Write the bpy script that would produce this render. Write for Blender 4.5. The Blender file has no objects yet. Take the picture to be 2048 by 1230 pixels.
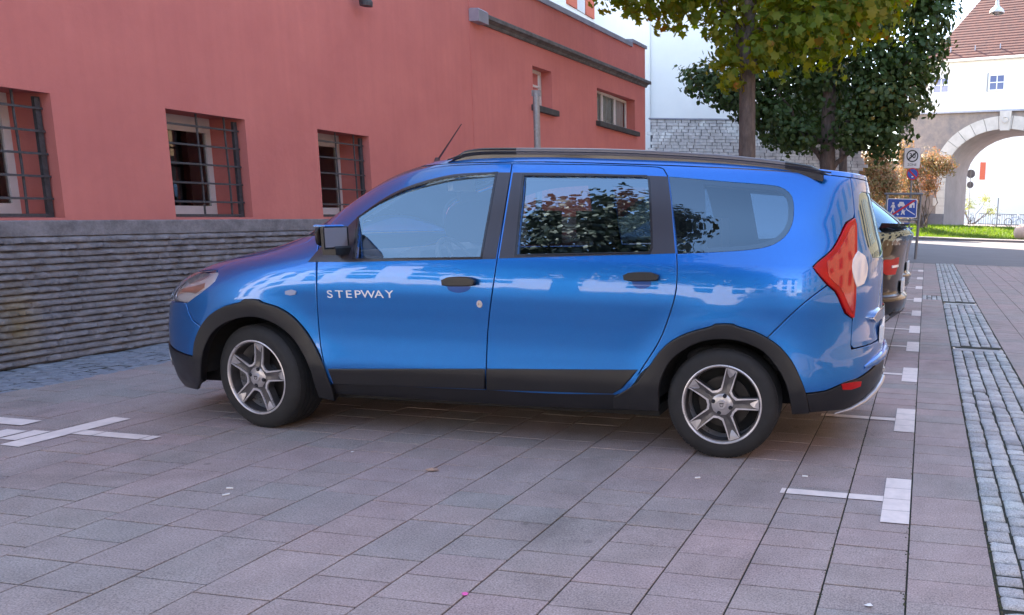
import bpy, bmesh, math, random
import numpy as np
from mathutils import Vector, Matrix
from mathutils.geometry import delaunay_2d_cdt
random.seed(7); rng = np.random.default_rng(7)
C = bpy.context.scene.collection
scn = bpy.context.scene
R = math.radians
# ---------------------------------------------------------------- camera
cd = bpy.data.cameras.new('camera'); cam = bpy.data.objects.new('camera', cd); C.objects.link(cam)
cr = Vector((0.98723169, 0.15673948, 0.02839602)); cu = Vector((-0.05351354, 0.1584422, 0.98591702)); cf = Vector((-0.15003299, 0.97484809, -0.16480684))
cam.matrix_world = Matrix(((cr.x, cu.x, -cf.x, 0), (cr.y, cu.y, -cf.y, 0), (cr.z, cu.z, -cf.z, 1.3636), (0, 0, 0, 1)))
cd.sensor_width = 36; cd.lens = 1565.736 / 2048 * 36
cd.shift_x = -(1601.34 - 1024) / 2048; cd.shift_y = (686.6 - 615) / 2048
cd.clip_start = .05; cd.clip_end = 600
scn.camera = cam
scn.render.resolution_x, scn.render.resolution_y = 1024, 615
# ---------------------------------------------------------------- light
SUN_EL = R(36); SUN_DIR = Vector((-.75, .66, 0)).normalized()      # towards the sun, on the ground
w = bpy.data.worlds.new('World'); scn.world = w; w.use_nodes = True
nt = w.node_tree; bg = nt.nodes['Background']; sk = nt.nodes.new('ShaderNodeTexSky')
sk.sky_type = 'NISHITA'; sk.sun_disc = False; sk.sun_elevation = SUN_EL
sk.sun_rotation = math.atan2(SUN_DIR.x, SUN_DIR.y); sk.air_density = 1.0; sk.dust_density = .45; sk.ozone_density = 1.0
nt.links.new(sk.outputs[0], bg.inputs[0]); bg.inputs[1].default_value = .15
sl = bpy.data.lights.new('sun', 'SUN'); sl.energy = 4.8; sl.angle = R(.5); sl.color = (1, .93, .82)
so = bpy.data.objects.new('sun', sl); C.objects.link(so)
sd = Vector((SUN_DIR.x * math.cos(SUN_EL), SUN_DIR.y * math.cos(SUN_EL), math.sin(SUN_EL)))
so.rotation_euler = sd.to_track_quat('Z', 'Y').to_euler()
scn.view_settings.view_transform = 'Standard'; scn.view_settings.look = 'None'; scn.view_settings.gamma = 1
scn.view_settings.exposure = 2.6; scn.view_settings.use_curve_mapping = False
scn.view_settings.use_white_balance = True; scn.view_settings.white_balance_temperature = 7300; scn.view_settings.white_balance_tint = 16   # camera set for open shade
scn.render.engine = 'CYCLES'
# ---------------------------------------------------------------- materials
class NT:
    def __init__(s, name):
        s.m = bpy.data.materials.new(name); s.m.use_nodes = True; s.t = s.m.node_tree
        s.b = s.t.nodes['Principled BSDF']; s.out = s.t.nodes['Material Output']
    def n(s, typ, **k):
        o = s.t.nodes.new(typ)
        for a, b in k.items():
            if a.startswith('i_'): o.inputs[a[2:].replace('_', ' ')].default_value = b
            else: setattr(o, a, b)
        return o
    def l(s, a, b): s.t.links.new(a, b)
def mat(name, col, rough=.6, metal=0, spec=.5, coat=0, coatr=.05, var=.0, vscale=6, bump=0, bscale=60, bdist=.004, col2=None, detail=6, stretch=None, emit=None, rvar=0):
    k = NT(name); b = k.b
    b.inputs['Base Color'].default_value = (*col, 1); b.inputs['Roughness'].default_value = rough
    b.inputs['Metallic'].default_value = metal; b.inputs['Specular IOR Level'].default_value = spec
    b.inputs['Coat Weight'].default_value = coat; b.inputs['Coat Roughness'].default_value = coatr
    tc = k.n('ShaderNodeTexCoord')
    src = tc.outputs['Object']
    if stretch:
        mp = k.n('ShaderNodeMapping'); mp.inputs['Scale'].default_value = stretch; k.l(src, mp.inputs[0]); src = mp.outputs[0]
    if var or col2:
        nz = k.n('ShaderNodeTexNoise', i_Scale=vscale, i_Detail=detail, i_Roughness=.65); k.l(src, nz.inputs['Vector'])
        rp = k.n('ShaderNodeValToRGB'); c2 = col2 or tuple(c * (1 - var) for c in col); c1 = col if col2 else tuple(min(1, c * (1 + var)) for c in col)
        rp.color_ramp.elements[0].position = .3; rp.color_ramp.elements[1].position = .7
        rp.color_ramp.elements[0].color = (*c2, 1); rp.color_ramp.elements[1].color = (*c1, 1)
        k.l(nz.outputs[0], rp.inputs[0]); k.l(rp.outputs[0], b.inputs['Base Color'])
    if rvar:
        n3 = k.n('ShaderNodeTexNoise', i_Scale=vscale * 1.7, i_Detail=5.); k.l(src, n3.inputs['Vector'])
        mr = k.n('ShaderNodeMapRange'); mr.inputs['To Min'].default_value = max(0, rough - rvar); mr.inputs['To Max'].default_value = min(1, rough + rvar)
        k.l(n3.outputs[0], mr.inputs[0]); k.l(mr.outputs[0], b.inputs['Roughness'])
    if bump:
        n2 = k.n('ShaderNodeTexNoise', i_Scale=bscale, i_Detail=6., i_Roughness=.7); k.l(src, n2.inputs['Vector'])
        bp = k.n('ShaderNodeBump'); bp.inputs['Strength'].default_value = bump; bp.inputs['Distance'].default_value = bdist
        k.l(n2.outputs[0], bp.inputs['Height']); k.l(bp.outputs[0], b.inputs['Normal'])
    if emit: b.inputs['Emission Color'].default_value = (*emit, 1); b.inputs['Emission Strength'].default_value = 1
    k.m.diffuse_color = (*col, 1)
    return k.m
M = {}
def paint(name, col, dark):
    k = NT(name); b = k.b
    b.inputs['Metallic'].default_value = .8; b.inputs['Roughness'].default_value = .36; b.inputs['Coat Weight'].default_value = 1; b.inputs['Coat Roughness'].default_value = .012
    b.inputs['Coat IOR'].default_value = 1.5
    tc = k.n('ShaderNodeTexCoord')
    vo = k.n('ShaderNodeTexVoronoi', i_Scale=900.); k.l(tc.outputs['Object'], vo.inputs['Vector'])
    mx = k.n('ShaderNodeMix', data_type='RGBA'); mx.inputs['A'].default_value = (*col, 1); mx.inputs['B'].default_value = (*dark, 1)
    sp = k.n('ShaderNodeSeparateColor'); k.l(vo.outputs['Color'], sp.inputs[0]); mu = k.n('ShaderNodeMath', operation='MULTIPLY'); mu.inputs[1].default_value = .5
    k.l(sp.outputs[0], mu.inputs[0]); k.l(mu.outputs[0], mx.inputs['Factor']); k.l(mx.outputs[2], b.inputs['Base Color'])
    # faint orange peel and dirt film
    nz = k.n('ShaderNodeTexNoise', i_Scale=7., i_Detail=1.); k.l(tc.outputs['Object'], nz.inputs['Vector'])
    bp = k.n('ShaderNodeBump'); bp.inputs['Strength'].default_value = .12; bp.inputs['Distance'].default_value = .006; k.l(nz.outputs[0], bp.inputs['Height']); k.l(bp.outputs[0], b.inputs['Coat Normal'])
    return k.m
M['paint'] = paint('blue_metallic_paint', (.0, .17, .54), (.0, .09, .36))
M['paint2'] = paint('dark_brown_paint', (.012, .010, .011), (.006, .005, .006))
M['paint3'] = paint('black_paint', (.012, .012, .014), (.008, .008, .009))
def glass(name, tint, mixf=.0, ior=1.52, gcol=(1, 1, 1)):
    k = NT(name); k.t.nodes.remove(k.b)
    tr = k.n('ShaderNodeBsdfTransparent'); tr.inputs[0].default_value = (*tint, 1)
    gl = k.n('ShaderNodeBsdfGlossy'); gl.inputs['Roughness'].default_value = .004; gl.inputs[0].default_value = (*gcol, 1)
    fr = k.n('ShaderNodeFresnel'); fr.inputs[0].default_value = ior
    ad = k.n('ShaderNodeMath', operation='MULTIPLY_ADD'); ad.inputs[1].default_value = 1 - mixf; ad.inputs[2].default_value = mixf
    k.l(fr.outputs[0], ad.inputs[0]); mx = k.n('ShaderNodeMixShader'); k.l(ad.outputs[0], mx.inputs[0]); k.l(tr.outputs[0], mx.inputs[1]); k.l(gl.outputs[0], mx.inputs[2])
    k.l(mx.outputs[0], k.out.inputs[0]); return k.m
M['glass_clear'] = glass('car_window_glass', (.95, .98, .98), .12, 1.7, (.62, .86, 1))
M['glass_quarter'] = glass('quarter_window_glass', (.62, .68, .72), .1, 1.6, (.6, .84, 1))
M['glass_dark'] = glass('tinted_window_glass', (.42, .47, .5), .2, 1.75, (.6, .84, 1))
M['pane'] = glass('building_window_glass', (.8, .85, .85), .05)
M['lens'] = glass('lamp_lens', (.92, .92, .95), .06)
M['trim'] = mat('black_plastic_trim', (.006, .006, .008), .42, bump=.25, bscale=900, bdist=.0004, var=.2, vscale=9, rvar=.1)
M['clad'] = mat('grey_black_cladding', (.007, .007, .009), .45, bump=.35, bscale=700, bdist=.0005, var=.25, vscale=5, rvar=.1)
M['gloss_black'] = mat('gloss_black', (.02, .02, .026), .12)
M['tape'] = mat('satin_pillar_film', (.03, .027, .038), .3, spec=.6)
M['rubber'] = mat('tyre_rubber', (.0105, .0105, .012), .75, bump=.4, bscale=300, bdist=.0006, var=.3, vscale=20)
M['liner'] = mat('wheel_liner', (.008, .008, .009), .9)
M['alloy'] = mat('machined_alloy', (.56, .53, .54), .3, metal=.5, var=.2, vscale=12, rvar=.1)
M['alloy_dark'] = mat('dark_alloy', (.085, .08, .084), .34, metal=.5, var=.35, vscale=14, rvar=.1)
M['brake'] = mat('brake_steel', (.025, .022, .022), .5, metal=.5)
M['silver'] = mat('satin_silver', (.42, .4, .41), .33, metal=.6, var=.08, vscale=8)
M['chrome'] = mat('chrome', (.6, .6, .62), .1, metal=1)
M['red_lens'] = mat('red_lamp_lens', (.42, .001, .002), .3, coat=.0, coatr=.02, spec=.35, var=.25, vscale=9)
M['white_lens'] = mat('clear_lamp_lens', (.62, .6, .62), .12, coat=1, coatr=.01)
M['amber'] = mat('amber_bulb_cover', (.38, .2, .14), .3)
M['dash'] = mat('dashboard_plastic', (.11, .112, .12), .6)
M['seat'] = mat('seat_fabric', (.09, .092, .1), .9, bump=.3, bscale=500)
M['lining'] = mat('headliner', (.5, .5, .49), .9)
M['rail'] = mat('rail_grey', (.13, .125, .145), .35, metal=.4)
M['white'] = mat('white_paint', (.75, .75, .74), .5)
M['steel'] = mat('galvanised_steel', (.22, .23, .25), .45, metal=.6, var=.2, vscale=30)
def plaster(name, col, dark, sc=1.3):
    k = NT(name); b = k.b; tc = k.n('ShaderNodeTexCoord'); b.inputs['Roughness'].default_value = .92; b.inputs['Specular IOR Level'].default_value = .2
    n1 = k.n('ShaderNodeTexNoise', i_Scale=sc, i_Detail=7., i_Roughness=.6); k.l(tc.outputs['Object'], n1.inputs['Vector'])
    rp = k.n('ShaderNodeValToRGB'); rp.color_ramp.elements[0].position = .32; rp.color_ramp.elements[0].color = (*dark, 1); rp.color_ramp.elements[1].position = .66; rp.color_ramp.elements[1].color = (*col, 1)
    k.l(n1.outputs[0], rp.inputs[0])
    # faint run marks below ledges
    mp = k.n('ShaderNodeMapping'); mp.inputs['Scale'].default_value = (3, 9, .5); k.l(tc.outputs['Object'], mp.inputs[0])
    n4 = k.n('ShaderNodeTexNoise', i_Scale=1.4, i_Detail=5.); k.l(mp.outputs[0], n4.inputs['Vector'])
    mr = k.n('ShaderNodeMapRange'); mr.inputs['From Min'].default_value = .35; mr.inputs['From Max'].default_value = .8; mr.inputs['To Min'].default_value = .0; mr.inputs['To Max'].default_value = .22
    k.l(n4.outputs[0], mr.inputs[0]); mx = k.n('ShaderNodeMix', data_type='RGBA'); mx.inputs['B'].default_value = tuple(c * .78 for c in dark) + (1,)
    k.l(mr.outputs[0], mx.inputs['Factor']); k.l(rp.outputs[0], mx.inputs['A']); k.l(mx.outputs[2], b.inputs['Base Color'])
    n2 = k.n('ShaderNodeTexNoise', i_Scale=170., i_Detail=4., i_Roughness=.7); k.l(tc.outputs['Object'], n2.inputs['Vector'])
    n3 = k.n('ShaderNodeTexNoise', i_Scale=9., i_Detail=3.); k.l(tc.outputs['Object'], n3.inputs['Vector'])
    ad = k.n('ShaderNodeMath', operation='MULTIPLY_ADD'); ad.inputs[1].default_value = 3.; k.l(n3.outputs[0], ad.inputs[0]); k.l(n2.outputs[0], ad.inputs[2])
    bp = k.n('ShaderNodeBump'); bp.inputs['Strength'].default_value = .6; bp.inputs['Distance'].default_value = .004; k.l(ad.outputs[0], bp.inputs['Height']); k.l(bp.outputs[0], b.inputs['Normal'])
    return k.m
M['red_wall'] = plaster('coral_red_render', (.60, .198, .168), (.53, .168, .148))
M['white_wall'] = plaster('white_render', (.8, .79, .76), (.74, .73, .7), .6)
M['cream'] = plaster('cream_render', (.78, .74, .66), (.7, .66, .58), .6)
M['cornice'] = mat('weathered_stone', (.17, .16, .155), .85, col2=(.06, .058, .055), vscale=5, bump=.6, bscale=60, bdist=.01)
M['zinc'] = mat('zinc_flashing', (.33, .34, .4), .5, metal=.4, var=.15, vscale=3)
M['sill_dark'] = mat('dark_stone_sill', (.05, .047, .045), .8, var=.3, bump=.4)
M['frame_white'] = mat('painted_window_frame', (.62, .6, .6), .5, var=.08)
M['iron'] = mat('wrought_iron', (.055, .058, .066), .55, metal=.3, var=.4, vscale=30, bump=.3, bscale=200)
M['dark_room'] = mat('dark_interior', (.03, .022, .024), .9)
M['curtain'] = mat('net_curtain', (.45, .45, .45), .9, var=.3, vscale=8, stretch=(1, 14, .4))
def plinth():
    k = NT('split_face_plinth_stone'); b = k.b; tc = k.n('ShaderNodeTexCoord'); b.inputs['Roughness'].default_value = .9; b.inputs['Specular IOR Level'].default_value = .25
    n1 = k.n('ShaderNodeTexNoise', i_Scale=7., i_Detail=8., i_Roughness=.75); k.l(tc.outputs['Object'], n1.inputs['Vector'])
    rp = k.n('ShaderNodeValToRGB'); rp.color_ramp.elements[0].position = .3; rp.color_ramp.elements[0].color = (.12, .112, .118, 1); rp.color_ramp.elements[1].position = .72; rp.color_ramp.elements[1].color = (.32, .30, .312, 1)
    k.l(n1.outputs[0], rp.inputs[0])
    # yellow lichen stain low down at the left
    gm = k.n('ShaderNodeVectorMath', operation='DISTANCE'); gm.inputs[1].default_value = (-6.9, 4.98, .2); mp = k.n('ShaderNodeVectorMath', operation='MULTIPLY'); mp.inputs[1].default_value = (1, 1, .55)
    k.l(tc.outputs['Object'], mp.inputs[0]); k.l(mp.outputs[0], gm.inputs[0])
    mr = k.n('ShaderNodeMapRange'); mr.inputs['From Min'].default_value = .04; mr.inputs['From Max'].default_value = .2; mr.inputs['To Min'].default_value = .85; mr.inputs['To Max'].default_value = 0
    k.l(gm.outputs['Value'], mr.inputs[0]); n2 = k.n('ShaderNodeTexNoise', i_Scale=9., i_Detail=5.); k.l(tc.outputs['Object'], n2.inputs['Vector'])
    mu = k.n('ShaderNodeMath', operation='MULTIPLY'); k.l(mr.outputs[0], mu.inputs[0]); k.l(n2.outputs[0], mu.inputs[1])
    mx = k.n('ShaderNodeMix', data_type='RGBA'); mx.inputs['B'].default_value = (.26, .17, .02, 1); k.l(mu.outputs[0], mx.inputs['Factor']); k.l(rp.outputs[0], mx.inputs['A'])
    k.l(mx.outputs[2], b.inputs['Base Color'])
    n3 = k.n('ShaderNodeTexNoise', i_Scale=60., i_Detail=6., i_Roughness=.75); k.l(tc.outputs['Object'], n3.inputs['Vector'])
    bp = k.n('ShaderNodeBump'); bp.inputs['Strength'].default_value = .9; bp.inputs['Distance'].default_value = .012; k.l(n3.outputs[0], bp.inputs['Height']); k.l(bp.outputs[0], b.inputs['Normal'])
    return k.m
M['plinth'] = plinth()
def tilemat(name, src, cols, bscale=135, bstr=.5, marks=True):
    """paving stone: one tone per stone (object colour, or the 'tone' attribute on joined stones), speckled grain"""
    k = NT(name); b = k.b; b.inputs['Roughness'].default_value = .8; b.inputs['Specular IOR Level'].default_value = .3
    if src == 'obj': s = k.n('ShaderNodeObjectInfo').outputs['Random']
    else: s = k.n('ShaderNodeAttribute', attribute_name='tone').outputs['Fac']
    rp = k.n('ShaderNodeValToRGB'); e = rp.color_ramp.elements
    for i, c in enumerate(cols):
        el = e[i] if i < 2 else e.new(i / (len(cols) - 1))
        el.position = i / (len(cols) - 1); el.color = (*c, 1)
    k.l(s, rp.inputs[0])
    g = k.n('ShaderNodeNewGeometry')
    n0 = k.n('ShaderNodeTexNoise', i_Scale=.75, i_Detail=4.); k.l(g.outputs['Position'], n0.inputs['Vector'])
    mr = k.n('ShaderNodeMapRange'); mr.inputs['From Min'].default_value = .4; mr.inputs['From Max'].default_value = .62; k.l(n0.outputs[0], mr.inputs[0])
    mxa = k.n('ShaderNodeMix', data_type='RGBA', blend_type='MULTIPLY'); mxa.inputs['B'].default_value = (.9, .99, .98, 1); k.l(mr.outputs[0], mxa.inputs['Factor']); k.l(rp.outputs[0], mxa.inputs['A'])
    n1 = k.n('ShaderNodeTexNoise', i_Scale=bscale, i_Detail=3., i_Roughness=.8); k.l(g.outputs['Position'], n1.inputs['Vector'])
    r2 = k.n('ShaderNodeMapRange'); r2.inputs['From Min'].default_value = .3; r2.inputs['From Max'].default_value = .7; r2.inputs['To Min'].default_value = .5; r2.inputs['To Max'].default_value = 1.5; k.l(n1.outputs[0], r2.inputs[0])
    n5 = k.n('ShaderNodeTexNoise', i_Scale=4.5, i_Detail=6., i_Roughness=.7); k.l(g.outputs['Position'], n5.inputs['Vector'])
    r5 = k.n('ShaderNodeMapRange'); r5.inputs['From Min'].default_value = .3; r5.inputs['From Max'].default_value = .7; r5.inputs['To Min'].default_value = .84; r5.inputs['To Max'].default_value = 1.12; k.l(n5.outputs[0], r5.inputs[0])
    mm = k.n('ShaderNodeMath', operation='MULTIPLY'); k.l(r2.outputs[0], mm.inputs[0]); k.l(r5.outputs[0], mm.inputs[1])
    # old chewing gum and oil spots, sparse
    vs_ = k.n('ShaderNodeTexVoronoi', i_Scale=2.6); k.l(g.outputs['Position'], vs_.inputs['Vector']); rs_ = k.n('ShaderNodeMapRange'); rs_.inputs['From Min'].default_value = .035; rs_.inputs['From Max'].default_value = .06; rs_.inputs['To Min'].default_value = .72; rs_.inputs['To Max'].default_value = 1; k.l(vs_.outputs['Distance'], rs_.inputs[0])
    n7 = k.n('ShaderNodeTexNoise', i_Scale=1.1, i_Detail=5., i_Roughness=.6, i_Distortion=.6); k.l(g.outputs['Position'], n7.inputs['Vector']); r7 = k.n('ShaderNodeMapRange'); r7.inputs['From Min'].default_value = .56; r7.inputs['From Max'].default_value = .72; r7.inputs['To Min'].default_value = 1; r7.inputs['To Max'].default_value = .74; k.l(n7.outputs[0], r7.inputs[0])
    m7 = k.n('ShaderNodeMath', operation='MULTIPLY'); k.l(rs_.outputs[0], m7.inputs[0]); k.l(r7.outputs[0], m7.inputs[1]); m8 = k.n('ShaderNodeMath', operation='MULTIPLY'); k.l(mm.outputs[0], m8.inputs[0]); k.l(m7.outputs[0], m8.inputs[1]); mm = m8
    vm = k.n('ShaderNodeVectorMath', operation='SCALE'); k.l(mxa.outputs[2], vm.inputs[0]); k.l(mm.outputs[0], vm.inputs['Scale']); k.l(vm.outputs[0], b.inputs['Base Color'])
    bp = k.n('ShaderNodeBump'); bp.inputs['Strength'].default_value = bstr; bp.inputs['Distance'].default_value = .003; k.l(n1.outputs[0], bp.inputs['Height']); k.l(bp.outputs[0], b.inputs['Normal'])
    return k.m
TC = [(.355, .258, .236), (.325, .25, .226), (.375, .264, .243), (.305, .25, .23), (.36, .258, .24), (.315, .243, .221), (.37, .273, .25)]
SC = [(.31, .285, .28), (.41, .38, .37), (.5, .47, .45), (.36, .33, .32)]
M['tile_obj'] = tilemat('paving_stone', 'obj', TC); M['tile_attr'] = tilemat('paving_stone_joined', 'attr', TC)
M['sett_obj'] = tilemat('granite_sett', 'obj', SC, 150); M['sett_attr'] = tilemat('granite_sett_joined', 'attr', SC, 150)
M['joint'] = mat('joint_sand', (.022, .019, .016), .95, col2=(.02, .025, .01), vscale=5, bump=.8, bscale=150, bdist=.006)
M['far_paving'] = mat('far_paving', (.17, .15, .155), .85, var=.2, vscale=2, bump=.3)
M['marking'] = mat('white_road_marking', (.72, .6, .54), .7, var=.1, vscale=14, bump=.5, bscale=240, bdist=.002)
M['asphalt'] = mat('asphalt', (.13, .125, .13), .85, var=.12, vscale=.7, bump=.5, bscale=120)
M['gravel'] = mat('pale_gutter_stone', (.3, .33, .37), .85, col2=(.17, .18, .21), vscale=16, bump=1, bscale=30, bdist=.02)
M['soil'] = mat('verge_soil', (.06, .07, .025), .95, var=.4, vscale=2)
M['bark'] = mat('maple_bark', (.17, .13, .115), .95, col2=(.07, .055, .05), vscale=14, stretch=(1, 1, .3), bump=1, bscale=38, bdist=.03)
def leafmat(name, cols, trans=.45, rough=.5):
    k = NT(name); b = k.b
    at = k.n('ShaderNodeAttribute', attribute_name='tone'); oi = k.n('ShaderNodeObjectInfo'); ad = k.n('ShaderNodeMath', operation='ADD'); k.l(at.outputs['Fac'], ad.inputs[0]); 
    mo = k.n('ShaderNodeMath', operation='MULTIPLY'); mo.inputs[1].default_value = .25; k.l(oi.outputs['Random'], mo.inputs[0]); k.l(mo.outputs[0], ad.inputs[1])
    fr = k.n('ShaderNodeMath', operation='FRACT'); k.l(ad.outputs[0], fr.inputs[0])
    rp = k.n('ShaderNodeValToRGB'); e = rp.color_ramp.elements
    for i, (p, c) in enumerate(cols):
        el = e[i] if i < 2 else e.new(p)
        el.position = p; el.color = (*c, 1)
    k.l(fr.outputs[0], rp.inputs[0]); k.l(rp.outputs[0], b.inputs['Base Color']); b.inputs['Roughness'].default_value = rough; b.inputs['Specular IOR Level'].default_value = .35
    tl = k.n('ShaderNodeBsdfTranslucent'); hs = k.n('ShaderNodeHueSaturation'); hs.inputs['Saturation'].default_value = 1.15; hs.inputs['Value'].default_value = 1.5; hs.inputs['Hue'].default_value = .49
    k.l(rp.outputs[0], hs.inputs['Color']); k.l(hs.outputs[0], tl.inputs[0])
    mx = k.n('ShaderNodeMixShader'); mx.inputs[0].default_value = trans; k.l(b.outputs[0], mx.inputs[1]); k.l(tl.outputs[0], mx.inputs[2]); k.l(mx.outputs[0], k.out.inputs[0]); return k.m
M['leaf1'] = leafmat('maple_leaf', [(0, (.13, .19, .025)), (.3, (.09, .15, .022)), (.62, (.16, .2, .025)), (.88, (.22, .21, .025)), (.97, (.26, .21, .02)), (.995, (.3, .13, .02))], .58)
M['leaf2'] = leafmat('dark_maple_leaf', [(0, (.028, .06, .018)), (.5, (.04, .078, .02)), (.93, (.055, .085, .02)), (.995, (.2, .14, .03))], .28)
M['leaf3'] = leafmat('autumn_leaf', [(0, (.3, .15, .07)), (.3, (.42, .2, .11)), (.6, (.28, .17, .08)), (.85, (.17, .15, .06))], .35)
M['leaf4'] = leafmat('fresh_leaf', [(0, (.13, .19, .04)), (.5, (.2, .24, .06)), (.9, (.25, .25, .07))], .45)
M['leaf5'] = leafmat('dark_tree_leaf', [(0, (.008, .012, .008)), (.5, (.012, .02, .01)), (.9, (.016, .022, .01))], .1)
M['grass'] = leafmat('grass_blade', [(0, (.07, .16, .02)), (.5, (.11, .2, .03)), (.9, (.16, .22, .05))], .4)
# ---------------------------------------------------------------- mesh helpers
class MB:
    def __init__(s): s.v = []; s.f = []; s.mi = []; s.tone = []
    def add(s, vs, fs, mi=0, tone=None):
        o = len(s.v); s.v.extend([tuple(p) for p in vs]); s.f.extend([tuple(i + o for i in f) for f in fs]); s.mi.extend([mi] * len(fs))
        s.tone.extend([tone if tone is not None else 0.] * len(fs))
    def box(s, x0, x1, y0, y1, z0, z1, mi=0, tone=None, rot=None, bev=0):
        if bev:
            b = bev
            vs = [(x0, y0, z0), (x1, y0, z0), (x1, y1, z0), (x0, y1, z0), (x0, y0, z1 - b), (x1, y0, z1 - b), (x1, y1, z1 - b), (x0, y1, z1 - b),
                  (x0 + b, y0 + b, z1), (x1 - b, y0 + b, z1), (x1 - b, y1 - b, z1), (x0 + b, y1 - b, z1)]
            fs = [(0, 3, 2, 1), (0, 1, 5, 4), (1, 2, 6, 5), (2, 3, 7, 6), (3, 0, 4, 7), (4, 5, 9, 8), (5, 6, 10, 9), (6, 7, 11, 10), (7, 4, 8, 11), (8, 9, 10, 11)]
        else:
            vs = [(x0, y0, z0), (x1, y0, z0), (x1, y1, z0), (x0, y1, z0), (x0, y0, z1), (x1, y0, z1), (x1, y1, z1), (x0, y1, z1)]
            fs = [(0, 3, 2, 1), (4, 5, 6, 7), (0, 1, 5, 4), (1, 2, 6, 5), (2, 3, 7, 6), (3, 0, 4, 7)]
        if rot: vs = [rot @ Vector(p) for p in vs]
        s.add(vs, fs, mi, tone)
        return s
    def tube(s, pts, rads, n=10, mi=0, caps=True, flat=1.0):
        pts = [Vector(p) for p in pts]
        if not hasattr(rads, '__len__'): rads = [rads] * len(pts)
        vs = []; up = Vector((0, 0, 1))
        for i, p in enumerate(pts):
            t = (pts[min(i + 1, len(pts) - 1)] - pts[max(i - 1, 0)]).normalized()
            u = t.cross(up if abs(t.dot(up)) < .95 else Vector((1, 0, 0))).normalized(); q = t.cross(u)
            for j in range(n):
                a = 2 * math.pi * j / n; vs.append(p + u * math.cos(a) * rads[i] + q * math.sin(a) * rads[i] * flat)
        fs = [(i * n + j, i * n + (j + 1) % n, (i + 1) * n + (j + 1) % n, (i + 1) * n + j) for i in range(len(pts) - 1) for j in range(n)]
        if caps: fs += [tuple(range(n - 1, -1, -1)), tuple(range((len(pts) - 1) * n, len(pts) * n))]
        s.add(vs, fs, mi); return s
    def lathe(s, prof, n=48, axis='y', mi=0, c=(0, 0, 0), close=False):
        vs = []
        for r_, h in prof:
            for j in range(n):
                a = 2 * math.pi * j / n; x, z = r_ * math.cos(a), r_ * math.sin(a)
                vs.append({'y': (c[0] + x, c[1] + h, c[2] + z), 'z': (c[0] + x, c[1] + z, c[2] + h), 'x': (c[0] + h, c[1] + x, c[2] + z)}[axis])
        m = len(prof)
        fs = [(i * n + j, i * n + (j + 1) % n, ((i + 1) % m) * n + (j + 1) % n, ((i + 1) % m) * n + j) for i in range(m if close else m - 1) for j in range(n)]
        s.add(vs, fs, mi); return s
    def prism(s, pts, h0, h1, axis='y', mi=0, T=None):
        n = len(pts)
        def P(p, h): return {'y': (p[0], h, p[1]), 'z': (p[0], p[1], h), 'x': (h, p[0], p[1])}[axis]
        vs = [P(p, h0) for p in pts] + [P(p, h1) for p in pts]
        if T: vs = [T @ Vector(v) for v in vs]
        s.add(vs, [tuple(range(n)), tuple(range(2 * n - 1, n - 1, -1))] + [(i, i + n, (i + 1) % n + n, (i + 1) % n) for i in range(n)], mi); return s
    def build(s, name, mats, parent=None, smooth=False, loc=None, fix=True):
        me = bpy.data.meshes.new(name); me.from_pydata(s.v, [], s.f)
        mats = mats if isinstance(mats, (list, tuple)) else [mats]
        for m in mats: me.materials.append(m)
        me.polygons.foreach_set('material_index', s.mi)
        if any(s.tone):
            at = me.attributes.new('tone', 'FLOAT', 'FACE'); at.data.foreach_set('value', s.tone)
        if fix and len(s.f) < 60000:
            bm = bmesh.new(); bm.from_mesh(me); bmesh.ops.recalc_face_normals(bm, faces=bm.faces); bm.to_mesh(me); bm.free()
        if smooth: smooth_mesh(me, smooth if smooth is not True else 40)
        o = bpy.data.objects.new(name, me); C.objects.link(o)
        if parent: o.parent = parent
        if loc: o.location = loc
        return o
def smooth_mesh(me, ang):
    me.polygons.foreach_set('use_smooth', [True] * len(me.polygons))
    try: me.set_sharp_from_angle(angle=R(ang))
    except Exception: pass
def tag(o, label=None, cat=None, group=None, kind=None):
    if label: o['label'] = label
    if cat: o['category'] = cat
    if group: o['group'] = group
    if kind: o['kind'] = kind
    return o
def empty(name, loc=(0, 0, 0), rz=0, **k):
    o = bpy.data.objects.new(name, None); C.objects.link(o); o.location = loc; o.rotation_euler = (0, 0, rz); o.empty_display_size = .3
    return tag(o, **k)
def kids(o): return list(o.children)
def copy_tree(o, parent=None):
    c = o.copy(); C.objects.link(c); c.parent = parent
    for ch in kids(o): copy_tree(ch, c)
    return c

# ================================================================ the setting
def sheet(name, pts, m, kind='structure'):
    o = MB(); o.add(pts, [tuple(range(len(pts)))]); return tag(o.build(name, m), kind=kind)
# ground profile along Y (metres) : paving, road, kerb, rising verge, street beyond the gate
ground = MB()
def gridsheet(mb, xs, ys, zf):
    vs = [(x, y, zf(x, y)) for y in ys for x in xs]; n = len(xs)
    mb.add(vs, [(j * n + i, j * n + i + 1, (j + 1) * n + i + 1, (j + 1) * n + i) for j in range(len(ys) - 1) for i in range(n - 1)])
def zg(x, y):
    y0 = 50.0 + .25 * 0
    t = min(max((y - 50.2) / 8., 0), 1); return .72 * t * t * (3 - 2 * t)
gridsheet(ground, [-90, -30, -12, 0, 12, 30, 90], [-60, -20, 0, 23, 49.5, 50.2, 51.5, 53, 54.5, 56, 57.5, 58.5, 62, 80, 150, 400], lambda x, y: zg(x, y) - .05)
tag(ground.build('ground', M['far_paving']), kind='structure')
rd = sheet('road', [(-60, 23.36, -.028), (60, 23.36 + 0, -.028), (60, 47.6, -.028), (-60, 47.6, -.028)], M['asphalt'])
sw = MB(); sw.box(-60, 60, 47.6, 50.1, -.04, .1); tag(sw.build('pavement_beyond_road', M['far_paving']), kind='structure')
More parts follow.
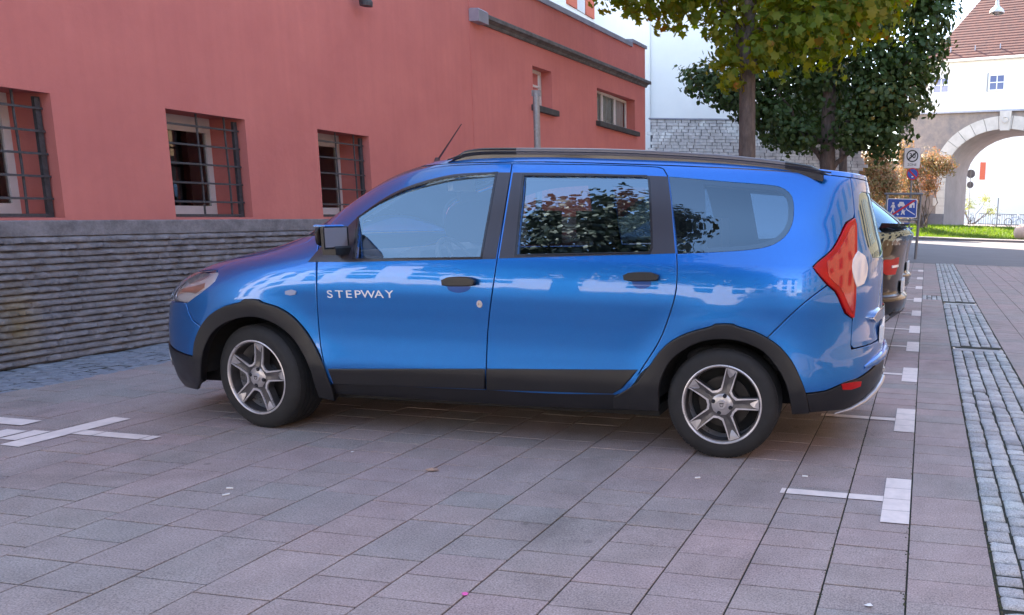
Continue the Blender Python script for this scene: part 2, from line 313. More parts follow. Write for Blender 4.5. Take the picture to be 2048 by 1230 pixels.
vg = MB(); gridsheet(vg, [-40, -20, -8, -4, 0, 2, 4, 6, 9, 14, 30], [50.1, 51, 52, 53, 54, 55, 56, 57, 58, 59], lambda x, y: zg(x, y) - .02); tag(vg.build('grass_verge', M['soil']), kind='structure')
st = sheet('street_beyond_gate', [(-4, 59, .69), (30, 59, .69), (40, 140, .69), (-4, 140, .69)], M['far_paving'])

# paving: rows run along Y, 0.307 m wide
pav = sheet('paving', [(-7.0, -3, -.006), (9.3, -3, -.006), (9.3, 23.4, -.006), (-7.0, 23.4, -.006)], M['joint'])
SUB = Vector((-1.3, 1.6, 1.36))
def tile_mesh(wx, wy, name, m, h=.05, bev=.0012):
    b = MB(); b.box(-wx / 2, wx / 2, -wy / 2, wy / 2, -h, 0, bev=bev); o = b.build(name, m); me = o.data; bpy.data.objects.remove(o); return me
ROWW = .3068; PY = .1805
rows = [(-ROWW * (i + 1), -ROWW * i) for i in range(20)] + [(0.0, .33)] + [(.872 + ROWW * i, .872 + ROWW * (i + 1)) for i in range(27)]
cells = []
for ri, (xa, xb) in enumerate(rows):
    y = -2.4 - rng.random() * .18 + (.09 if ri % 2 else 0)
    while y < 23.2:
        L = PY * (2 if rng.random() < .16 else 1)
        if not (xa > -.01 and xb < .35 and 13.1 < y < 13.8): cells.append((xa, xb, y, min(y + L, 23.34)))
        y += L
cells = [c for c in cells if c[3] - c[2] > .05 and c[3] > -2.4]
def inview(x, y, z=0):
    v = Vector((x, y, z - 1.3636)); d = v.dot(cf)
    if d < .3: return False
    px = 1601.3 + 1565.7 * v.dot(cr) / d; py = 686.6 - 1565.7 * v.dot(cu) / d
    return -10 < px < 2058 and 420 < py < 1240 and not (-4.2 < x < -.45 and 4.25 < y < 6.3)
cand = sorted([c for c in cells if inview((c[0] + c[1]) / 2, (c[2] + c[3]) / 2)], key=lambda c: (c[2] + c[3]) ** 2 / 4 + ((c[0] + c[1]) / 2 * .75) ** 2)[:298]
near = set(cand)
tmesh = {}
joined = MB()
for c in cells:
    xa, xb, ya, yb = c; g = .0036; dz = rng.normal() * .0005
    if c in near:
        key = (round(xb - xa, 3), round(yb - ya, 3))
        if key not in tmesh: tmesh[key] = tile_mesh(xb - xa - 2 * g, yb - ya - 1.6 * g, 'paving_stone', M['tile_obj'])
        o = bpy.data.objects.new('paving_stone', tmesh[key]); C.objects.link(o); o.parent = pav
        o.location = ((xa + xb) / 2, (ya + yb) / 2, dz); o.rotation_euler = (rng.normal() * .004, rng.normal() * .003, rng.normal() * .003)
    else:
        joined.box(xa + g, xb - g, ya + g * .8, yb - g * .8, -.03, dz, tone=max(.001, rng.random()), bev=.0012)
tag(joined.build('paving_stones', M['tile_attr'], pav, fix=False), kind='stuff')
# gutter of granite setts with channel stones
gut = sheet('gutter', [(.33, -3, -.0045), (.872, -3, -.0045), (.872, 23.4, -.0045), (.33, 23.4, -.0045)], M['joint'])
gcells = []
for ci in range(5):
    xa = .336 + ci * .1065; y = -2.2 + rng.random() * .1
    while y < 23.3:
        L = .078 + rng.random() * .035
        if not (8.17 < y < 8.40 or 12.57 < y < 12.95): gcells.append((xa + rng.normal() * .003, xa + .1 + rng.normal() * .003, y, y + L))
        y += L + .01
def sett(mb, xa, xb, ya, yb, tone):
    # a cleft stone with an uneven domed head
    cx_, cy_ = (xa + xb) / 2, (ya + yb) / 2; h = rng.normal() * .003 + .006
    ring = [(xa, ya), (cx_, ya), (xb, ya), (xb, cy_), (xb, yb), (cx_, yb), (xa, yb), (xa, cy_)]
    vs = [(x + rng.normal() * .002, y + rng.normal() * .002, -.04) for x, y in ring]
    vs += [(cx_ + (x - cx_) * .96, cy_ + (y - cy_) * .94, h - .008) for x, y in ring] + [(cx_ + (x - cx_) * .72, cy_ + (y - cy_) * .66, h + rng.normal() * .0018) for x, y in ring] + [(cx_, cy_, h + .002)]
    fs = [(i, (i + 1) % 8, 8 + (i + 1) % 8, 8 + i) for i in range(8)] + [(8 + i, 8 + (i + 1) % 8, 16 + (i + 1) % 8, 16 + i) for i in range(8)] + [(16 + i, 16 + (i + 1) % 8, 24) for i in range(8)]
    mb.add(vs, fs, 0, tone)
gn = set(sorted([c for c in gcells if inview(c[0], c[2]) or inview(c[1], c[3])], key=lambda c: c[2] + c[0])[:280])
smeshes = []
for i in range(9):
    b = MB(); sett(b, -.0485, .0485, -.0475, .0475, None); o = b.build('granite_sett', M['sett_obj'], smooth=60); smeshes.append(o.data); bpy.data.objects.remove(o)
jb = MB()
for c in gcells:
    if c in gn:
        o = bpy.data.objects.new('granite_sett', random.choice(smeshes)); C.objects.link(o); o.parent = gut
        o.location = ((c[0] + c[1]) / 2, (c[2] + c[3]) / 2, 0); o.scale = (1, (c[3] - c[2]) / .095, 1)
    else: sett(jb, *c, max(.001, rng.random()))
cross = MB()
for xi in range(4):
    for yi in range(6):
        sett(cross, -.0 + xi * .082 + .003, .075 + xi * .082, 13.1 + yi * .115, 13.2 + yi * .115, max(.001, rng.random()))
tag(jb.build('granite_setts', M['sett_attr'], gut, smooth=60, fix=False), kind='stuff')
tag(cross.build('crossing_setts', M['sett_attr'], gut, smooth=60), kind='stuff')
for ya, yb in ((8.18, 8.30), (12.58, 12.72)):
    b = MB(); b.box(.345, .86, ya, yb, -.03, .001, bev=.006); ch = b.build('channel_stone', M['sett_obj'], gut)
    for xx in (.36, .845): b = MB(); b.box(xx - .012, xx + .012, ya - .02, yb + .03, -.01, .0035); b.build('metal_clip', M['chrome'], gut)
# moss and grit in the long joints
ms = MB()
for x0 in (.333, -.004, -.307, .87):
    for i in range(700 if x0 == .333 else 260):
        y = 1.8 + rng.random() ** 1.3 * (13 if x0 == .333 else 8); x = x0 + rng.normal() * .005; r_ = .002 + rng.random() * .0045
        ms.add([(x - r_, y, -.004), (x, y - r_, -.004), (x + r_, y, -.004), (x, y + r_, -.004), (x, y, r_ * .8)], [(0, 1, 4), (1, 2, 4), (2, 3, 4), (3, 0, 4)], 0, max(.001, rng.random()))
tag(ms.build('joint_moss', mat('joint_moss', (.05, .065, .025), .95, col2=(.1, .085, .06), vscale=30), fix=False), kind='stuff')
# pale gutter along the building
pg = MB()
for i in range(150):
    y = -.6 + i * .13
    for j in range(6):
        xa = -6.92 + j * .14; h = rng.random() * .012
        pg.box(xa + .004, xa + .134, y + .004 + (j % 2) * .06, y + .125 + (j % 2) * .06, -.03, h - .006, tone=max(.001, rng.random()), bev=.01)
tag(pg.build('wall_gutter_setts', M['gravel'], fix=False), kind='stuff')
# white markings, 4 mm above the stones, broken at the joints
def marks(name, quads, label=None):
    b = MB()
    for q in quads: b.add([(x, y, .0045) for x, y in q], [(0, 1, 2, 3)])
    return tag(b.build(name, M['marking'], pav), None)
def rect(x0, x1, y0, y1): return [(x0, y0), (x1, y0), (x1, y1), (x0, y1)]
ycs = [3.66, 5.18, 6.73, 8.22, 9.5, 11.13, 12.94, 15.2, 17.5, 19.95]
def split(x0, x1, y0, y1):
    xs = [x0] + [-ROWW * k for k in range(30, -1, -1) if x0 < -ROWW * k < x1] + [x1]; out = []
    for a, b_ in zip(xs[:-1], xs[1:]): out.append(rect(a + (.004 if a != x0 else 0), b_ - (.004 if b_ != x1 else 0), y0, y1))
    return out
for i, yc in enumerate(ycs):
    q = []
    for k in range(4): q += split(-.133, -.004, yc - .305 + k * .1525 + .002, yc - .305 + (k + 1) * .1525 - .002)
    marks('bay_marking_square', q)
    marks('bay_marking_line', split(-.64, -.135, yc - .045, yc + .025))
marks('bay_marking_line', split(-4.75, -4.23, 3.61, 3.69))
marks('bay_marking_bar', [[(-4.88, 3.36), (-4.745, 3.35), (-4.735, 3.95), (-4.87, 3.96)]])
marks('bay_marking_square', [rect(-5.9, -5.17, 3.68, 3.72 + .07), rect(-5.16, -5.02, 3.42, 3.60), rect(-5.0, -4.89, 3.44, 3.62)])

# ---------------------------------------------------------------- red building
BX = -6.95
def zs(p): return (p[0], p[1], p[2] * (1 + max(0, p[1] - 11.46) * .006) if p[1] > 11.46 else p[2])
def fixz(mb): mb.v = [zs(p) for p in mb.v]; return mb
red = empty('red_building', (0, 0, 0), label='coral red rendered building with barred windows over a dark ribbed stone base', cat='building')
holes = [(4.30, 5.46, 1.15, 2.13, 'b'), (6.43, 7.29, 1.15, 2.14, 'b'), (8.27, 9.12, 1.15, 2.15, 'b'), (13.37, 14.09, 3.07, 3.72, 's'), (16.12, 18.3, 3.05, 3.71, 'w')]
wl = MB()
def wallgrid(mb, y0, y1, z0, z1, x, holes, depth):
    ys = sorted({y0, y1} | {h[0] for h in holes if y0 < h[0] < y1} | {h[1] for h in holes if y0 < h[1] < y1}); zz = sorted({z0, z1} | {h[2] for h in holes if y0 < h[0] < y1} | {h[3] for h in holes if y0 < h[0] < y1})
    for a, b in zip(ys[:-1], ys[1:]):
        for c, d in zip(zz[:-1], zz[1:]):
            if any(h[0] <= (a + b) / 2 <= h[1] and h[2] <= (c + d) / 2 <= h[3] for h in holes): continue
            mb.add([(x, a, c), (x, b, c), (x, b, d), (x, a, d)], [(0, 1, 2, 3)])
    for h in holes:
        if not (y0 < h[0] < y1): continue
        a, b, c, d = h[:4]; X2 = x - depth
        mb.add([(x, a, c), (X2, a, c), (X2, a, d), (x, a, d)], [(0, 1, 2, 3)]); mb.add([(x, b, c), (x, b, d), (X2, b, d), (X2, b, c)], [(0, 1, 2, 3)])
        mb.add([(x, a, d), (X2, a, d), (X2, b, d), (x, b, d)], [(0, 1, 2, 3)]); mb.add([(x, a, c), (x, b, c), (X2, b, c), (X2, a, c)], [(0, 1, 2, 3)])
wallgrid(wl, 2.6, 11.46, 1.13, 4.83, BX, holes[:3], .47)
wallgrid(wl, 11.46, 19.0, 1.13, 4.83, BX + .008, holes[3:], .3)
wl.add([(BX, 11.46, 1.13), (BX + .008, 11.46, 1.13), (BX + .008, 11.46, 4.83), (BX, 11.46, 4.83)], [(0, 1, 2, 3)])
wl.add([(BX + .008, 18.1, 4.83), (BX + .008, 19.0, 4.83), (BX + .008, 19.0, 4.93), (BX + .008, 18.1, 4.93)], [(0, 1, 2, 3)])
wl.add([(BX + .008, 19, 1.13), (BX - 9, 19, 1.13), (BX - 9, 19, 4.9), (BX + .008, 19, 4.9)], [(0, 1, 2, 3)])
wl.add([(BX, 2.6, 1.13), (BX - 3, 2.6, 1.13), (BX - 3, 2.6, 4.83), (BX, 2.6, 4.83)], [(0, 1, 2, 3)])
fixz(wl).build('wall', M['red_wall'], red, fix=False)
rf = MB(); rf.box(BX - 9, BX + .05, 11.6, 18.1, 4.83, 4.92); rf.box(BX - 9, BX + .05, 18.1, 19.04, 4.93, 5.0); fixz(rf).build('coping', M['zinc'], red)
rf = MB(); rf.box(BX - 2.6, BX + .05, 2.5, 11.6, 4.83, 4.92); rf.build('coping', M['zinc'], red)
cn = MB(); prof = [(0, 0), (.03, 0), (.05, .03), (.05, .05), (.1, .09), (.13, .1), (.13, .16), (.11, .18), (.0, .2)]
cn.add([(BX + .008 + a, y, 4.07 + b * .85) for y in (11.48, 19.02) for a, b in prof], [(i, i + 1, i + 1 + 9, i + 9) for i in range(8)] + [tuple(range(8, -1, -1)), tuple(range(9, 18))])
cn.box(BX - 2, BX + .13, 19.0, 19.1, 4.15, 4.22)
fixz(cn).build('cornice', M['cornice'], red)
b = MB(); b.box(BX + .01, BX + .17, 11.45, 11.72, 4.06, 4.25, bev=.02); b.build('cornice_end', M['zinc'], red)
# unseen tall block added to shade the foreground (set back behind the roof edge)
b = MB(); b.box(-30, -9.6, -1, 17, .0, 14); b.build('added_shade_block', M['cream'], red)
b = MB(); b.box(-30.3, -9.3, -1.3, 17.3, 14.0, 14.25); b.build('added_shade_roof', M['cornice'], red)
pl = MB(); pl.box(BX - .2, BX + .035, 2.6, 19.04, .0, 1.13); pl.box(BX - 8, BX - .21, 18.9, 19.04, 0, 1.13); pl.build('plinth', M['plinth'], red)
b = MB(); b.box(BX + .0355, BX + .06, 2.6, 19.05, 1.01, 1.132, bev=.008); b.build('plinth_band', M['plinth'], red)
for i in range(18):      # split-faced ribs, one stone course each
    z0 = .012 + i * .0552; n = 640; mb = MB()
    ys = np.linspace(2.6, 19.04, n); ph = rng.random(8) * 50
    def wob(y, k): return sum(math.sin(y * f_ + ph[(j + k) % 8]) * a for j, (f_, a) in enumerate(((7.3, .25), (17.1, .3), (31.7, .35), (53., .3))))
    vs = []
    for y in ys:
        o = wob(y, 0) + rng.normal() * .6; q = wob(y, 3) + rng.normal() * .6
        d = max(.014, .042 + .012 * o) * (.55 if rng.random() < .05 else 1); zc = z0 + .026 + .006 * q
        vs += [(BX + .034, y, z0), (BX + .034 + d * .9, y, z0 + .007 + .0035 * o), (BX + .034 + d, y, zc - .008), (BX + .034 + d * .86, y, zc + .01), (BX + .034 + d * .5, y, z0 + .047 + .003 * q), (BX + .034 + d * .2, y, z0 + .0535)]
    mb.add(vs, [(j * 6 + k, (j + 1) * 6 + k, (j + 1) * 6 + k + 1, j * 6 + k + 1) for j in range(n - 1) for k in range(5)])
    mb.build('stone_course', M['plinth'], red, smooth=50)
def bars(y0, y1, z0, z1, parent):
    x = BX - .1
    f = MB(); f.box(x - .015, x + .015, y0 + .012, y0 + .04, z0, z1 - .03); f.box(x - .015, x + .015, y1 - .055, y1 - .015, z0, z1 - .03); f.box(x - .015, x + .015, y0 + .04, y1 - .055, z0 + .005, z0 + .03)
    f.build('bar_frame', M['iron'], parent)
    for k in range(2):
        yy = y0 + (y1 - y0) * (.47 if k == 0 else .83); b = MB(); b.tube([(x, yy + .004 * math.sin(q), z0 + .03 + (z1 - z0 - .03) * q / 5) for q in range(6)], .009, 8); b.build('bar', M['iron'], parent, smooth=True)
    for k in range(5):
        zz = z0 + .15 + k * (z1 - z0 - .27) / 4 ; b = MB()
        b.box(x + .004, x + .026, y0 + .0, y1 - .01, zz - .009, zz + .009, bev=.003); b.build('bar', M['iron'], parent)
for (y0, y1, z0, z1, kd) in holes:
    wn = empty('window', (0, 0, 0)); wn.parent = red
    f1 = 1 + max(0, (y0 + y1) / 2 - 11.46) * .006; z0 *= f1; z1 *= f1
    X = BX - .42 if kd == 'b' else BX - .2
    fr = MB(); t = .055
    fr.box(X - .04, X, y0, y0 + t, z0, z1); fr.box(X - .04, X, y1 - t, y1, z0, z1); fr.box(X - .04, X, y0 + t, y1 - t, z1 - t, z1); fr.box(X - .04, X, y0 + t, y1 - t, z0, z0 + t * (1.9 if kd == 'b' else 1.2))
    muls = {'b': [], 's': [], 'w': [.34, .67]}[kd]
    for m_ in muls: yy = y0 + (y1 - y0) * m_; fr.box(X - .035, X + .006, yy - .04, yy + .04, z0 + t * 1.2, z1 - t)
    if kd == 'b': fr.box(X - .03, X + .004, y0 + t, y1 - t, z1 - .15, z1 - t)
    if kd == 's': fr.box(X - .035, X + .004, y0 + t, y1 - t, z0 + (z1 - z0) * .55, z0 + (z1 - z0) * .6)
    fo = fr.build('window_frame', M['frame_white'], wn)
    b = MB(); b.add([(X - .02, y0 + .02, z0 + .02), (X - .02, y1 - .02, z0 + .02), (X - .02, y1 - .02, z1 - .02), (X - .02, y0 + .02, z1 - .02)], [(0, 1, 2, 3)]); b.build('pane', M['pane'], wn)
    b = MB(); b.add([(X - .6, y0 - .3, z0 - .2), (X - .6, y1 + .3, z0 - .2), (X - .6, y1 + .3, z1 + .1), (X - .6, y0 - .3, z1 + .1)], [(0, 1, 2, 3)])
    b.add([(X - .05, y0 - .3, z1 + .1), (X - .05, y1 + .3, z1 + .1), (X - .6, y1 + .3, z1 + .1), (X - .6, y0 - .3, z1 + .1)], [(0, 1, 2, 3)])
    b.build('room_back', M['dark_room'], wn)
    if kd != 'b':
        b = MB(); n = 40; ys = np.linspace(y0 + .06, y1 - .06, n)
        b.add([(X - .06 + .012 * math.sin(k * 1.7), y, z) for z in (z0 + .05, z1 - .05) for k, y in enumerate(ys)], [(k, k + 1, n + k + 1, n + k) for k in range(n - 1)]); b.build('curtain', M['curtain'], wn)
        b = MB(); b.box(BX + .008 - .05, BX + .1, y0 - .07, y1 + .1, z0 - .115, z0 - .01, bev=.015); b.build('sill', M['sill_dark'], wn)
    else:
        bars(y0, y1, z0, z1, wn)
b = MB(); b.tube([(BX, 9.03, 3.86), (BX + .1, 9.03, 3.8), (BX + .14, 9.03, 3.72)], .02, 10); b.lathe([(0, .03), (.06, .03), (.075, -.0), (.07, -.05), (0, -.05)], 20, 'z', c=(BX + .14, 9.03, 3.72)); tag(b.build('wall_lamp', M['iron'], red))

# ---------------------------------------------------------------- leaves and trees
def leafmesh(name, pts, nrm, size, m, tones, kind=0, parent=None, droop=.5):
    """one small leaf blade per point"""
    if kind == 0: out = [(0, -.5), (.16, -.32), (.46, -.3), (.34, -.08), (.52, .16), (.24, .16), (.0, .55), (-.24, .16), (-.52, .16), (-.34, -.08), (-.46, -.3), (-.16, -.32)]
    elif kind == 1: out = [(0, -.5), (.4, -.22), (.42, .15), (0, .55), (-.42, .15), (-.4, -.22)]
    else: out = [(0, -.5), (.16, 0), (0, .5), (-.16, 0)]
    out = np.array(out); n = len(out); N_ = len(pts); nrm = nrm / np.linalg.norm(nrm, axis=1, keepdims=True)
    rv = rng.normal(size=(N_, 3)); rv[:, 2] -= droop * 1.5; u = np.cross(nrm, rv); u /= np.linalg.norm(u, axis=1, keepdims=True) + 1e-9; v = np.cross(u, nrm)
    sz = size * (.65 + .6 * rng.random(N_)); curl = .22
    P = pts[:, None, :] + (out[None, :, 0:1] * u[:, None, :] + out[None, :, 1:2] * v[:, None, :] - (np.abs(out[None, :, 0:1]) ** 1.5) * curl * nrm[:, None, :]) * sz[:, None, None]
    cen = pts[:, None, :] + nrm[:, None, :] * (sz * .03)[:, None, None]
    V = np.concatenate([P, cen], 1).reshape(-1, 3); b0 = np.arange(N_)[:, None, None] * (n + 1)
    if n <= 6 : F = np.array([[i, (i + 1) % n, n] for i in range(n)])
    else: F = np.array([[i, (i + 1) % n, n] for i in range(n)])
    F = (b0 + F[None]).reshape(-1, 3)
    me = bpy.data.meshes.new(name); me.vertices.add(len(V)); me.vertices.foreach_set('co', V.ravel()); me.loops.add(F.size); me.loops.foreach_set('vertex_index', F.ravel().astype(np.int32))
    me.polygons.add(len(F)); me.polygons.foreach_set('loop_start', np.arange(0, F.size, 3, dtype=np.int32)); me.update(calc_edges=True)
    at = me.attributes.new('tone', 'FLOAT', 'FACE'); at.data.foreach_set('value', np.repeat(tones, n).astype(np.float32)); me.materials.append(m)
    o = bpy.data.objects.new(name, me); C.objects.link(o)
    if parent: o.parent = parent
    return o
def clump_points(clumps, dens, inner=.25):
    P = []; Nn = []; T = []
    for (x, y, z, rx, ry, rz) in clumps:
        n = int(dens * (rx * ry * rz) ** (2 / 3)); d = rng.normal(size=(n, 3)); d /= np.linalg.norm(d, axis=1, keepdims=True)
        # lumpy radius
        ph = rng.random(6) * 6.28
        lump = 1 + .16 * np.sin(d[:, 0] * 5 + ph[0]) * np.sin(d[:, 1] * 4 + ph[1]) + .14 * np.sin(d[:, 2] * 7 + ph[2]) + .1 * np.sin(d[:, 0] * 11 + ph[3])
        r_ = (1 - inner * rng.random(n) ** 1.3 * 2.2) * lump
        P.append(np.array([x, y, z]) + d * r_[:, None] * np.array([rx, ry, rz])); q = d + rng.normal(size=(n, 3)) * .45; q[:, 2] += .35; Nn.append(q)
        T.append((rng.random() * .5 + rng.random(n) * .6) % 1)
    return np.concatenate(P), np.concatenate(Nn), np.concatenate(T)
def limb(mb, a, b_, r0, r1, n=7, wob=.06):
    a, b_ = Vector(a), Vector(b_); pts = []; L = (b_ - a).length
    for i in range(n):
        t = i / (n - 1); p = a.lerp(b_, t); k = wob * L * math.sin(math.pi * t)
        pts.append(p + Vector((random.uniform(-k, k), random.uniform(-k, k), random.uniform(-k, k) * .5)))
    mb.tube(pts, [r0 + (r1 - r0) * i / (n - 1) for i in range(n)], 9)
def tree(name, base, trunk_top, r0, r1, limbs, clumps, dens, size, m, label, group=None, leafkind=0, nleaf=0, cat='tree', inner=.25):
    root = empty(name, base, label=label, cat=cat, group=group); B = Vector(base)
    tb = MB(); n = 12; pts = []; rr = []
    for i in range(n):
        t = i / (n - 1); p = B.lerp(Vector(trunk_top), t) + Vector((math.sin(t * 7) * .02, math.cos(t * 5) * .02, 0)); pts.append(p - B); rr.append((r0 + (r1 - r0) * t) * (1 + .45 * math.exp(-t * 14)))
    tb.tube(pts, rr, 20); tb.build('trunk', M['bark'], root, smooth=60)
    for (a, b_, ra, rb) in limbs:
        lb = MB(); limb(lb, Vector(a) - B, Vector(b_) - B, ra, rb); lb.build('branch', M['bark'], root, smooth=60)
    P, Nn, T = clump_points(clumps, dens, inner); P = P - np.array(base)
    if nleaf:      # the leaves that show largest are parts of their own
        pr = P + np.array(base) - np.array([0, 0, 1.3636]); dd = pr @ np.array(cf); sx = 1601.3 + 1565.7 * (pr @ np.array(cr)) / dd; sy = 686.6 - 1565.7 * (pr @ np.array(cu)) / dd
        ok = (sx > 1150) & (sx < 1850) & (sy > -5) & (sy < 330); idx = np.where(ok)[0]; idx = idx[np.argsort(dd[idx])][:nleaf]
        protos = [leafmesh('leaf', np.zeros((1, 3)), np.array([[0, 0, 1.]]), size * s, m, np.array([t])) for s in (.8, 1.0, 1.2) for t in (.1, .35, .6, .9)]
        for i in idx:
            o = bpy.data.objects.new('leaf', random.choice(protos).data); C.objects.link(o); o.parent = root; o.location = P[i]
            nn = Vector(Nn[i]); o.rotation_euler = (nn.to_track_quat('Z', 'Y') @ Matrix.Rotation(random.uniform(0, 6.28), 3, 'Z').to_quaternion()).to_euler()
        for p_ in protos: bpy.data.objects.remove(p_)
        keep = np.ones(len(P), bool); keep[idx] = False; P, Nn, T = P[keep], Nn[keep], T[keep]
    tag(leafmesh('crown', P, Nn, size, m, T, leafkind, root), kind='stuff')
    return root
t1c = [(-5.75, 13.4, 5.35, .6, .8, .55), (-5.15, 13.3, 5.1, .7, .8, .62), (-4.5, 13.6, 4.98, .75, .8, .72), (-3.95, 13.2, 5.1, .65, .8, .7), (-3.5, 13.3, 4.3, .36, .45, .7), (-3.35, 13.15, 3.62, .26, .3, .42), (-3.0, 13.6, 4.7, .6, .5, .6),
       (-2.45, 13.4, 4.25, .6, .8, .68), (-1.8, 13.2, 4.25, .7, .8, .7), (-1.15, 13.4, 4.65, .62, .8, .6), (-.75, 13.4, 5.1, .55, .7, .6), (-2.1, 13.5, 5.2, 1., 1, .8), (-3.2, 13.6, 5.6, 1., 1, .7), (-2.75, 12.95, 3.9, .35, .35, .4)]
t1c += [(random.uniform(-5.6, -.9), 13.5 + random.uniform(-1.2, 1.6), random.uniform(5.9, 8.2), 1.0, 1.0, .8) for _ in range(15)]
T1 = (-3.13, 13.5, 0)
tree('maple_tree', T1, (-3.08, 13.5, 6.2), .165, .11,
     [((-3.13, 13.5, 4.0), (-3.9, 13.4, 5.6), .06, .03), ((-3.1, 13.5, 3.6), (-2.2, 13.3, 4.9), .05, .02), ((-3.15, 13.5, 3.9), (-3.62, 13.4, 5.2), .06, .03), ((-3.1, 13.5, 4.3), (-1.2, 13.4, 4.9), .05, .015), ((-3.1, 13.5, 4.9), (-5.6, 13.4, 5.3), .06, .015), ((-2.4, 13.3, 3.95), (-1.6, 13.2, 4.05), .018, .008), ((-3.1, 13.5, 5.4), (-2.2, 13.9, 7.5), .08, .02), ((-3.1, 13.5, 5.4), (-4.2, 13.6, 7.6), .08, .02)],
     t1c, 900, .14, M['leaf1'], 'maple tree with large yellow-green leaves and slim straight trunk behind the blue car', nleaf=280)
t2c = [(-6.3, 22, 4.95, .75, .9, .5), (-5.6, 22, 4.6, .8, 1, .6), (-4.9, 22, 4.35, .8, 1, .85), (-4.2, 22, 3.9, .8, 1, .8), (-3.6, 21.8, 3.45, .75, .9, .55), (-4.3, 22, 5.3, 1, 1, .9), (-3.1, 22.4, 4.9, 1, 1, .9), (-2.0, 21.8, 3.6, .9, 1, .75), (-1.25, 22, 3.55, .8, 1, .75),
       (-.75, 22, 4.5, .85, 1, .8), (-.45, 22, 5.5, .85, 1, .9), (-.25, 22, 6.5, .85, 1, .9), (-1.6, 22, 5.2, 1, 1, 1), (-1.8, 22, 6.6, 1.1, 1.2, 1), (-3.4, 22, 6.8, 1.2, 1.2, 1), (-1.4, 21.6, 4.4, .9, .8, .7), (-.1, 22, 7.6, .9, 1, .9), (-2.9, 21.4, 5.9, 1, .8, .8), (-5.2, 22.3, 5.9, 1, 1, .7)]
t2c += [(random.uniform(-5.0, -.3), 22.5 + random.uniform(-1.6, 1.8), random.uniform(7.4, 10.5), 1.3, 1.3, 1.1) for _ in range(13)]
tree('broad_maple_tree', (-2.76, 22.1, 0), (-2.8, 22.1, 5.5), .27, .16,
     [((-2.78, 22.1, 2.6), (-4.4, 22, 4.9), .09, .02), ((-2.76, 22.1, 2.4), (-1.4, 22, 4.3), .08, .02), ((-2.78, 22.1, 3.2), (-5.9, 22, 5.1), .07, .02), ((-2.78, 22.1, 3.4), (-.6, 22, 5.6), .08, .02), ((-2.8, 22.1, 4.6), (-3.6, 22.3, 8), .1, .03), ((-2.8, 22.1, 4.6), (-1.5, 22.3, 8.4), .1, .03)],
     t2c, 1150, .135, M['leaf2'], 'large dark green broadleaf tree with dense low crown beside the road', leafkind=1)

t3c = [(-3.2 + random.uniform(-2.4, 2.4), 30 + random.uniform(-2, 2), random.uniform(4.6, 11), 1.4, 1.4, 1.1) for _ in range(17)]  # extra crown, added only to throw shade on the paving and road
tree('added_shade_tree', (-3.2, 30, 0), (-3.2, 30, 7), .2, .1, [], t3c, 420, .2, M['leaf2'], 'dark tree added directly behind the large dark tree to shade the road', leafkind=1)

# ================================================================ beyond the road
GA = R(-20); GO = Vector((5.3, 60, .66))
gate = empty('gate_house', GO, GA, label='white plastered gate house with stone archway and steep red tiled roof', cat='building')
gw, gh, sp = 4.27, 7.08, 3.9      # half width, crown, springing above local ground
def archpts(w_, sp_, top, n=18, inv=False):
    return [(w_ * math.cos(math.pi * i / n), sp_ + (top - sp_) * math.sin(math.pi * i / n)) for i in range(n + 1)]
X0, X1, D = -8.2, 13., 5.2
b = MB()
ap = archpts(gw, sp, gh); ap2 = [(gw, 0)] + ap + [(-gw, 0)]
for yy, flip in ((0, 1), (D, 0)):      # masonry face with the opening, built as strips
    zt = 8.3
    b.add([(X0, yy, 0), (-gw, yy, 0), (-gw, yy, zt), (X0, yy, zt)], [(0, 1, 2, 3)]); b.add([(gw, yy, 0), (X1, yy, 0), (X1, yy, zt), (gw, yy, zt)], [(0, 1, 2, 3)])
    for (xa, za), (xb, zb) in zip(ap[:-1], ap[1:]): b.add([(xa, yy, za), (xb, yy, zb), (xb, yy, zt), (xa, yy, zt)], [(0, 1, 2, 3)])
b.add([(X0, 0, 0), (X0, D, 0), (X0, D, 8.3), (X0, 0, 8.3)], [(0, 1, 2, 3)]); b.add([(X1, 0, 0), (X1, D, 0), (X1, D, 8.3), (X1, 0, 8.3)], [(0, 1, 2, 3)])
M['rubble'] = mat('rubble_masonry', (.3, .24, .21), .9, col2=(.17, .15, .155), vscale=1.6, bump=1, bscale=7, bdist=.05)
M['ashlar'] = mat('arch_stone', (.5, .46, .43), .85, var=.14, vscale=1.5, bump=.3, bscale=12)
M['soffit'] = mat('soffit_render', (.27, .235, .235), .9, var=.15, vscale=1)
M['base_stone'] = mat('dark_base_stone', (.12, .12, .14), .9, var=.2, vscale=2, bump=.5, bscale=8)
b.build('masonry', M['rubble'], gate)
b = MB(); b.add([(x, y, z) for y in (0.001, D - .001) for x, z in ap2], [(i, i + 1, i + 1 + len(ap2), i + len(ap2)) for i in range(len(ap2) - 1)]); b.build('vault', M['soffit'], gate, smooth=50)
K = 15
for i in range(K):            # voussoirs
    a0, a1 = math.pi * i / K + .004, math.pi * (i + 1) / K - .004; q = []
    for a in (a0, (a0 + a1) / 2, a1): q.append((gw * math.cos(a), sp + (gh - sp) * math.sin(a)))
    for a in (a1, (a0 + a1) / 2, a0): q.append(((gw + .95) * math.cos(a), sp + (gh + .92 - sp) * math.sin(a)))
    b = MB(); b.prism(q, -.12 - (.02 if i % 2 else 0), .1, 'y'); b.build('voussoir', M['ashlar'], gate)
b = MB(); b.prism([(-.34, gh - .12), (.34, gh - .12), (.42, 8.32), (-.42, 8.32)], -.24, .0); b.lathe([(.0, .0), (.2, 0), (.25, -.05), (.2, -.08), (.15, -.03), (0, -.03)], 24, 'y', c=(0, -.24, gh + .62)); b.build('keystone', M['ashlar'], gate, smooth=40)
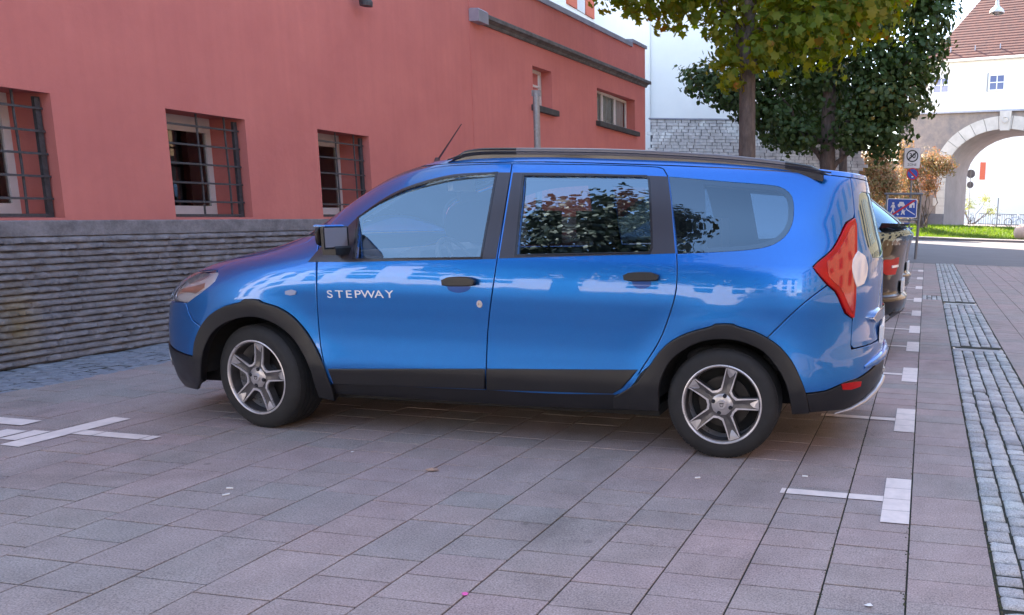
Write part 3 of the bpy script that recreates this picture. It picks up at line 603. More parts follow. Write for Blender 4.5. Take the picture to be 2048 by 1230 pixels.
for sx in (-1, 1):
    for k in range(5):
        b = MB(); xx = sx * (gw + (.45 if k % 2 else .32)); b.box(xx - (.45 if k % 2 else .32), xx + (.45 if k % 2 else .32), -.1, .0, .9 + k * .6, .9 + k * .6 + .58); b.build('quoin', M['ashlar'], gate)
for xa, xb in ((X0, -gw), (gw, X1)): b = MB(); b.box(xa, xb, -.15, 0, 0, .9); b.build('base_course', M['base_stone'], gate)
b = MB(); b.box(X0, X1, -.22, .1, 8.3, 8.42); b.build('string_course', M['zinc'], gate)
b = MB(); b.box(-6.1, X1, .05, D - .05, 8.42, 11.95); b.build('upper_wall', M['white_wall'], gate)
b = MB(); b.box(-6.35, X1, -.3, -.02, 11.95, 12.12, bev=.05); b.box(-6.35, -6.1, -.3, D, 11.95, 12.12, bev=.05); b.build('gutter', M['cream'], gate)
M['rooftile'] = mat('clay_roof_tiles', (.15, .06, .048), .85, col2=(.085, .042, .04), vscale=2.2, bump=.4, bscale=20)
rz0, rz1 = 12.0, 19.5; slope = (rz1 - rz0) / 6.
nr_ = 34
for i in range(nr_):      # courses of tiles
    t0, t1 = i / nr_, (i + 1) / nr_
    za, zb = rz0 + (rz1 - rz0) * t0, rz0 + (rz1 - rz0) * t1; ya, yb = -.25 + 6 * t0, -.25 + 6 * t1; xa, xb = -6.3 + 3.9 * t0, -6.3 + 3.9 * t1
    b = MB(); b.add([(xa, ya - .02, za + .05), (X1, ya - .02, za + .05), (X1, yb, zb + .02), (xb, yb, zb + .02), (xa, ya - .02, za - .01), (X1, ya - .02, za - .01)], [(0, 1, 2, 3), (4, 5, 1, 0)])
    b.add([(xa, ya, za + .05), (xb, yb, zb + .02), (xb, 12 - yb, zb + .02), (xa, 12 - ya, za + .05)], [(0, 1, 2, 3)]); b.build('tile_course', M['rooftile'], gate, fix=False)
for k in range(6): b = MB(); b.box(-4.6 + k * 1.85, -4.53 + k * 1.85, .3, .36, 12.75, 13.1); b.build('snow_guard', M['zinc'], gate)
for (xa, xb) in ((-5.75, -4.35), (-1.5, -.2)):
    wn = empty('window'); wn.parent = gate; za, zb = 9.75, 10.98
    b = MB(); b.box(xa, xa + .15, -.04, .1, za, zb); b.box(xb - .15, xb, -.04, .1, za, zb); b.box(xa + .15, xb - .15, -.04, .1, zb - .15, zb); b.box(xa + .15, xb - .15, -.04, .1, za, za + .12); b.box((xa + xb) / 2 - .035, (xa + xb) / 2 + .035, -.02, .1, za + .12, zb - .15); b.box(xa + .15, (xa + xb) / 2 - .035, -.02, .1, (za + zb) / 2 - .03, (za + zb) / 2 + .03); b.box((xa + xb) / 2 + .035, xb - .15, -.02, .1, (za + zb) / 2 - .03, (za + zb) / 2 + .03); b.build('window_frame', M['white'], wn)
    b = MB(); b.box(xa + .14, xb - .14, .0, .045, za + .1, zb - .14); b.build('pane', mat('sky_lit_pane', (.12, .16, .3), .06, spec=.8), wn)
    b = MB(); b.box(xa - .05, xa - .0, -.1, .06, za, zb + .05); b.build('shutter_edge', M['steel'], wn)
# old town wall left of the gate, sun dapples painted as white patches in the stone colour
cw = empty('town_wall', (0, 0, 0), label='old grey town wall of coursed stone with sun dapples painted as white patches', cat='wall')
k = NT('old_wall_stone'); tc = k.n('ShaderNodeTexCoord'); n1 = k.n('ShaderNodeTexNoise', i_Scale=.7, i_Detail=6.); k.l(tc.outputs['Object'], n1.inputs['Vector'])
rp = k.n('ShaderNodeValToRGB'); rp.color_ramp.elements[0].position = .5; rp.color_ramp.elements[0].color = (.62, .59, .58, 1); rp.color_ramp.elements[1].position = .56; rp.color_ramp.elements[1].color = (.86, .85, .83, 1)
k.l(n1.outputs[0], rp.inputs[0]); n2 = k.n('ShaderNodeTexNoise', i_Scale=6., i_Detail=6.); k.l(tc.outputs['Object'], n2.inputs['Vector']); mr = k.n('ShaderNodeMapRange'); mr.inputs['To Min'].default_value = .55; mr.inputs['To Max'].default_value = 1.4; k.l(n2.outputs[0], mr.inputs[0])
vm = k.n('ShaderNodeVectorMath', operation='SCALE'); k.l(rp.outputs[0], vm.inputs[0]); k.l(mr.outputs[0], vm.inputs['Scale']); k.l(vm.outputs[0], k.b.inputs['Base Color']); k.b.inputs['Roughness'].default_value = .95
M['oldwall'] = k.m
b = MB(); b.box(-12.2, -3.0, 34.06, 34.8, 0, 5.2); b.build('wall_core', M['base_stone'], cw)
sj = MB(); cnt = 0
for r_ in range(38):
    z0 = 5.2 - (r_ + 1) * .135; x = -12.3 + rng.random() * .3 - r_ * .012
    while x < -3.0:
        L = .2 + rng.random() * .35; h = rng.random() * .05
        if cnt < 290 and z0 > 2.9 and x > -12.4:
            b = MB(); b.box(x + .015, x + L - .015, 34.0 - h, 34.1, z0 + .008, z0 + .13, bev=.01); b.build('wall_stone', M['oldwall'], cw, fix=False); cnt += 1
        else: sj.box(x + .015, x + L - .015, 34.0 - h, 34.1, z0 + .008, z0 + .13)
        x += L
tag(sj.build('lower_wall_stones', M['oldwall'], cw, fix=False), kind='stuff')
b = MB(); b.box(-12.25, -2.95, 33.92, 34.9, 5.2, 5.26); b.build('wall_coping', M['zinc'], cw)
# tall white town house behind the wall
th = empty('white_town_house', (0, 0, 0), label='tall white town house with red window shutters behind the old town wall', cat='building')
M['bright_white'] = mat('white_facade_paint', (.86, .85, .83), .85, var=.04, vscale=.5)
b = MB(); b.box(-34, -8.6, 38, 48.5, 0, 14.5); b.build('wall', M['bright_white'], th)
b = MB(); b.box(-34, -13.6, 20.5, 37.9, 0, 17.5); b.build('added_shade_wing', M['bright_white'], th)  # wing added to shade the paving; its top shows as white house wall
b = MB(); b.add([(-34.3, 37.6, 14.5), (-8.2, 37.6, 14.5), (-8.2, 43.2, 17), (-34.3, 43.2, 17), (-34.3, 48.9, 14.5), (-8.2, 48.9, 14.5)], [(0, 1, 2, 3), (3, 2, 5, 4), (1, 5, 2), (0, 3, 4), (0, 4, 5, 1)]); b.build('roof', M['rooftile'], th)
M['shutter'] = mat('orange_red_shutter', (.62, .12, .06), .6)
wn = empty('window'); wn.parent = th
b = MB(); b.box(-13.6, -13.55, 29.75, 30.45, 8.75, 10.5); b.build('window_frame', M['frame_white'], wn)
for ya in (28.9, 30.5): b = MB(); b.box(-13.6, -13.53, ya, ya + .8, 8.75, 10.5); b.build('shutter', M['shutter'], wn)
for zz in (10.55,):
    for k_ in range(3):
        xc = -17.25 - k_ * 3.4
        wn = empty('window'); wn.parent = th
        b = MB(); b.box(xc - .4, xc + .4, 37.93, 37.99, zz, zz + 1.5); b.build('window_frame', M['frame_white'], wn)
        b = MB(); b.box(xc - .33, xc + .33, 37.91, 37.94, zz + .07, zz + 1.43); b.build('pane', M['gloss_black'], wn)
        for sx in (-1, 1): b = MB(); b.box(xc + sx * .68 - .24, xc + sx * .68 + .24, 37.9, 37.95, zz, zz + 1.5); b.build('shutter', M['shutter'], wn)
# autumn shrubs in front of the gate and city wall
def shrub(name, base, clumps, dens, size, m, label, cat='shrub', stems=9, h=3.2, group=None):
    root = empty(name, base, label=label, cat=cat, group=group); B = np.array(base); sb = MB()
    for _ in range(stems):
        c_ = random.choice(clumps); limb(sb, (random.uniform(-.3, .3), random.uniform(-.2, .2), 0), Vector(c_[:3]) - Vector(base), .05, .012, 6, .09)
    sb.build('stems', M['bark'], root, smooth=60)
    P, Nn, T = clump_points(clumps, dens, .4); tag(leafmesh('foliage', P - B, Nn, size, m, T, 2, root), kind='stuff'); return root
shrub('autumn_shrub', (-4.1, 49.9, .1), [(-5.2, 50.5, 4.6, 1.3, 1.3, 1.2), (-3.6, 50.5, 4.4, 1.3, 1.3, 1.3), (-4.5, 50, 2.6, 1.6, 1.3, 1.5), (-2.6, 50.4, 3.2, 1.3, 1.2, 1.6), (-3, 50.4, 5.1, .9, .9, .7), (-6.6, 50.2, 3.6, 1.5, 1.2, 2.2)], 1900, .25, M['leaf3'], 'orange and pink autumn shrub behind the parked cars beside the road', stems=14)
shrub('autumn_shrub', (-.2, 55.5, .5), [(-1.2, 55.4, 4.4, 1.2, 1.2, 1.2), (.2, 55.4, 5., 1.2, 1.2, 1.0), (1.1, 55, 4.7, .9, .9, .7), (-1.8, 55.5, 5.6, 1., 1.1, 1.), (-1.6, 55.4, 2.6, 1.1, 1.1, 1.4), (.1, 55.4, 3.6, .9, .9, .9)], 1300, .23, M['leaf3'], 'brown spreading shrub growing against the left pier of the stone arch', stems=16)
# beyond the gate
gwl = MB(); gwl.box(-16, -.9, 60.6, 61.2, .5, 5.2); gwl.box(-16.1, -.85, 60.5, 61.3, 5.2, 5.35); tag(gwl.build('garden_wall', M['rubble']), 'rough stone wall running left from the gate house behind the shrubs', 'wall')
fb = empty('bright_house', (0, 0, .69), label='bright white house with orange shutters seen through the stone archway', cat='building')
b = MB(); b.box(-3, 24, 92, 100, 0, 15); b.build('wall', M['bright_white'], fb)
b = MB(); b.add([(-3.4, 91.5, 15), (24.4, 91.5, 15), (24.4, 96, 19), (-3.4, 96, 19), (-3.4, 100.5, 15), (24.4, 100.5, 15)], [(0, 1, 2, 3), (3, 2, 5, 4), (1, 5, 2), (0, 3, 4), (0, 4, 5, 1)]); b.build('roof', M['rooftile'], fb)
for xc, zz in ((5.75, 4.9), (10.9, 4.9)):
    wn = empty('window'); wn.parent = fb
    b = MB(); b.box(xc - .1, xc + .5, 91.9, 91.96, zz, zz + 1.9); b.build('shutter', M['shutter'], wn)
shrub('street_bush', (4.4, 80, .7), [(4.1, 80, 2.6, 1., 1., 1.), (5.6, 80, 3.2, .9, .9, .7), (3.2, 81, 4.2, .8, .8, 1.2), (6.2, 80, 2.1, 1.0, .9, .7)], 420, .2, M['leaf4'], 'yellow-green bush lit by the sun beyond the stone archway')
shrub('street_bush', (13.2, 88, .7), [(13., 88, 4., 1.4, 1.4, 2.4), (12.6, 88, 7., 1., 1.2, 1.8)], 380, .24, M['leaf4'], 'tall green tree at the right edge beyond the archway', cat='tree')
rl = empty('railing', (4.6, 72, .69), label='dark metal railing along the street beyond the archway', cat='railing')
b = MB(); b.box(0, 6.5, -.02, .02, 1.0, 1.05); b.box(0, 6.5, -.02, .02, .12, .16); b.build('rail', M['iron'], rl)
for i in range(33): b = MB(); b.box(i * .2 - .012, i * .2 + .012, -.012, .012, .0, 1.0); b.build('baluster', M['iron'], rl)
ds = empty('round_road_sign', (3.46, 68, .69), label='two round road signs on a pole seen from behind inside the archway', cat='road sign')
b = MB(); b.tube([(0, 0, 0), (0, 0, 4.6)], .035, 8); b.build('pole', M['steel'], ds, smooth=True)
for zz, r_ in ((4.25, .36), (3.35, .28)): b = MB(); b.lathe([(0, 0), (r_, 0), (r_, .03), (0, .03)], 24, 'y', c=(0, .05, zz)); b.build('sign_plate', M['base_stone'], ds)
def bicycle(loc, rz, label, m):
    root = empty('bicycle', loc, rz, label=label, cat='bicycle', group='bicycles parked by the railing')
    for xx in (-.52, .52):
        b = MB(); b.lathe([(.33 + .018 * math.cos(a), .018 * math.sin(a)) for a in [i * math.pi / 3 for i in range(6)]], 24, 'y', c=(xx, 0, .35), close=True)
        b.build('wheel', M['rubber'], root, smooth=True)
    b = MB()
    for p in [((-.52, 0, .35), (-.1, 0, .32)), ((-.1, 0, .32), (-.22, 0, .82)), ((-.22, 0, .78), (.36, 0, .82)), ((-.1, 0, .32), (.38, 0, .72)), ((-.52, 0, .35), (-.22, 0, .78)), ((.36, 0, .9), (.52, 0, .35))]: b.tube(p, .018, 6)
    b.build('frame', m, root)
    b = MB(); b.box(-.35, -.1, -.06, .06, .88, .93, bev=.02); b.build('saddle', M['trim'], root)
    b = MB(); b.tube([(.3, -.27, 1.0), (.4, 0, 1.02), (.3, .27, 1.0)], .014, 6); b.tube([(.36, 0, .9), (.38, 0, 1.02)], .014, 6); b.build('handlebar', M['steel'], root)
bicycle((7.6, 71.3, .69), R(12), 'blue bicycle leaning at the railing nearest the right edge', mat('blue_frame', (.03, .08, .25), .4))
bicycle((3.9, 70.5, .69), R(70), 'dark bicycle parked beside the left pier of the archway', M['gloss_black'])
bicycle((6.5, 71.0, .69), R(-8), 'white bicycle standing in the middle before the railing', M['white'])
b = MB(); b.lathe([(0, -.05)] + [(.56 * math.cos(a), .5 + .55 * math.sin(a)) for a in [R(-65 + i * 12.9) for i in range(13)]] + [(0, 1.05)], 28, 'z')
M['boulder'] = mat('pink_sandstone', (.5, .36, .3), .85, var=.15, vscale=3, bump=.5, bscale=15)
tag(b.build('stone_ball', M['boulder'], smooth=True, loc=(6.05, 51.6, -.02)), 'round pink sandstone ball on the grass verge at the right edge', 'stone ball')
b = MB(); b.tube([(0, 0, 0), (0, 0, 2.1)], .045, 10); tag(b.build('metal_post', M['steel'], loc=(5.0, 58.3, .68)), 'slim grey post on the verge in front of the archway railing', 'post')
# grass
n = 26000; gx = rng.uniform(-9, 10, n); gy = 50.25 + 7.6 * rng.random(n) ** 1.2
gzv = np.array([zg(a, b_) for a, b_ in zip(gx, gy)]); gp = np.stack([gx, gy, gzv + .05], 1); gnrm = np.stack([rng.normal(size=n) * .5, -np.ones(n), rng.normal(size=n) * .25], 1)
def blades():
    V = np.zeros((n, 3, 3)); a = rng.random(n) * 6.28; wv = np.stack([np.cos(a), np.sin(a), 0 * a], 1) * .03; lean = rng.normal(size=(n, 3)) * .05; lean[:, 2] = .10 + .1 * rng.random(n)
    base = gp - [0, 0, .08]; V[:, 0] = base - wv; V[:, 1] = base + wv; V[:, 2] = base + lean
    me = bpy.data.meshes.new('grass'); me.from_pydata(V.reshape(-1, 3).tolist(), [], [(3 * i, 3 * i + 1, 3 * i + 2) for i in range(n)]); at = me.attributes.new('tone', 'FLOAT', 'FACE'); at.data.foreach_set('value', rng.random(n).astype(np.float32)); me.materials.append(M['grass'])
    o = bpy.data.objects.new('grass', me); C.objects.link(o); return tag(o, 'sunlit green grass on the verge before the gate house', 'grass', kind='stuff')
blades()
# lamp hanging over the street
hl = empty('street_lamp', (1.8, 26, 7.6), label='white shaded street lamp hanging over the road in front of the tiled roof', cat='street lamp')
b = MB(); b.lathe([(.05, .34), (.06, .2), (.09, .16), (.19, .08), (.235, -.02), (.22, -.04), (.17, .04), (.05, .1)], 28, 'z'); b.build('lamp_shade', M['white'], hl, smooth=True)
b = MB(); b.lathe([(0, -.1), (.09, -.08), (.12, -.02), (.1, .05), (0, .06)], 20, 'z'); b.build('lamp_bowl', M['lens'], hl, smooth=True)
b = MB(); b.tube([(0, 0, .3), (0, 0, .75)], .045, 10); b.tube([(-14, 3, 2.2), (-7, 1.5, 1.1), (0, 0, .75), (7, -1.5, 1.2), (14, -3, 2.3)], .01, 6); b.build('suspension', M['steel'], hl, smooth=True)
# ---------------------------------------------------------------- signs at the end of the car park
SY = 24.6
def text_mesh(s, size, m, name, parent, loc, rot, ext=.002, sx=1, space=1, bold=0):
    cu_ = bpy.data.curves.new(name, 'FONT'); cu_.body = s; cu_.size = size; cu_.extrude = ext; cu_.align_x = 'CENTER'; cu_.align_y = 'CENTER'; cu_.space_character = space; cu_.offset = bold
    o = bpy.data.objects.new(name, cu_); C.objects.link(o); dg = bpy.context.evaluated_depsgraph_get(); me = bpy.data.meshes.new_from_object(o.evaluated_get(dg)); bpy.data.objects.remove(o)
    me.materials.clear(); me.materials.append(m); o = bpy.data.objects.new(name, me); C.objects.link(o); o.parent = parent; o.location = loc; o.rotation_euler = rot; o.scale = (sx, 1, 1); return o
M['sign_blue'] = mat('sign_blue', (.01, .08, .42), .4); M['sign_red'] = mat('sign_red', (.55, .01, .03), .4); M['ink'] = mat('sign_black', (.02, .02, .025), .5); M['sign_white'] = mat('sign_white', (.78, .78, .8), .45)
def P2(pts, y0, y1, m, name, parent): b = MB(); b.prism(pts, y0, y1); return b.build(name, m, parent)
zs_ = empty('living_street_sign', (-.757, SY, 1.58), label='blue end of living street sign with red stripe in a grey tubular frame', cat='road sign')
b = MB(); b.tube([(-.556, 0, .42), (.62, 0, .445)], .035, 10); b.tube([(.57, 0, .42), (.475, 0, -1.55)], .042, 12); b.tube([(-.46, 0, .4), (-.5, 0, -1.58)], .042, 12); b.tube([(-.5, 0, -.36), (.54, 0, -.34)], .025, 10); b.build('frame', M['steel'], zs_, smooth=True)
def rr_(w_, h_, r_, n_=5): return [(sx * (w_ - r_) + r_ * math.cos(a), sy * (h_ - r_) + r_ * math.sin(a)) for sx, sy, a0 in ((1, 1, 0), (-1, 1, 90), (-1, -1, 180), (1, -1, 270)) for a in [R(a0 + 90 * i / n_) for i in range(n_ + 1)]]
P2(rr_(.46, .29, .05), -.06, -.045, M['sign_white'], 'sign_border', zs_); pn = P2(rr_(.435, .265, .04), -.064, -.0605, M['sign_blue'], 'sign_panel', zs_)
def circ(cx_, cz_, r_, n_=14): return [(cx_ + r_ * math.cos(i * 2 * math.pi / n_), cz_ + r_ * math.sin(i * 2 * math.pi / n_)) for i in range(n_)]
y0_, y1_ = -.068, -.0645
b = MB()
def q(pts): b.prism(pts, y0_, y1_)
q(circ(-.27, .14, .035)); q([(-.31, .1), (-.23, .1), (-.2, .0), (-.22, -.01), (-.24, .04), (-.245, -.04), (-.2, -.17), (-.24, -.17), (-.27, -.07), (-.31, -.17), (-.35, -.17), (-.3, -.04), (-.3, .04), (-.34, 0), (-.35, .02)])
q([(-.13, .06), (-.13, .12), (-.1, .13), (-.08, .19), (.04, .19), (.06, .13), (.08, .12), (.08, .06)]); q(circ(-.09, .055, .028)); q(circ(.04, .055, .028))
q(circ(.03, -.06, .026)); q([(-.02, -.08), (.07, -.08), (.1, -.04), (.11, -.05), (.08, -.12), (.1, -.2), (.07, -.2), (.03, -.14), (-.0, -.2), (-.03, -.2), (.0, -.12)]); q(circ(-.12, -.19, .03))
q([(.22, .02), (.22, .16), (.3, .22), (.38, .16), (.38, .02), (.34, .02), (.34, .1), (.3, .1), (.3, .02)]); q([(.12, .0), (.14, -.05), (.4, -.2), (.4, -.17), (.16, -.03), (.14, .02)])
b.build('pictogram', M['sign_white'], zs_)
P2([(-.38, -.24), (-.31, -.255), (.41, .235), (.38, .255), (.33, .25)], -.0715, -.0685, M['sign_red'], 'stripe', zs_)
po = empty('sign_pole', (-.505, SY + .12, 0), label='galvanised pole carrying the white 30 sign and the round stopping sign', cat='pole')
b = MB(); b.tube([(-.01, 0, 0), (-.005, 0, 2.0), (.0, 0, 3.4)], .03, 12); b.build('tube', M['steel'], po, smooth=True)
z30 = empty('zone_sign', (-.522, SY + .04, 3.09), R(0), label='white rectangular end of 30 zone sign at the top of the pole', cat='road sign')
P2(rr_(.235, .3, .03), -.02, 0, M['sign_white'], 'sign_panel', z30); P2([(-.27, -.29), (-.245, -.29), (-.245, .29), (-.27, .29)], -.03, .03, M['steel'], 'sign_edge', z30)
b = MB(); b.lathe([(.145, -.0235), (.18, -.0235), (.18, -.0205), (.145, -.0205)], 32, 'y', c=(0, 0, .06), close=True); b.build('ring', M['ink'], z30)
text_mesh('30', .2, M['ink'], 'number', z30, (0, -.023, .06), (R(90), 0, 0), bold=.004); text_mesh('ZONE', .1, M['ink'], 'lettering', z30, (0, -.023, -.2), (R(90), 0, 0))
P2([(-.13, -.04), (-.1, -.07), (.13, .16), (.1, .19)], -.0265, -.0245, M['ink'], 'stripe', z30)
ns = empty('no_stopping_sign', (-.491, SY + .04, 2.615), label='round blue and red stopping sign below the white 30 sign', cat='road sign')
P2(circ(0, 0, .185, 32), -.02, 0, M['sign_red'], 'sign_border', ns); P2(circ(0, 0, .15, 32), -.024, -.0205, M['sign_blue'], 'sign_panel', ns)
P2([(-.12, .085), (-.085, .12), (.12, -.085), (.085, -.12)], -.028, -.0245, M['sign_red'], 'stripe', ns); P2([(-.03, -.1), (.03, -.1), (.03, -.06), (-.03, -.06)], -.028, -.0245, M['sign_white'], 'arrow', ns)
# grey post beside the red building
b = MB(); b.tube([(0, 0, 0), (0, 0, 2.53)], .034, 14); b.box(-.045, .05, -.012, .012, 2.49, 2.55); b.tube([(0, 0, 2.15), (.0, -.05, 2.15)], .012, 8)
tag(b.build('grey_post', M['steel'], smooth=40, loc=(-4.12, 8.0, 0)), 'plain grey metal post rising behind the roof of the blue car', 'post')
# ---------------------------------------------------------------- street behind the viewpoint (seen only as reflections)
ob = empty('street_house', (0, 0, 0), label='long white street house with rows of windows across the street', cat='building')
b = MB(); b.box(-52, 9, -26, -17, 0, 7.6); b.build('wall', M['bright_white'], ob)
b = MB(); b.add([(-52.4, -16.6, 7.6), (9.4, -16.6, 7.6), (9.4, -21.5, 9.4), (-52.4, -21.5, 9.4), (-52.4, -26.4, 7.6), (9.4, -26.4, 7.6)], [(0, 1, 2, 3), (3, 2, 5, 4), (1, 5, 2), (0, 3, 4), (0, 4, 5, 1)]); b.build('roof', M['rooftile'], ob)
for zz in (.9, 3.3, 5.6):
    for i in range(24):
        xc = -50 + i * 2.5; b = MB(); b.box(xc - .55, xc + .55, -17.0, -16.97, zz, zz + 1.6); b.build('window', M['gloss_black'], ob)
oh = empty('ochre_street_house', (0, 0, 0), label='ochre plastered street house along the right side of the street', cat='building')
M['ochre'] = plaster('ochre_render', (.24, .18, .125), (.2, .145, .1))
b = MB(); b.box(9.5, 20, -14, 40, 0, 9.0); b.build('wall', M['ochre'], oh)
b = MB(); b.box(9.2, 20.3, -14.3, 40.3, 9.0, 9.3); b.build('roof', M['rooftile'], oh)
for zz in (1.0, 3.9, 6.5):
    for i in range(18): b = MB(); b.box(9.47, 9.5, -12.6 + i * 2.9, -11.5 + i * 2.9, zz, zz + 1.6); b.build('window', M['gloss_black'], oh)
rt = [(-7.0 + dx, -9 + dy, z * 1.5, r1, r1, r2 * 1.5) for dx, dy, z, r1, r2 in ((.2, 0, 7.7, 1.3, .9), (-1.0, .3, 7.0, 1.5, .9), (1.3, -.2, 6.7, 1.6, .9), (0, .5, 5.9, 2.1, 1.2), (-2.2, 0, 5.6, 1.3, .7), (2.6, .3, 5.6, 1.6, 1.1), (0, -.2, 4.4, 2.4, 1.2), (4.3, 0, 4.6, 1.7, 1.1), (5.6, 0, 4.0, 1.4, .9), (6.8, 0, 3.9, 1.3, .9), (7.8, 0, 3.2, 1.2, .8), (6.4, 0, 2.6, 1.5, .9), (-3.9, 0, 4.6, 1.2, .5), (-5.2, .4, 4.0, 1.2, .6), (4.6, 0, 3.0, 1.8, 1.0), (-2.6, 0, 4.4, 1.6, 1.1), (2.2, 0, 3.2, 2., 1.2), (-1.5, 0, 3.0, 2, 1.2))]
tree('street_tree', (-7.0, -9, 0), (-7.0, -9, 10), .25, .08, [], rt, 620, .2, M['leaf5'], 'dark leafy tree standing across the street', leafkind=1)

# ================================================================ cars
def tab(x,xs,ys):
    # monotone-ish smooth interpolation (cubic hermite, finite-diff slopes limited)
    xs=np.asarray(xs,float); ys=np.asarray(ys,float); x=np.clip(np.asarray(x,float),xs[0],xs[-1])
    h=np.diff(xs); d=np.diff(ys)/h
    m=np.zeros(len(xs)); m[0]=d[0]; m[-1]=d[-1]
    for i in range(1,len(xs)-1):
        if d[i-1]*d[i]>0:
            w1=2*h[i]+h[i-1]; w2=h[i]+2*h[i-1]; m[i]=(w1+w2)/(w1/d[i-1]+w2/d[i])
    k=np.clip(np.searchsorted(xs,x,side='right')-1,0,len(h)-1)
    t=(x-xs[k])/h[k]; t2=t*t; t3=t2*t
    return (2*t3-3*t2+1)*ys[k]+(t3-2*t2+t)*h[k]*m[k]+(-2*t3+3*t2)*ys[k+1]+(t3-t2)*h[k]*m[k+1]
LODGY=dict(sc=-1.15,
 sf=([.15,.25,.4,.55,.68,.78,.86,.94,1.0,1.05,1.09,1.13,1.25,1.4,1.52,1.6],[-3.72,-3.74,-3.74,-3.74,-3.72,-3.68,-3.59,-3.43,-3.24,-3.04,-2.92,-2.82,-2.64,-2.42,-2.21,-1.98]),
 sr=([.15,.25,.36,.46,.56,.66,.8,1.0,1.1,1.3,1.45,1.6],[.76,.81,.85,.862,.856,.84,.828,.835,.835,.79,.75,.71]),
 w=([.15,.25,.35,.42,.5,.58,.68,.78,.87,.94,1.0,1.06,1.1,1.2,1.4,1.5,1.56,1.6],[.79,.835,.858,.867,.864,.862,.866,.875,.882,.880,.872,.858,.843,.805,.735,.69,.652,.61]),
 nf=([.15,.5,.7,.95,1.1,1.6],[9,10,9.5,7.5,5.8,4.8]),
 nr=([.15,.6,1.1,1.6],[9,9,9,9]),
 rise=([-3.7,-2.6,-1.9,-1.5,-1.0,-.4,.2,.86],[0,0,.0,.02,.035,.03,.015,-.015]),sc2=-2.81,flare=.012,vb=1.05,vt=1.6,crown=.035,tc=.8475)
def S(a,v,B=LODGY):
    """body surface: a in [-1,1] front centre -> rear centre round the left side, v nominal height -> (s,y,z); y outward half width"""
    a=np.asarray(a,float); v=np.asarray(v,float); a,v=np.broadcast_arrays(a,v)
    vv=np.minimum(v,B['vt']); xi=np.sin(np.pi/2*a)
    sf=tab(vv,*B['sf']); sr=tab(vv,*B['sr']); w=tab(vv,*B['w'])
    n=np.where(a<0,tab(vv,*B['nf']),tab(vv,*B['nr']))
    L=np.where(a<0,B['sc']-sf,sr-B['sc'])
    s=B['sc']+L*xi; y=w*np.maximum(1-np.abs(xi)**n,0)**(1/2.2)
    for c in (0.,B['sc2']):
        rho=np.hypot(s-c,vv-.31); y=y+B['flare']*np.exp(-((rho-.43)/.09)**2)
    k=np.clip((v-B['vt'])/(2-B['vt']),0,1); kk=1-k
    s=B['sc']+.25*0+(s-B['sc'])*kk; y=y*kk
    z=vv+tab(s,*B['rise'])*np.clip((vv-B['vb'])/(B['vt']-B['vb']),0,1)+B['crown']*(1-kk**2)
    return np.stack([s,y,z],-1)

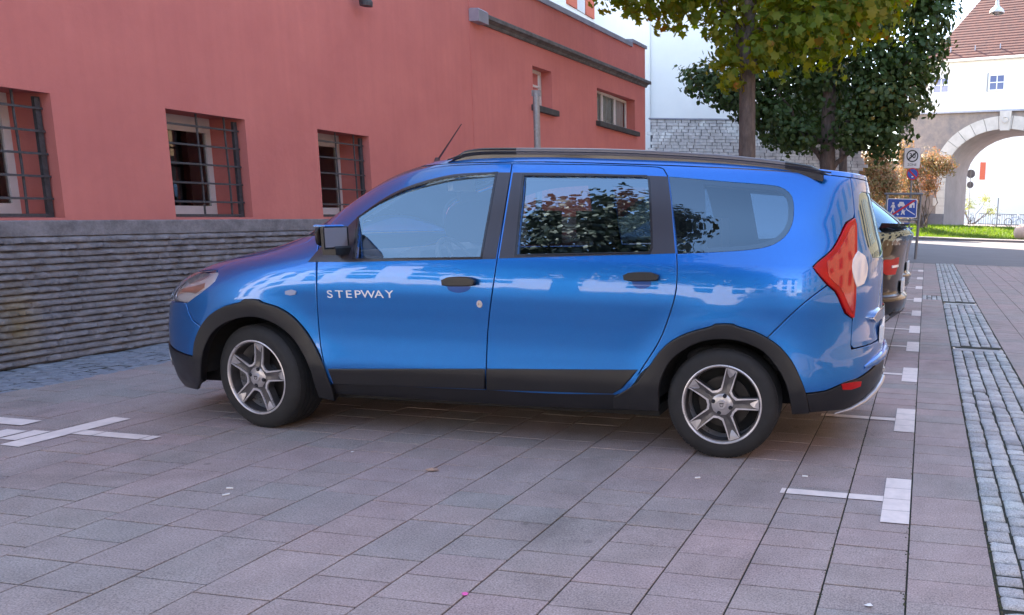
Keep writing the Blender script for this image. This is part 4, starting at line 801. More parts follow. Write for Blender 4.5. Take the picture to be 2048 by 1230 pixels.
AV = {
 'door_front': [(-0.5159,1.1111),(-0.5403,1.1388),(-0.5617,1.1673),(-0.5801,1.1952),(-0.5935,1.2216),(-0.6044,1.2466),(-0.6168,1.2714),(-0.6272,1.2955),(-0.6344,1.3189),(-0.6374,1.3411),(-0.6347,1.3618),(-0.6268,1.3825),(-0.6166,1.4023),(-0.603,1.4209),(-0.5869,1.4386),(-0.57,1.4552),(-0.5534,1.471),(-0.5374,1.486),(-0.5228,1.4991),(-0.5081,1.5114),(-0.493,1.5229),(-0.4771,1.533),(-0.4595,1.5416),(-0.4395,1.5485),(-0.417,1.554),(-0.3926,1.5575),(-0.3659,1.5594),(-0.3382,1.5602),(-0.3107,1.5603),(-0.284,1.5602),(-0.2585,1.5604),(-0.2344,1.5611),(-0.2085,1.562),(-0.1825,1.5625),(-0.1566,1.5626),(-0.131,1.5627),(-0.1057,1.5627),(-0.0807,1.563),(-0.0708,1.5325),(-0.065,1.5026),(-0.0611,1.4729),(-0.0583,1.4433),(-0.0561,1.414),(-0.0542,1.3847),(-0.0528,1.3555),(-0.0516,1.3264),(-0.0505,1.2943),(-0.0495,1.2624),(-0.0486,1.2305),(-0.0477,1.1987),(-0.0466,1.167),(-0.0453,1.1353),(-0.0436,1.1038),(-0.0416,1.0724),(-0.0399,1.0403),(-0.038,1.0069),(-0.037,0.9734),(-0.0366,0.9418),(-0.0369,0.9099),(-0.0374,0.8778),(-0.0383,0.8454),(-0.0396,0.8126),(-0.041,0.7797),(-0.0424,0.7466),(-0.0438,0.7133),(-0.045,0.68),(-0.0461,0.6472),(-0.047,0.6144),(-0.0477,0.5815),(-0.0483,0.5488),(-0.0488,0.5161),(-0.0492,0.4834),(-0.0495,0.4507),(-0.05,0.4178),(-0.051,0.3838),(-0.0524,0.349),(-0.0539,0.3139),(-0.063,0.3133),(-0.0721,0.3127),(-0.0813,0.312),(-0.0905,0.3114),(-0.0997,0.3107),(-0.109,0.3101),(-0.1183,0.3094),(-0.1276,0.3088),(-0.137,0.3081),(-0.1465,0.3075),(-0.156,0.3069),(-0.1656,0.3063),(-0.1752,0.3057),(-0.1848,0.3051),(-0.1947,0.3045),(-0.2046,0.3039),(-0.2146,0.3034),(-0.2247,0.3028),(-0.2348,0.3023),(-0.2451,0.3018),(-0.2554,0.3013),(-0.2658,0.3008),(-0.2761,0.3005),(-0.2863,0.3005),(-0.2961,0.301),(-0.2982,0.3195),(-0.3002,0.3544),(-0.3018,0.3895),(-0.3032,0.4239),(-0.3051,0.4578),(-0.3069,0.4917),(-0.3083,0.5258),(-0.3093,0.5582),(-0.3102,0.5909),(-0.3111,0.6238),(-0.3119,0.6569),(-0.3126,0.69),(-0.3134,0.7232),(-0.3146,0.7563),(-0.3165,0.7892),(-0.3199,0.8222),(-0.3255,0.8575),(-0.3336,0.8923),(-0.345,0.927),(-0.3608,0.9614),(-0.3894,1.0015),(-0.4323,1.041),(-0.4721,1.0762)],
 'door_rear': [(-0.0807,1.563),(-0.0557,1.5621),(-0.0311,1.5614),(-0.0067,1.5609),(0.0089,1.5605),(0.0211,1.5603),(0.0333,1.5603),(0.0455,1.5605),(0.0576,1.5608),(0.0697,1.5612),(0.0819,1.5616),(0.094,1.5619),(0.1062,1.5622),(0.1184,1.5625),(0.1306,1.5628),(0.1428,1.5631),(0.155,1.5634),(0.1673,1.5636),(0.1796,1.5637),(0.192,1.5638),(0.2044,1.5637),(0.2169,1.5635),(0.2295,1.5631),(0.2421,1.5624),(0.2555,1.561),(0.2678,1.5527),(0.2785,1.5129),(0.2805,1.4819),(0.2824,1.4511),(0.2841,1.4204),(0.2856,1.3898),(0.2869,1.3607),(0.2882,1.3316),(0.2895,1.3025),(0.2907,1.2735),(0.2916,1.2445),(0.2925,1.2156),(0.2934,1.1856),(0.2945,1.1556),(0.2958,1.1257),(0.2974,1.0958),(0.299,1.066),(0.3,1.034),(0.3006,1.001),(0.3006,0.9678),(0.2999,0.9347),(0.2983,0.9046),(0.2961,0.8746),(0.2932,0.8445),(0.2897,0.8144),(0.2857,0.7821),(0.2813,0.7497),(0.2764,0.7175),(0.2712,0.6857),(0.2655,0.6546),(0.2587,0.6229),(0.2514,0.5918),(0.2441,0.5611),(0.2369,0.5306),(0.2298,0.4999),(0.2237,0.4699),(0.2178,0.4393),(0.2115,0.4096),(0.2039,0.3819),(0.1949,0.3618),(0.1847,0.3465),(0.1746,0.3314),(0.1635,0.3298),(0.1524,0.3282),(0.1413,0.3265),(0.1302,0.3249),(0.1191,0.3232),(0.1081,0.3215),(0.097,0.32),(0.086,0.3185),(0.075,0.3172),(0.0639,0.3161),(0.0529,0.3152),(0.0417,0.3145),(0.0306,0.314),(0.0195,0.3137),(0.0083,0.3136),(-0.0022,0.3136),(-0.0108,0.3136),(-0.0193,0.3137),(-0.0279,0.3139),(-0.0366,0.3139),(-0.0452,0.314),(-0.0539,0.3139),(-0.0524,0.349),(-0.051,0.3838),(-0.05,0.4178),(-0.0495,0.4507),(-0.0492,0.4834),(-0.0488,0.5161),(-0.0483,0.5488),(-0.0477,0.5815),(-0.047,0.6144),(-0.0461,0.6472),(-0.045,0.68),(-0.0438,0.7133),(-0.0424,0.7466),(-0.041,0.7797),(-0.0396,0.8126),(-0.0383,0.8454),(-0.0374,0.8778),(-0.0369,0.9099),(-0.0366,0.9418),(-0.037,0.9734),(-0.038,1.0069),(-0.0399,1.0403),(-0.0416,1.0724),(-0.0436,1.1038),(-0.0453,1.1353),(-0.0466,1.167),(-0.0477,1.1987),(-0.0486,1.2305),(-0.0495,1.2624),(-0.0505,1.2943),(-0.0516,1.3264),(-0.0528,1.3555),(-0.0542,1.3847),(-0.0561,1.414),(-0.0583,1.4433),(-0.0611,1.4729),(-0.065,1.5026),(-0.0708,1.5325)],
 'glass_front': [(-0.3279,1.0366),(-0.3515,1.0687),(-0.375,1.1007),(-0.3983,1.1327),(-0.4182,1.165),(-0.4374,1.1974),(-0.4577,1.23),(-0.4822,1.2628),(-0.4771,1.2839),(-0.4721,1.3053),(-0.4661,1.3262),(-0.4583,1.3456),(-0.4495,1.3634),(-0.4402,1.3808),(-0.4302,1.3973),(-0.4188,1.4126),(-0.4054,1.4261),(-0.3903,1.4379),(-0.3744,1.4488),(-0.3577,1.4586),(-0.3402,1.4673),(-0.3221,1.4749),(-0.3033,1.4814),(-0.2839,1.4868),(-0.2637,1.491),(-0.243,1.4941),(-0.222,1.4966),(-0.201,1.4988),(-0.18,1.5007),(-0.1591,1.5025),(-0.1384,1.5044),(-0.118,1.5068),(-0.1111,1.4748),(-0.1061,1.4431),(-0.1021,1.4115),(-0.0987,1.38),(-0.0959,1.3487),(-0.0936,1.3174),(-0.0916,1.2862),(-0.0897,1.255),(-0.0878,1.2239),(-0.0861,1.1929),(-0.0842,1.162),(-0.0819,1.1311),(-0.0788,1.1004),(-0.0754,1.0697),(-0.0873,1.0682),(-0.0992,1.0668),(-0.1111,1.0653),(-0.1229,1.0638),(-0.1348,1.0623),(-0.1467,1.0608),(-0.1586,1.0593),(-0.1705,1.0578),(-0.1825,1.0562),(-0.1944,1.0547),(-0.2064,1.0531),(-0.2183,1.0515),(-0.2304,1.0499),(-0.2424,1.0483),(-0.2545,1.0466),(-0.2666,1.045),(-0.2787,1.0434),(-0.2909,1.0417),(-0.3032,1.04),(-0.3155,1.0383)],
 'frame_front': [(-0.415,1.0062),(-0.4357,1.0325),(-0.4568,1.0587),(-0.4755,1.0847),(-0.484,1.1043),(-0.4908,1.1241),(-0.4933,1.144),(-0.4933,1.1639),(-0.4916,1.184),(-0.4886,1.2041),(-0.489,1.2288),(-0.4901,1.2536),(-0.4874,1.2752),(-0.4846,1.2972),(-0.4814,1.319),(-0.4772,1.34),(-0.4712,1.3597),(-0.4636,1.3786),(-0.4554,1.3967),(-0.4458,1.4137),(-0.4341,1.4293),(-0.4204,1.4432),(-0.4052,1.4552),(-0.3889,1.4659),(-0.3717,1.4756),(-0.3538,1.4841),(-0.3351,1.4915),(-0.316,1.4981),(-0.2963,1.5037),(-0.274,1.5084),(-0.2504,1.5114),(-0.2263,1.5133),(-0.2023,1.5148),(-0.1785,1.5161),(-0.1558,1.5166),(-0.133,1.5163),(-0.1102,1.5155),(-0.0877,1.5146),(-0.0655,1.514),(-0.0612,1.4831),(-0.0583,1.4524),(-0.0562,1.4219),(-0.0545,1.3916),(-0.0531,1.3613),(-0.0521,1.3311),(-0.0513,1.301),(-0.0506,1.2709),(-0.0499,1.2408),(-0.0492,1.2109),(-0.0484,1.181),(-0.0475,1.1512),(-0.0463,1.1215),(-0.0446,1.0919),(-0.0429,1.0623),(-0.0546,1.0606),(-0.0662,1.0588),(-0.0778,1.057),(-0.0893,1.0552),(-0.1009,1.0534),(-0.1123,1.0516),(-0.1238,1.0498),(-0.1353,1.0479),(-0.1467,1.046),(-0.158,1.0441),(-0.1694,1.0422),(-0.1807,1.0404),(-0.1917,1.0385),(-0.2028,1.0367),(-0.2138,1.0348),(-0.2248,1.033),(-0.2358,1.0311),(-0.2468,1.0293),(-0.2578,1.0274),(-0.2689,1.0256),(-0.28,1.0237),(-0.2911,1.0218),(-0.3023,1.0199),(-0.3135,1.018),(-0.3248,1.0161),(-0.3371,1.0148),(-0.3496,1.0134),(-0.3623,1.012),(-0.3751,1.0106),(-0.3882,1.0092),(-0.4014,1.0077)],
 'glass_rear': [(-0.0025,1.0889),(-0.0036,1.1388),(-0.0048,1.1889),(-0.0057,1.2393),(-0.0065,1.2899),(-0.0075,1.3407),(-0.0089,1.3917),(-0.0112,1.4431),(-0.0148,1.4949),(0.0114,1.4945),(0.0314,1.4945),(0.0514,1.4952),(0.0714,1.4961),(0.0913,1.4972),(0.1113,1.4983),(0.1314,1.4995),(0.1515,1.5006),(0.1717,1.5016),(0.192,1.5024),(0.2124,1.5031),(0.233,1.5036),(0.2373,1.4936),(0.2395,1.4439),(0.2412,1.3943),(0.2425,1.3447),(0.2435,1.2952),(0.2442,1.2459),(0.2447,1.1969),(0.2455,1.1483),(0.2422,1.1255),(0.2229,1.1227),(0.2037,1.1198),(0.1846,1.117),(0.1657,1.1141),(0.1469,1.1113),(0.1281,1.1085),(0.1094,1.1056),(0.0908,1.1028),(0.0722,1.1),(0.0536,1.0972),(0.035,1.0944),(0.0164,1.0916)],
 'frame_rear': [(-0.0373,1.0654),(-0.0398,1.1144),(-0.0417,1.1635),(-0.043,1.2129),(-0.0441,1.2625),(-0.0452,1.3123),(-0.0467,1.3622),(-0.049,1.4124),(-0.0524,1.4629),(-0.0584,1.5139),(-0.0244,1.513),(0.0053,1.5125),(0.0244,1.5124),(0.0435,1.5127),(0.0625,1.5133),(0.0815,1.5139),(0.1006,1.5145),(0.1197,1.5148),(0.1391,1.5149),(0.1586,1.5148),(0.1782,1.5146),(0.198,1.5142),(0.2178,1.5138),(0.2378,1.5134),(0.2581,1.5131),(0.2785,1.5129),(0.2825,1.4511),(0.2856,1.3898),(0.2874,1.3361),(0.289,1.2824),(0.2901,1.229),(0.2915,1.1758),(0.2939,1.123),(0.2747,1.1197),(0.2558,1.1165),(0.237,1.1133),(0.2184,1.1101),(0.1999,1.1069),(0.1816,1.1037),(0.1634,1.1005),(0.1453,1.0973),(0.1272,1.0941),(0.1092,1.0909),(0.0913,1.0877),(0.0734,1.0845),(0.0554,1.0813),(0.0375,1.0782),(0.0196,1.075),(0.0016,1.0718),(-0.0178,1.0686)],
 'quarter_glass': [(0.2795,1.513),(0.2919,1.5115),(0.3044,1.5101),(0.317,1.5088),(0.3297,1.5075),(0.3425,1.5062),(0.3554,1.505),(0.3684,1.5038),(0.3816,1.5026),(0.395,1.5015),(0.4085,1.5005),(0.4225,1.4995),(0.4368,1.4989),(0.4513,1.4984),(0.466,1.4978),(0.481,1.4971),(0.4963,1.4962),(0.5117,1.4948),(0.5274,1.4928),(0.5413,1.4879),(0.554,1.4775),(0.5645,1.4627),(0.5716,1.4429),(0.574,1.4104),(0.5725,1.3754),(0.5701,1.3475),(0.5665,1.3196),(0.5614,1.2928),(0.5507,1.258),(0.5368,1.2279),(0.524,1.2081),(0.5104,1.1914),(0.4966,1.1789),(0.4836,1.1705),(0.4706,1.1639),(0.4577,1.1587),(0.4449,1.1545),(0.4324,1.1508),(0.4193,1.1473),(0.4065,1.1441),(0.3938,1.1411),(0.3812,1.1383),(0.3688,1.1357),(0.3565,1.1332),(0.3444,1.1308),(0.3324,1.1283),(0.3204,1.1259),(0.3086,1.1234),(0.297,1.1208),(0.2951,1.1504),(0.2937,1.1802),(0.2925,1.21),(0.2915,1.2399),(0.2905,1.2699),(0.2894,1.3),(0.2882,1.3302),(0.287,1.3604),(0.2858,1.3906),(0.2845,1.421),(0.283,1.4515),(0.2814,1.4821)],
 'taillight': [(0.7808,1.3442),(0.759,1.3291),(0.7409,1.3122),(0.7247,1.2826),(0.7101,1.2515),(0.6957,1.2225),(0.682,1.194),(0.6679,1.168),(0.6532,1.1459),(0.6386,1.1257),(0.6248,1.106),(0.6127,1.0856),(0.6103,1.0726),(0.6205,1.0502),(0.6319,1.0276),(0.6442,1.0052),(0.657,0.9831),(0.6703,0.9657),(0.6834,0.9473),(0.6953,0.9177),(0.7062,0.8858),(0.7158,0.8568),(0.7263,0.8282),(0.748,0.797),(0.7613,0.7919),(0.7627,0.821),(0.7636,0.85),(0.7637,0.879),(0.7627,0.907),(0.7613,0.935),(0.7601,0.9628),(0.7592,0.9972),(0.7588,1.0314),(0.7583,1.0656),(0.7576,1.1),(0.7585,1.1342),(0.762,1.1683),(0.7674,1.2025),(0.7739,1.2369),(0.78,1.2713),(0.7843,1.3058)],
 'clad_front': [(-0.2967,0.3961),(-0.2808,0.3983),(-0.2644,0.4013),(-0.248,0.4045),(-0.2318,0.4078),(-0.2159,0.411),(-0.2001,0.4142),(-0.1845,0.4174),(-0.1691,0.4205),(-0.1539,0.4237),(-0.1388,0.4268),(-0.1238,0.4299),(-0.109,0.433),(-0.0942,0.4361),(-0.0796,0.4391),(-0.0651,0.4422),(-0.0506,0.4452),(-0.0515,0.3854),(-0.0536,0.3232),(-0.0686,0.3219),(-0.0838,0.3205),(-0.099,0.3192),(-0.1143,0.3179),(-0.1298,0.3166),(-0.1454,0.3153),(-0.1611,0.3139),(-0.177,0.3126),(-0.1931,0.3113),(-0.2093,0.3099),(-0.2258,0.3086),(-0.2424,0.3072),(-0.2593,0.3059),(-0.2763,0.3047),(-0.2927,0.3045),(-0.2945,0.3507)],
 'clad_rear': [(-0.0484,0.4457),(-0.0336,0.4484),(-0.0189,0.4511),(-0.0043,0.4538),(0.0132,0.4565),(0.0319,0.4592),(0.0506,0.4619),(0.0693,0.4645),(0.088,0.4672),(0.1067,0.4699),(0.1254,0.4725),(0.1442,0.4751),(0.163,0.4778),(0.182,0.4804),(0.2012,0.4834),(0.2209,0.487),(0.2065,0.4312),(0.1911,0.3762),(0.1727,0.34),(0.1542,0.3385),(0.1358,0.337),(0.1174,0.3356),(0.0991,0.3341),(0.0808,0.3326),(0.0625,0.3311),(0.0441,0.3296),(0.0258,0.3282),(0.0074,0.3267),(-0.0085,0.3252),(-0.0228,0.3236),(-0.0371,0.3221),(-0.0514,0.3206),(-0.0493,0.3844)],
 'arch_rear': [(0.1746,0.3223),(0.1853,0.3421),(0.1959,0.3624),(0.2084,0.3886),(0.2206,0.4148),(0.2285,0.4472),(0.2364,0.4792),(0.2446,0.511),(0.2504,0.5363),(0.2563,0.5616),(0.2629,0.5856),(0.2715,0.6108),(0.2807,0.6347),(0.2906,0.6559),(0.3018,0.6751),(0.3137,0.6917),(0.326,0.7061),(0.3381,0.7177),(0.3506,0.7276),(0.3632,0.7372),(0.3757,0.7478),(0.3812,0.759),(0.3941,0.7624),(0.4074,0.7638),(0.4206,0.7631),(0.4277,0.7532),(0.4405,0.7448),(0.4536,0.7373),(0.4667,0.728),(0.4818,0.713),(0.4963,0.6946),(0.5068,0.6795),(0.5171,0.663),(0.5265,0.6444),(0.536,0.6201),(0.5446,0.5937),(0.5528,0.566),(0.5598,0.539),(0.566,0.5105),(0.5721,0.4815),(0.5782,0.4525),(0.5848,0.4226),(0.5923,0.3918),(0.5986,0.3544),(0.607,0.3161),(0.6177,0.2764),(0.601,0.2763),(0.5849,0.275),(0.5692,0.2727),(0.5606,0.3114),(0.5537,0.3492),(0.548,0.3859),(0.5428,0.416),(0.5374,0.4447),(0.5317,0.472),(0.524,0.504),(0.5157,0.5347),(0.5066,0.5637),(0.498,0.5892),(0.4889,0.6131),(0.4786,0.6329),(0.4685,0.646),(0.4577,0.6568),(0.4464,0.6655),(0.4352,0.6727),(0.4223,0.6788),(0.4091,0.682),(0.3959,0.6821),(0.3845,0.6802),(0.3731,0.6766),(0.3619,0.671),(0.3511,0.663),(0.3403,0.652),(0.3297,0.6385),(0.3193,0.623),(0.3095,0.6062),(0.2994,0.586),(0.2902,0.563),(0.2823,0.5379),(0.2759,0.5101),(0.2707,0.4801),(0.2664,0.4496),(0.2636,0.4202),(0.2622,0.3893),(0.262,0.354),(0.2631,0.3182),(0.2641,0.2881),(0.2651,0.2575),(0.2541,0.2584),(0.243,0.2589),(0.2317,0.2585),(0.2201,0.2575),(0.2086,0.2563),(0.1972,0.2555),(0.186,0.255),(0.1749,0.2547),(0.1748,0.2889)],
 'arch_front': [(-0.5835,0.4157),(-0.5795,0.4592),(-0.5747,0.5017),(-0.5687,0.5347),(-0.5617,0.567),(-0.5543,0.5979),(-0.5467,0.6251),(-0.5382,0.6509),(-0.5289,0.6739),(-0.5179,0.6954),(-0.5065,0.7141),(-0.495,0.7299),(-0.4834,0.7409),(-0.4717,0.749),(-0.4608,0.7587),(-0.4546,0.7757),(-0.4443,0.7794),(-0.4337,0.7803),(-0.4233,0.7786),(-0.4151,0.7651),(-0.4048,0.7577),(-0.3946,0.7515),(-0.385,0.7428),(-0.3744,0.7283),(-0.3644,0.7112),(-0.3555,0.6911),(-0.3464,0.6646),(-0.3382,0.6351),(-0.3308,0.6041),(-0.3251,0.576),(-0.3201,0.5465),(-0.3156,0.5163),(-0.3112,0.4846),(-0.3072,0.4522),(-0.3036,0.4191),(-0.3011,0.3792),(-0.2996,0.3379),(-0.2982,0.2945),(-0.297,0.2883),(-0.2972,0.2435),(-0.3001,0.1961),(-0.3077,0.2031),(-0.3158,0.2096),(-0.3246,0.2154),(-0.324,0.2188),(-0.3234,0.2565),(-0.3241,0.2929),(-0.3244,0.3252),(-0.3248,0.3573),(-0.3259,0.3884),(-0.3288,0.4225),(-0.3331,0.4549),(-0.3381,0.4862),(-0.3433,0.5169),(-0.349,0.5466),(-0.3557,0.5737),(-0.3642,0.5996),(-0.3738,0.6229),(-0.3843,0.6426),(-0.3957,0.6583),(-0.408,0.6703),(-0.4208,0.6782),(-0.4314,0.6804),(-0.4425,0.6784),(-0.4536,0.673),(-0.4665,0.6634),(-0.4795,0.6505),(-0.4921,0.6342),(-0.503,0.6167),(-0.5135,0.596),(-0.523,0.5725),(-0.5315,0.546),(-0.5389,0.5168),(-0.5457,0.4867),(-0.5525,0.4495),(-0.558,0.4108),(-0.5628,0.378),(-0.5674,0.3444),(-0.5724,0.3104),(-0.5779,0.2786),(-0.5845,0.246),(-0.6061,0.2535),(-0.5976,0.2962),(-0.5917,0.337),(-0.587,0.3769)],
 'headlight': [(-0.6176,0.7298),(-0.599,0.7581),(-0.5836,0.7856),(-0.5731,0.8129),(-0.5662,0.8401),(-0.5649,0.8688),(-0.5865,0.9085),(-0.6165,0.929),(-0.7,0.905),(-0.78,0.875),(-0.85,0.83),(-0.865,0.78),(-0.84,0.73),(-0.8,0.71),(-0.76,0.715)],
 'reflector': [(0.699,0.4315),(0.7157,0.4337),(0.7483,0.4345),(0.7811,0.4269),(0.7803,0.3977),(0.7402,0.3927),(0.7056,0.4014)],
 'handle_front': [(-0.1181,0.9376),(-0.11,0.9527),(-0.0995,0.9575),(-0.0884,0.9601),(-0.0772,0.9599),(-0.0633,0.9451),(-0.0632,0.9173),(-0.0709,0.911),(-0.0799,0.9089),(-0.0891,0.908),(-0.0973,0.9064),(-0.1057,0.906),(-0.1135,0.9101)],
 'handle_rear': [(0.1996,0.9983),(0.2097,1.0127),(0.2202,1.0164),(0.2309,1.0189),(0.2417,1.0201),(0.2525,1.0199),(0.2672,1.0083),(0.2658,0.9816),(0.2562,0.9756),(0.2452,0.9736),(0.2342,0.9728),(0.2231,0.9713),(0.2119,0.9709),(0.202,0.9746)],
 'indicator': [(-0.3805,0.8373),(-0.3709,0.8475),(-0.3598,0.8401),(-0.3574,0.8197),(-0.3658,0.8126),(-0.3769,0.817)],
 'fender': [(-0.6165,0.929),(-0.6309,0.9583),(-0.6283,0.9776),(-0.6215,0.9945),(-0.6168,1.008),(-0.6145,1.0208),(-0.6145,1.0339),(-0.614,1.0462),(-0.609,1.0591),(-0.6017,1.0724),(-0.5931,1.086),(-0.5831,1.099),(-0.5798,1.1148),(-0.6021,1.1493),(-0.5159,1.1111),(-0.4721,1.0762),(-0.4323,1.041),(-0.3894,1.0015),(-0.3608,0.9614),(-0.3408,0.9155),(-0.3278,0.8691),(-0.3199,0.8222),(-0.3154,0.7728),(-0.3134,0.7232),(-0.3122,0.6735),(-0.3111,0.6238),(-0.3097,0.5745),(-0.3083,0.5258),(-0.3063,0.4804),(-0.3038,0.4352),(-0.3018,0.3895),(-0.3002,0.3544),(-0.2982,0.3195),(-0.2982,0.2945),(-0.2996,0.3379),(-0.3011,0.3792),(-0.3036,0.4191),(-0.3092,0.4684),(-0.3156,0.5163),(-0.3225,0.5613),(-0.3308,0.6041),(-0.3382,0.6351),(-0.3464,0.6646),(-0.3555,0.6911),(-0.3693,0.7201),(-0.385,0.7428),(-0.3997,0.7547),(-0.4151,0.7651),(-0.4233,0.7786),(-0.439,0.7802),(-0.4546,0.7757),(-0.4608,0.7587),(-0.4775,0.745),(-0.495,0.7299),(-0.5122,0.7051),(-0.5289,0.6739),(-0.5426,0.6383),(-0.5543,0.5979),(-0.5874,0.6332),(-0.6031,0.6792),(-0.6176,0.7298),(-0.599,0.7581),(-0.5836,0.7856),(-0.5731,0.8129),(-0.5662,0.8401),(-0.5649,0.8688),(-0.5865,0.9085),(-0.6165,0.929)],
 'side_panel': [(-0.6021,1.1493),(-0.6026,1.1483),(-0.6294,1.186),(-0.6485,1.2216),(-0.6658,1.259),(-0.6822,1.2955),(-0.6924,1.3302),(-0.6916,1.3618),(-0.6828,1.3859),(-0.6708,1.4086),(-0.654,1.4299),(-0.6352,1.4498),(-0.6162,1.4684),(-0.598,1.486),(-0.5781,1.5041),(-0.5576,1.5207),(-0.5358,1.5349),(-0.5102,1.5459),(-0.4602,1.572),(-0.4073,1.572),(-0.3545,1.572),(-0.3016,1.572),(-0.2487,1.572),(-0.1959,1.572),(-0.143,1.572),(-0.0901,1.572),(-0.0373,1.572),(0.0156,1.572),(0.0685,1.572),(0.1213,1.572),(0.1742,1.572),(0.2271,1.572),(0.2799,1.572),(0.3328,1.572),(0.3857,1.572),(0.4385,1.572),(0.4914,1.572),(0.5443,1.572),(0.5971,1.572),(0.65,1.572),(0.7029,1.572),(0.7557,1.572),(0.8086,1.572),(0.8065,1.5427),(0.8038,1.4939),(0.8002,1.4452),(0.7963,1.408),(0.7917,1.3707),(0.7808,1.3442),(0.7417,1.3176),(0.7251,1.2855),(0.7101,1.2515),(0.6889,1.208),(0.6679,1.168),(0.6459,1.1373),(0.6248,1.1092),(0.61,1.0804),(0.6212,1.052),(0.6383,1.0171),(0.657,0.9831),(0.657,0.9831),(0.6364,0.9552),(0.6168,0.9273),(0.5982,0.8986),(0.5807,0.8684),(0.5663,0.8407),(0.5522,0.812),(0.5382,0.7827),(0.5242,0.7532),(0.5102,0.7239),(0.4963,0.6946),(0.4818,0.713),(0.4667,0.728),(0.4471,0.7411),(0.4277,0.7532),(0.4206,0.7631),(0.4007,0.7634),(0.3812,0.759),(0.3757,0.7478),(0.359,0.7339),(0.3422,0.7211),(0.326,0.7061),(0.3077,0.6837),(0.2906,0.6559),(0.276,0.623),(0.2629,0.5856),(0.2533,0.5491),(0.2446,0.511),(0.1746,0.3314),(0.1899,0.3539),(0.2039,0.3819),(0.2137,0.4193),(0.2217,0.4597),(0.2298,0.4999),(0.2387,0.5382),(0.2477,0.5764),(0.2569,0.6151),(0.2655,0.6546),(0.2725,0.6936),(0.2789,0.7336),(0.2846,0.774),(0.2897,0.8144),(0.2943,0.8545),(0.2977,0.8946),(0.2999,0.9347),(0.3007,0.9789),(0.3003,1.023),(0.299,1.066),(0.297,1.1033),(0.2951,1.1407),(0.2936,1.1781),(0.2925,1.2156),(0.2912,1.259),(0.2895,1.3025),(0.2876,1.3461),(0.2856,1.3898),(0.2835,1.4306),(0.2812,1.4716),(0.2785,1.5129),(0.2678,1.5527),(0.2555,1.561),(0.2421,1.5624),(0.2263,1.5632),(0.2106,1.5636),(0.1951,1.5638),(0.1796,1.5637),(0.1642,1.5635),(0.1489,1.5632),(0.1336,1.5629),(0.1184,1.5625),(0.1026,1.5622),(0.0867,1.5617),(0.071,1.5612),(0.0552,1.5607),(0.0394,1.5604),(0.0235,1.5603),(0.0076,1.5606),(-0.0165,1.5611),(-0.0483,1.5619),(-0.0807,1.563),(-0.1107,1.5627),(-0.1412,1.5627),(-0.1721,1.5626),(-0.2033,1.5622),(-0.2344,1.5611),(-0.2685,1.5602),(-0.3053,1.5603),(-0.3438,1.5601),(-0.3821,1.5584),(-0.417,1.554),(-0.4478,1.5459),(-0.4738,1.5349),(-0.496,1.5207),(-0.517,1.5041),(-0.5374,1.486),(-0.5561,1.4684),(-0.5757,1.4498),(-0.5951,1.4299),(-0.6125,1.4086),(-0.6252,1.3859),(-0.6347,1.3618),(-0.6365,1.3302),(-0.6272,1.2955),(-0.6108,1.259),(-0.5935,1.2216),(-0.5744,1.186),(-0.5476,1.1483),(-0.5159,1.1111)],
 'windshield': [(-1,1.14),(-0.9354,1.142),(-0.8707,1.144),(-0.8061,1.146),(-0.7414,1.148),(-0.6767,1.15),(-0.6021,1.1493),(-0.6026,1.1483),(-0.6294,1.186),(-0.6485,1.2216),(-0.6658,1.259),(-0.6822,1.2955),(-0.6924,1.3302),(-0.6916,1.3618),(-0.6828,1.3859),(-0.6708,1.4086),(-0.654,1.4299),(-0.6352,1.4498),(-0.6162,1.4684),(-0.598,1.486),(-0.5781,1.5041),(-0.5576,1.5207),(-0.5358,1.5349),(-0.5102,1.5459),(-0.4602,1.572),(-0.5277,1.572),(-0.5952,1.572),(-0.6626,1.572),(-0.7301,1.572),(-0.7976,1.572),(-0.8651,1.572),(-0.9325,1.572),(-1,1.572)],
 'tailgate': [(1,1.572),(0.9522,1.572),(0.9043,1.572),(0.8564,1.572),(0.8086,1.572),(0.8065,1.5427),(0.8038,1.4939),(0.8002,1.4452),(0.7963,1.408),(0.7917,1.3707),(0.7865,1.3335),(0.7806,1.2919),(0.7734,1.2505),(0.7659,1.2093),(0.7598,1.1684),(0.7566,1.1274),(0.7575,1.0862),(0.7591,1.045),(0.7603,1.0039),(0.7614,0.9626),(0.7626,0.9209),(0.7637,0.879),(0.7632,0.8341),(0.7613,0.7891),(0.7569,0.7399),(0.751,0.6909),(0.7462,0.6418),(0.7562,0.62),(0.7662,0.62),(0.813,0.62),(0.8597,0.62),(0.9065,0.62),(0.9532,0.62),(1,0.62)],
 'rear_bumper': [(0.4963,0.6946),(0.5102,0.7239),(0.5242,0.7532),(0.5382,0.7827),(0.5522,0.812),(0.5663,0.8407),(0.5807,0.8684),(0.5982,0.8986),(0.6168,0.9273),(0.6364,0.9552),(0.657,0.9831),(0.6834,0.9473),(0.6954,0.9177),(0.7062,0.8858),(0.7266,0.8226),(0.7591,0.7895),(0.7569,0.7399),(0.751,0.6909),(0.7462,0.6418),(0.7462,0.618),(0.797,0.618),(0.8477,0.618),(0.8985,0.618),(0.9492,0.618),(1,0.618),(1,0.5),(0.97,0.4975),(0.94,0.495),(0.91,0.4925),(0.88,0.49),(0.8518,0.479),(0.8236,0.4679),(0.7955,0.4569),(0.7673,0.4459),(0.7399,0.4427),(0.7155,0.4366),(0.6918,0.4248),(0.6703,0.4109),(0.6493,0.3997),(0.6202,0.3942),(0.5923,0.3918),(0.5814,0.4383),(0.5721,0.4815),(0.5629,0.5249),(0.5528,0.566),(0.5404,0.6071),(0.5265,0.6444),(0.512,0.6715),(0.4963,0.6946)],
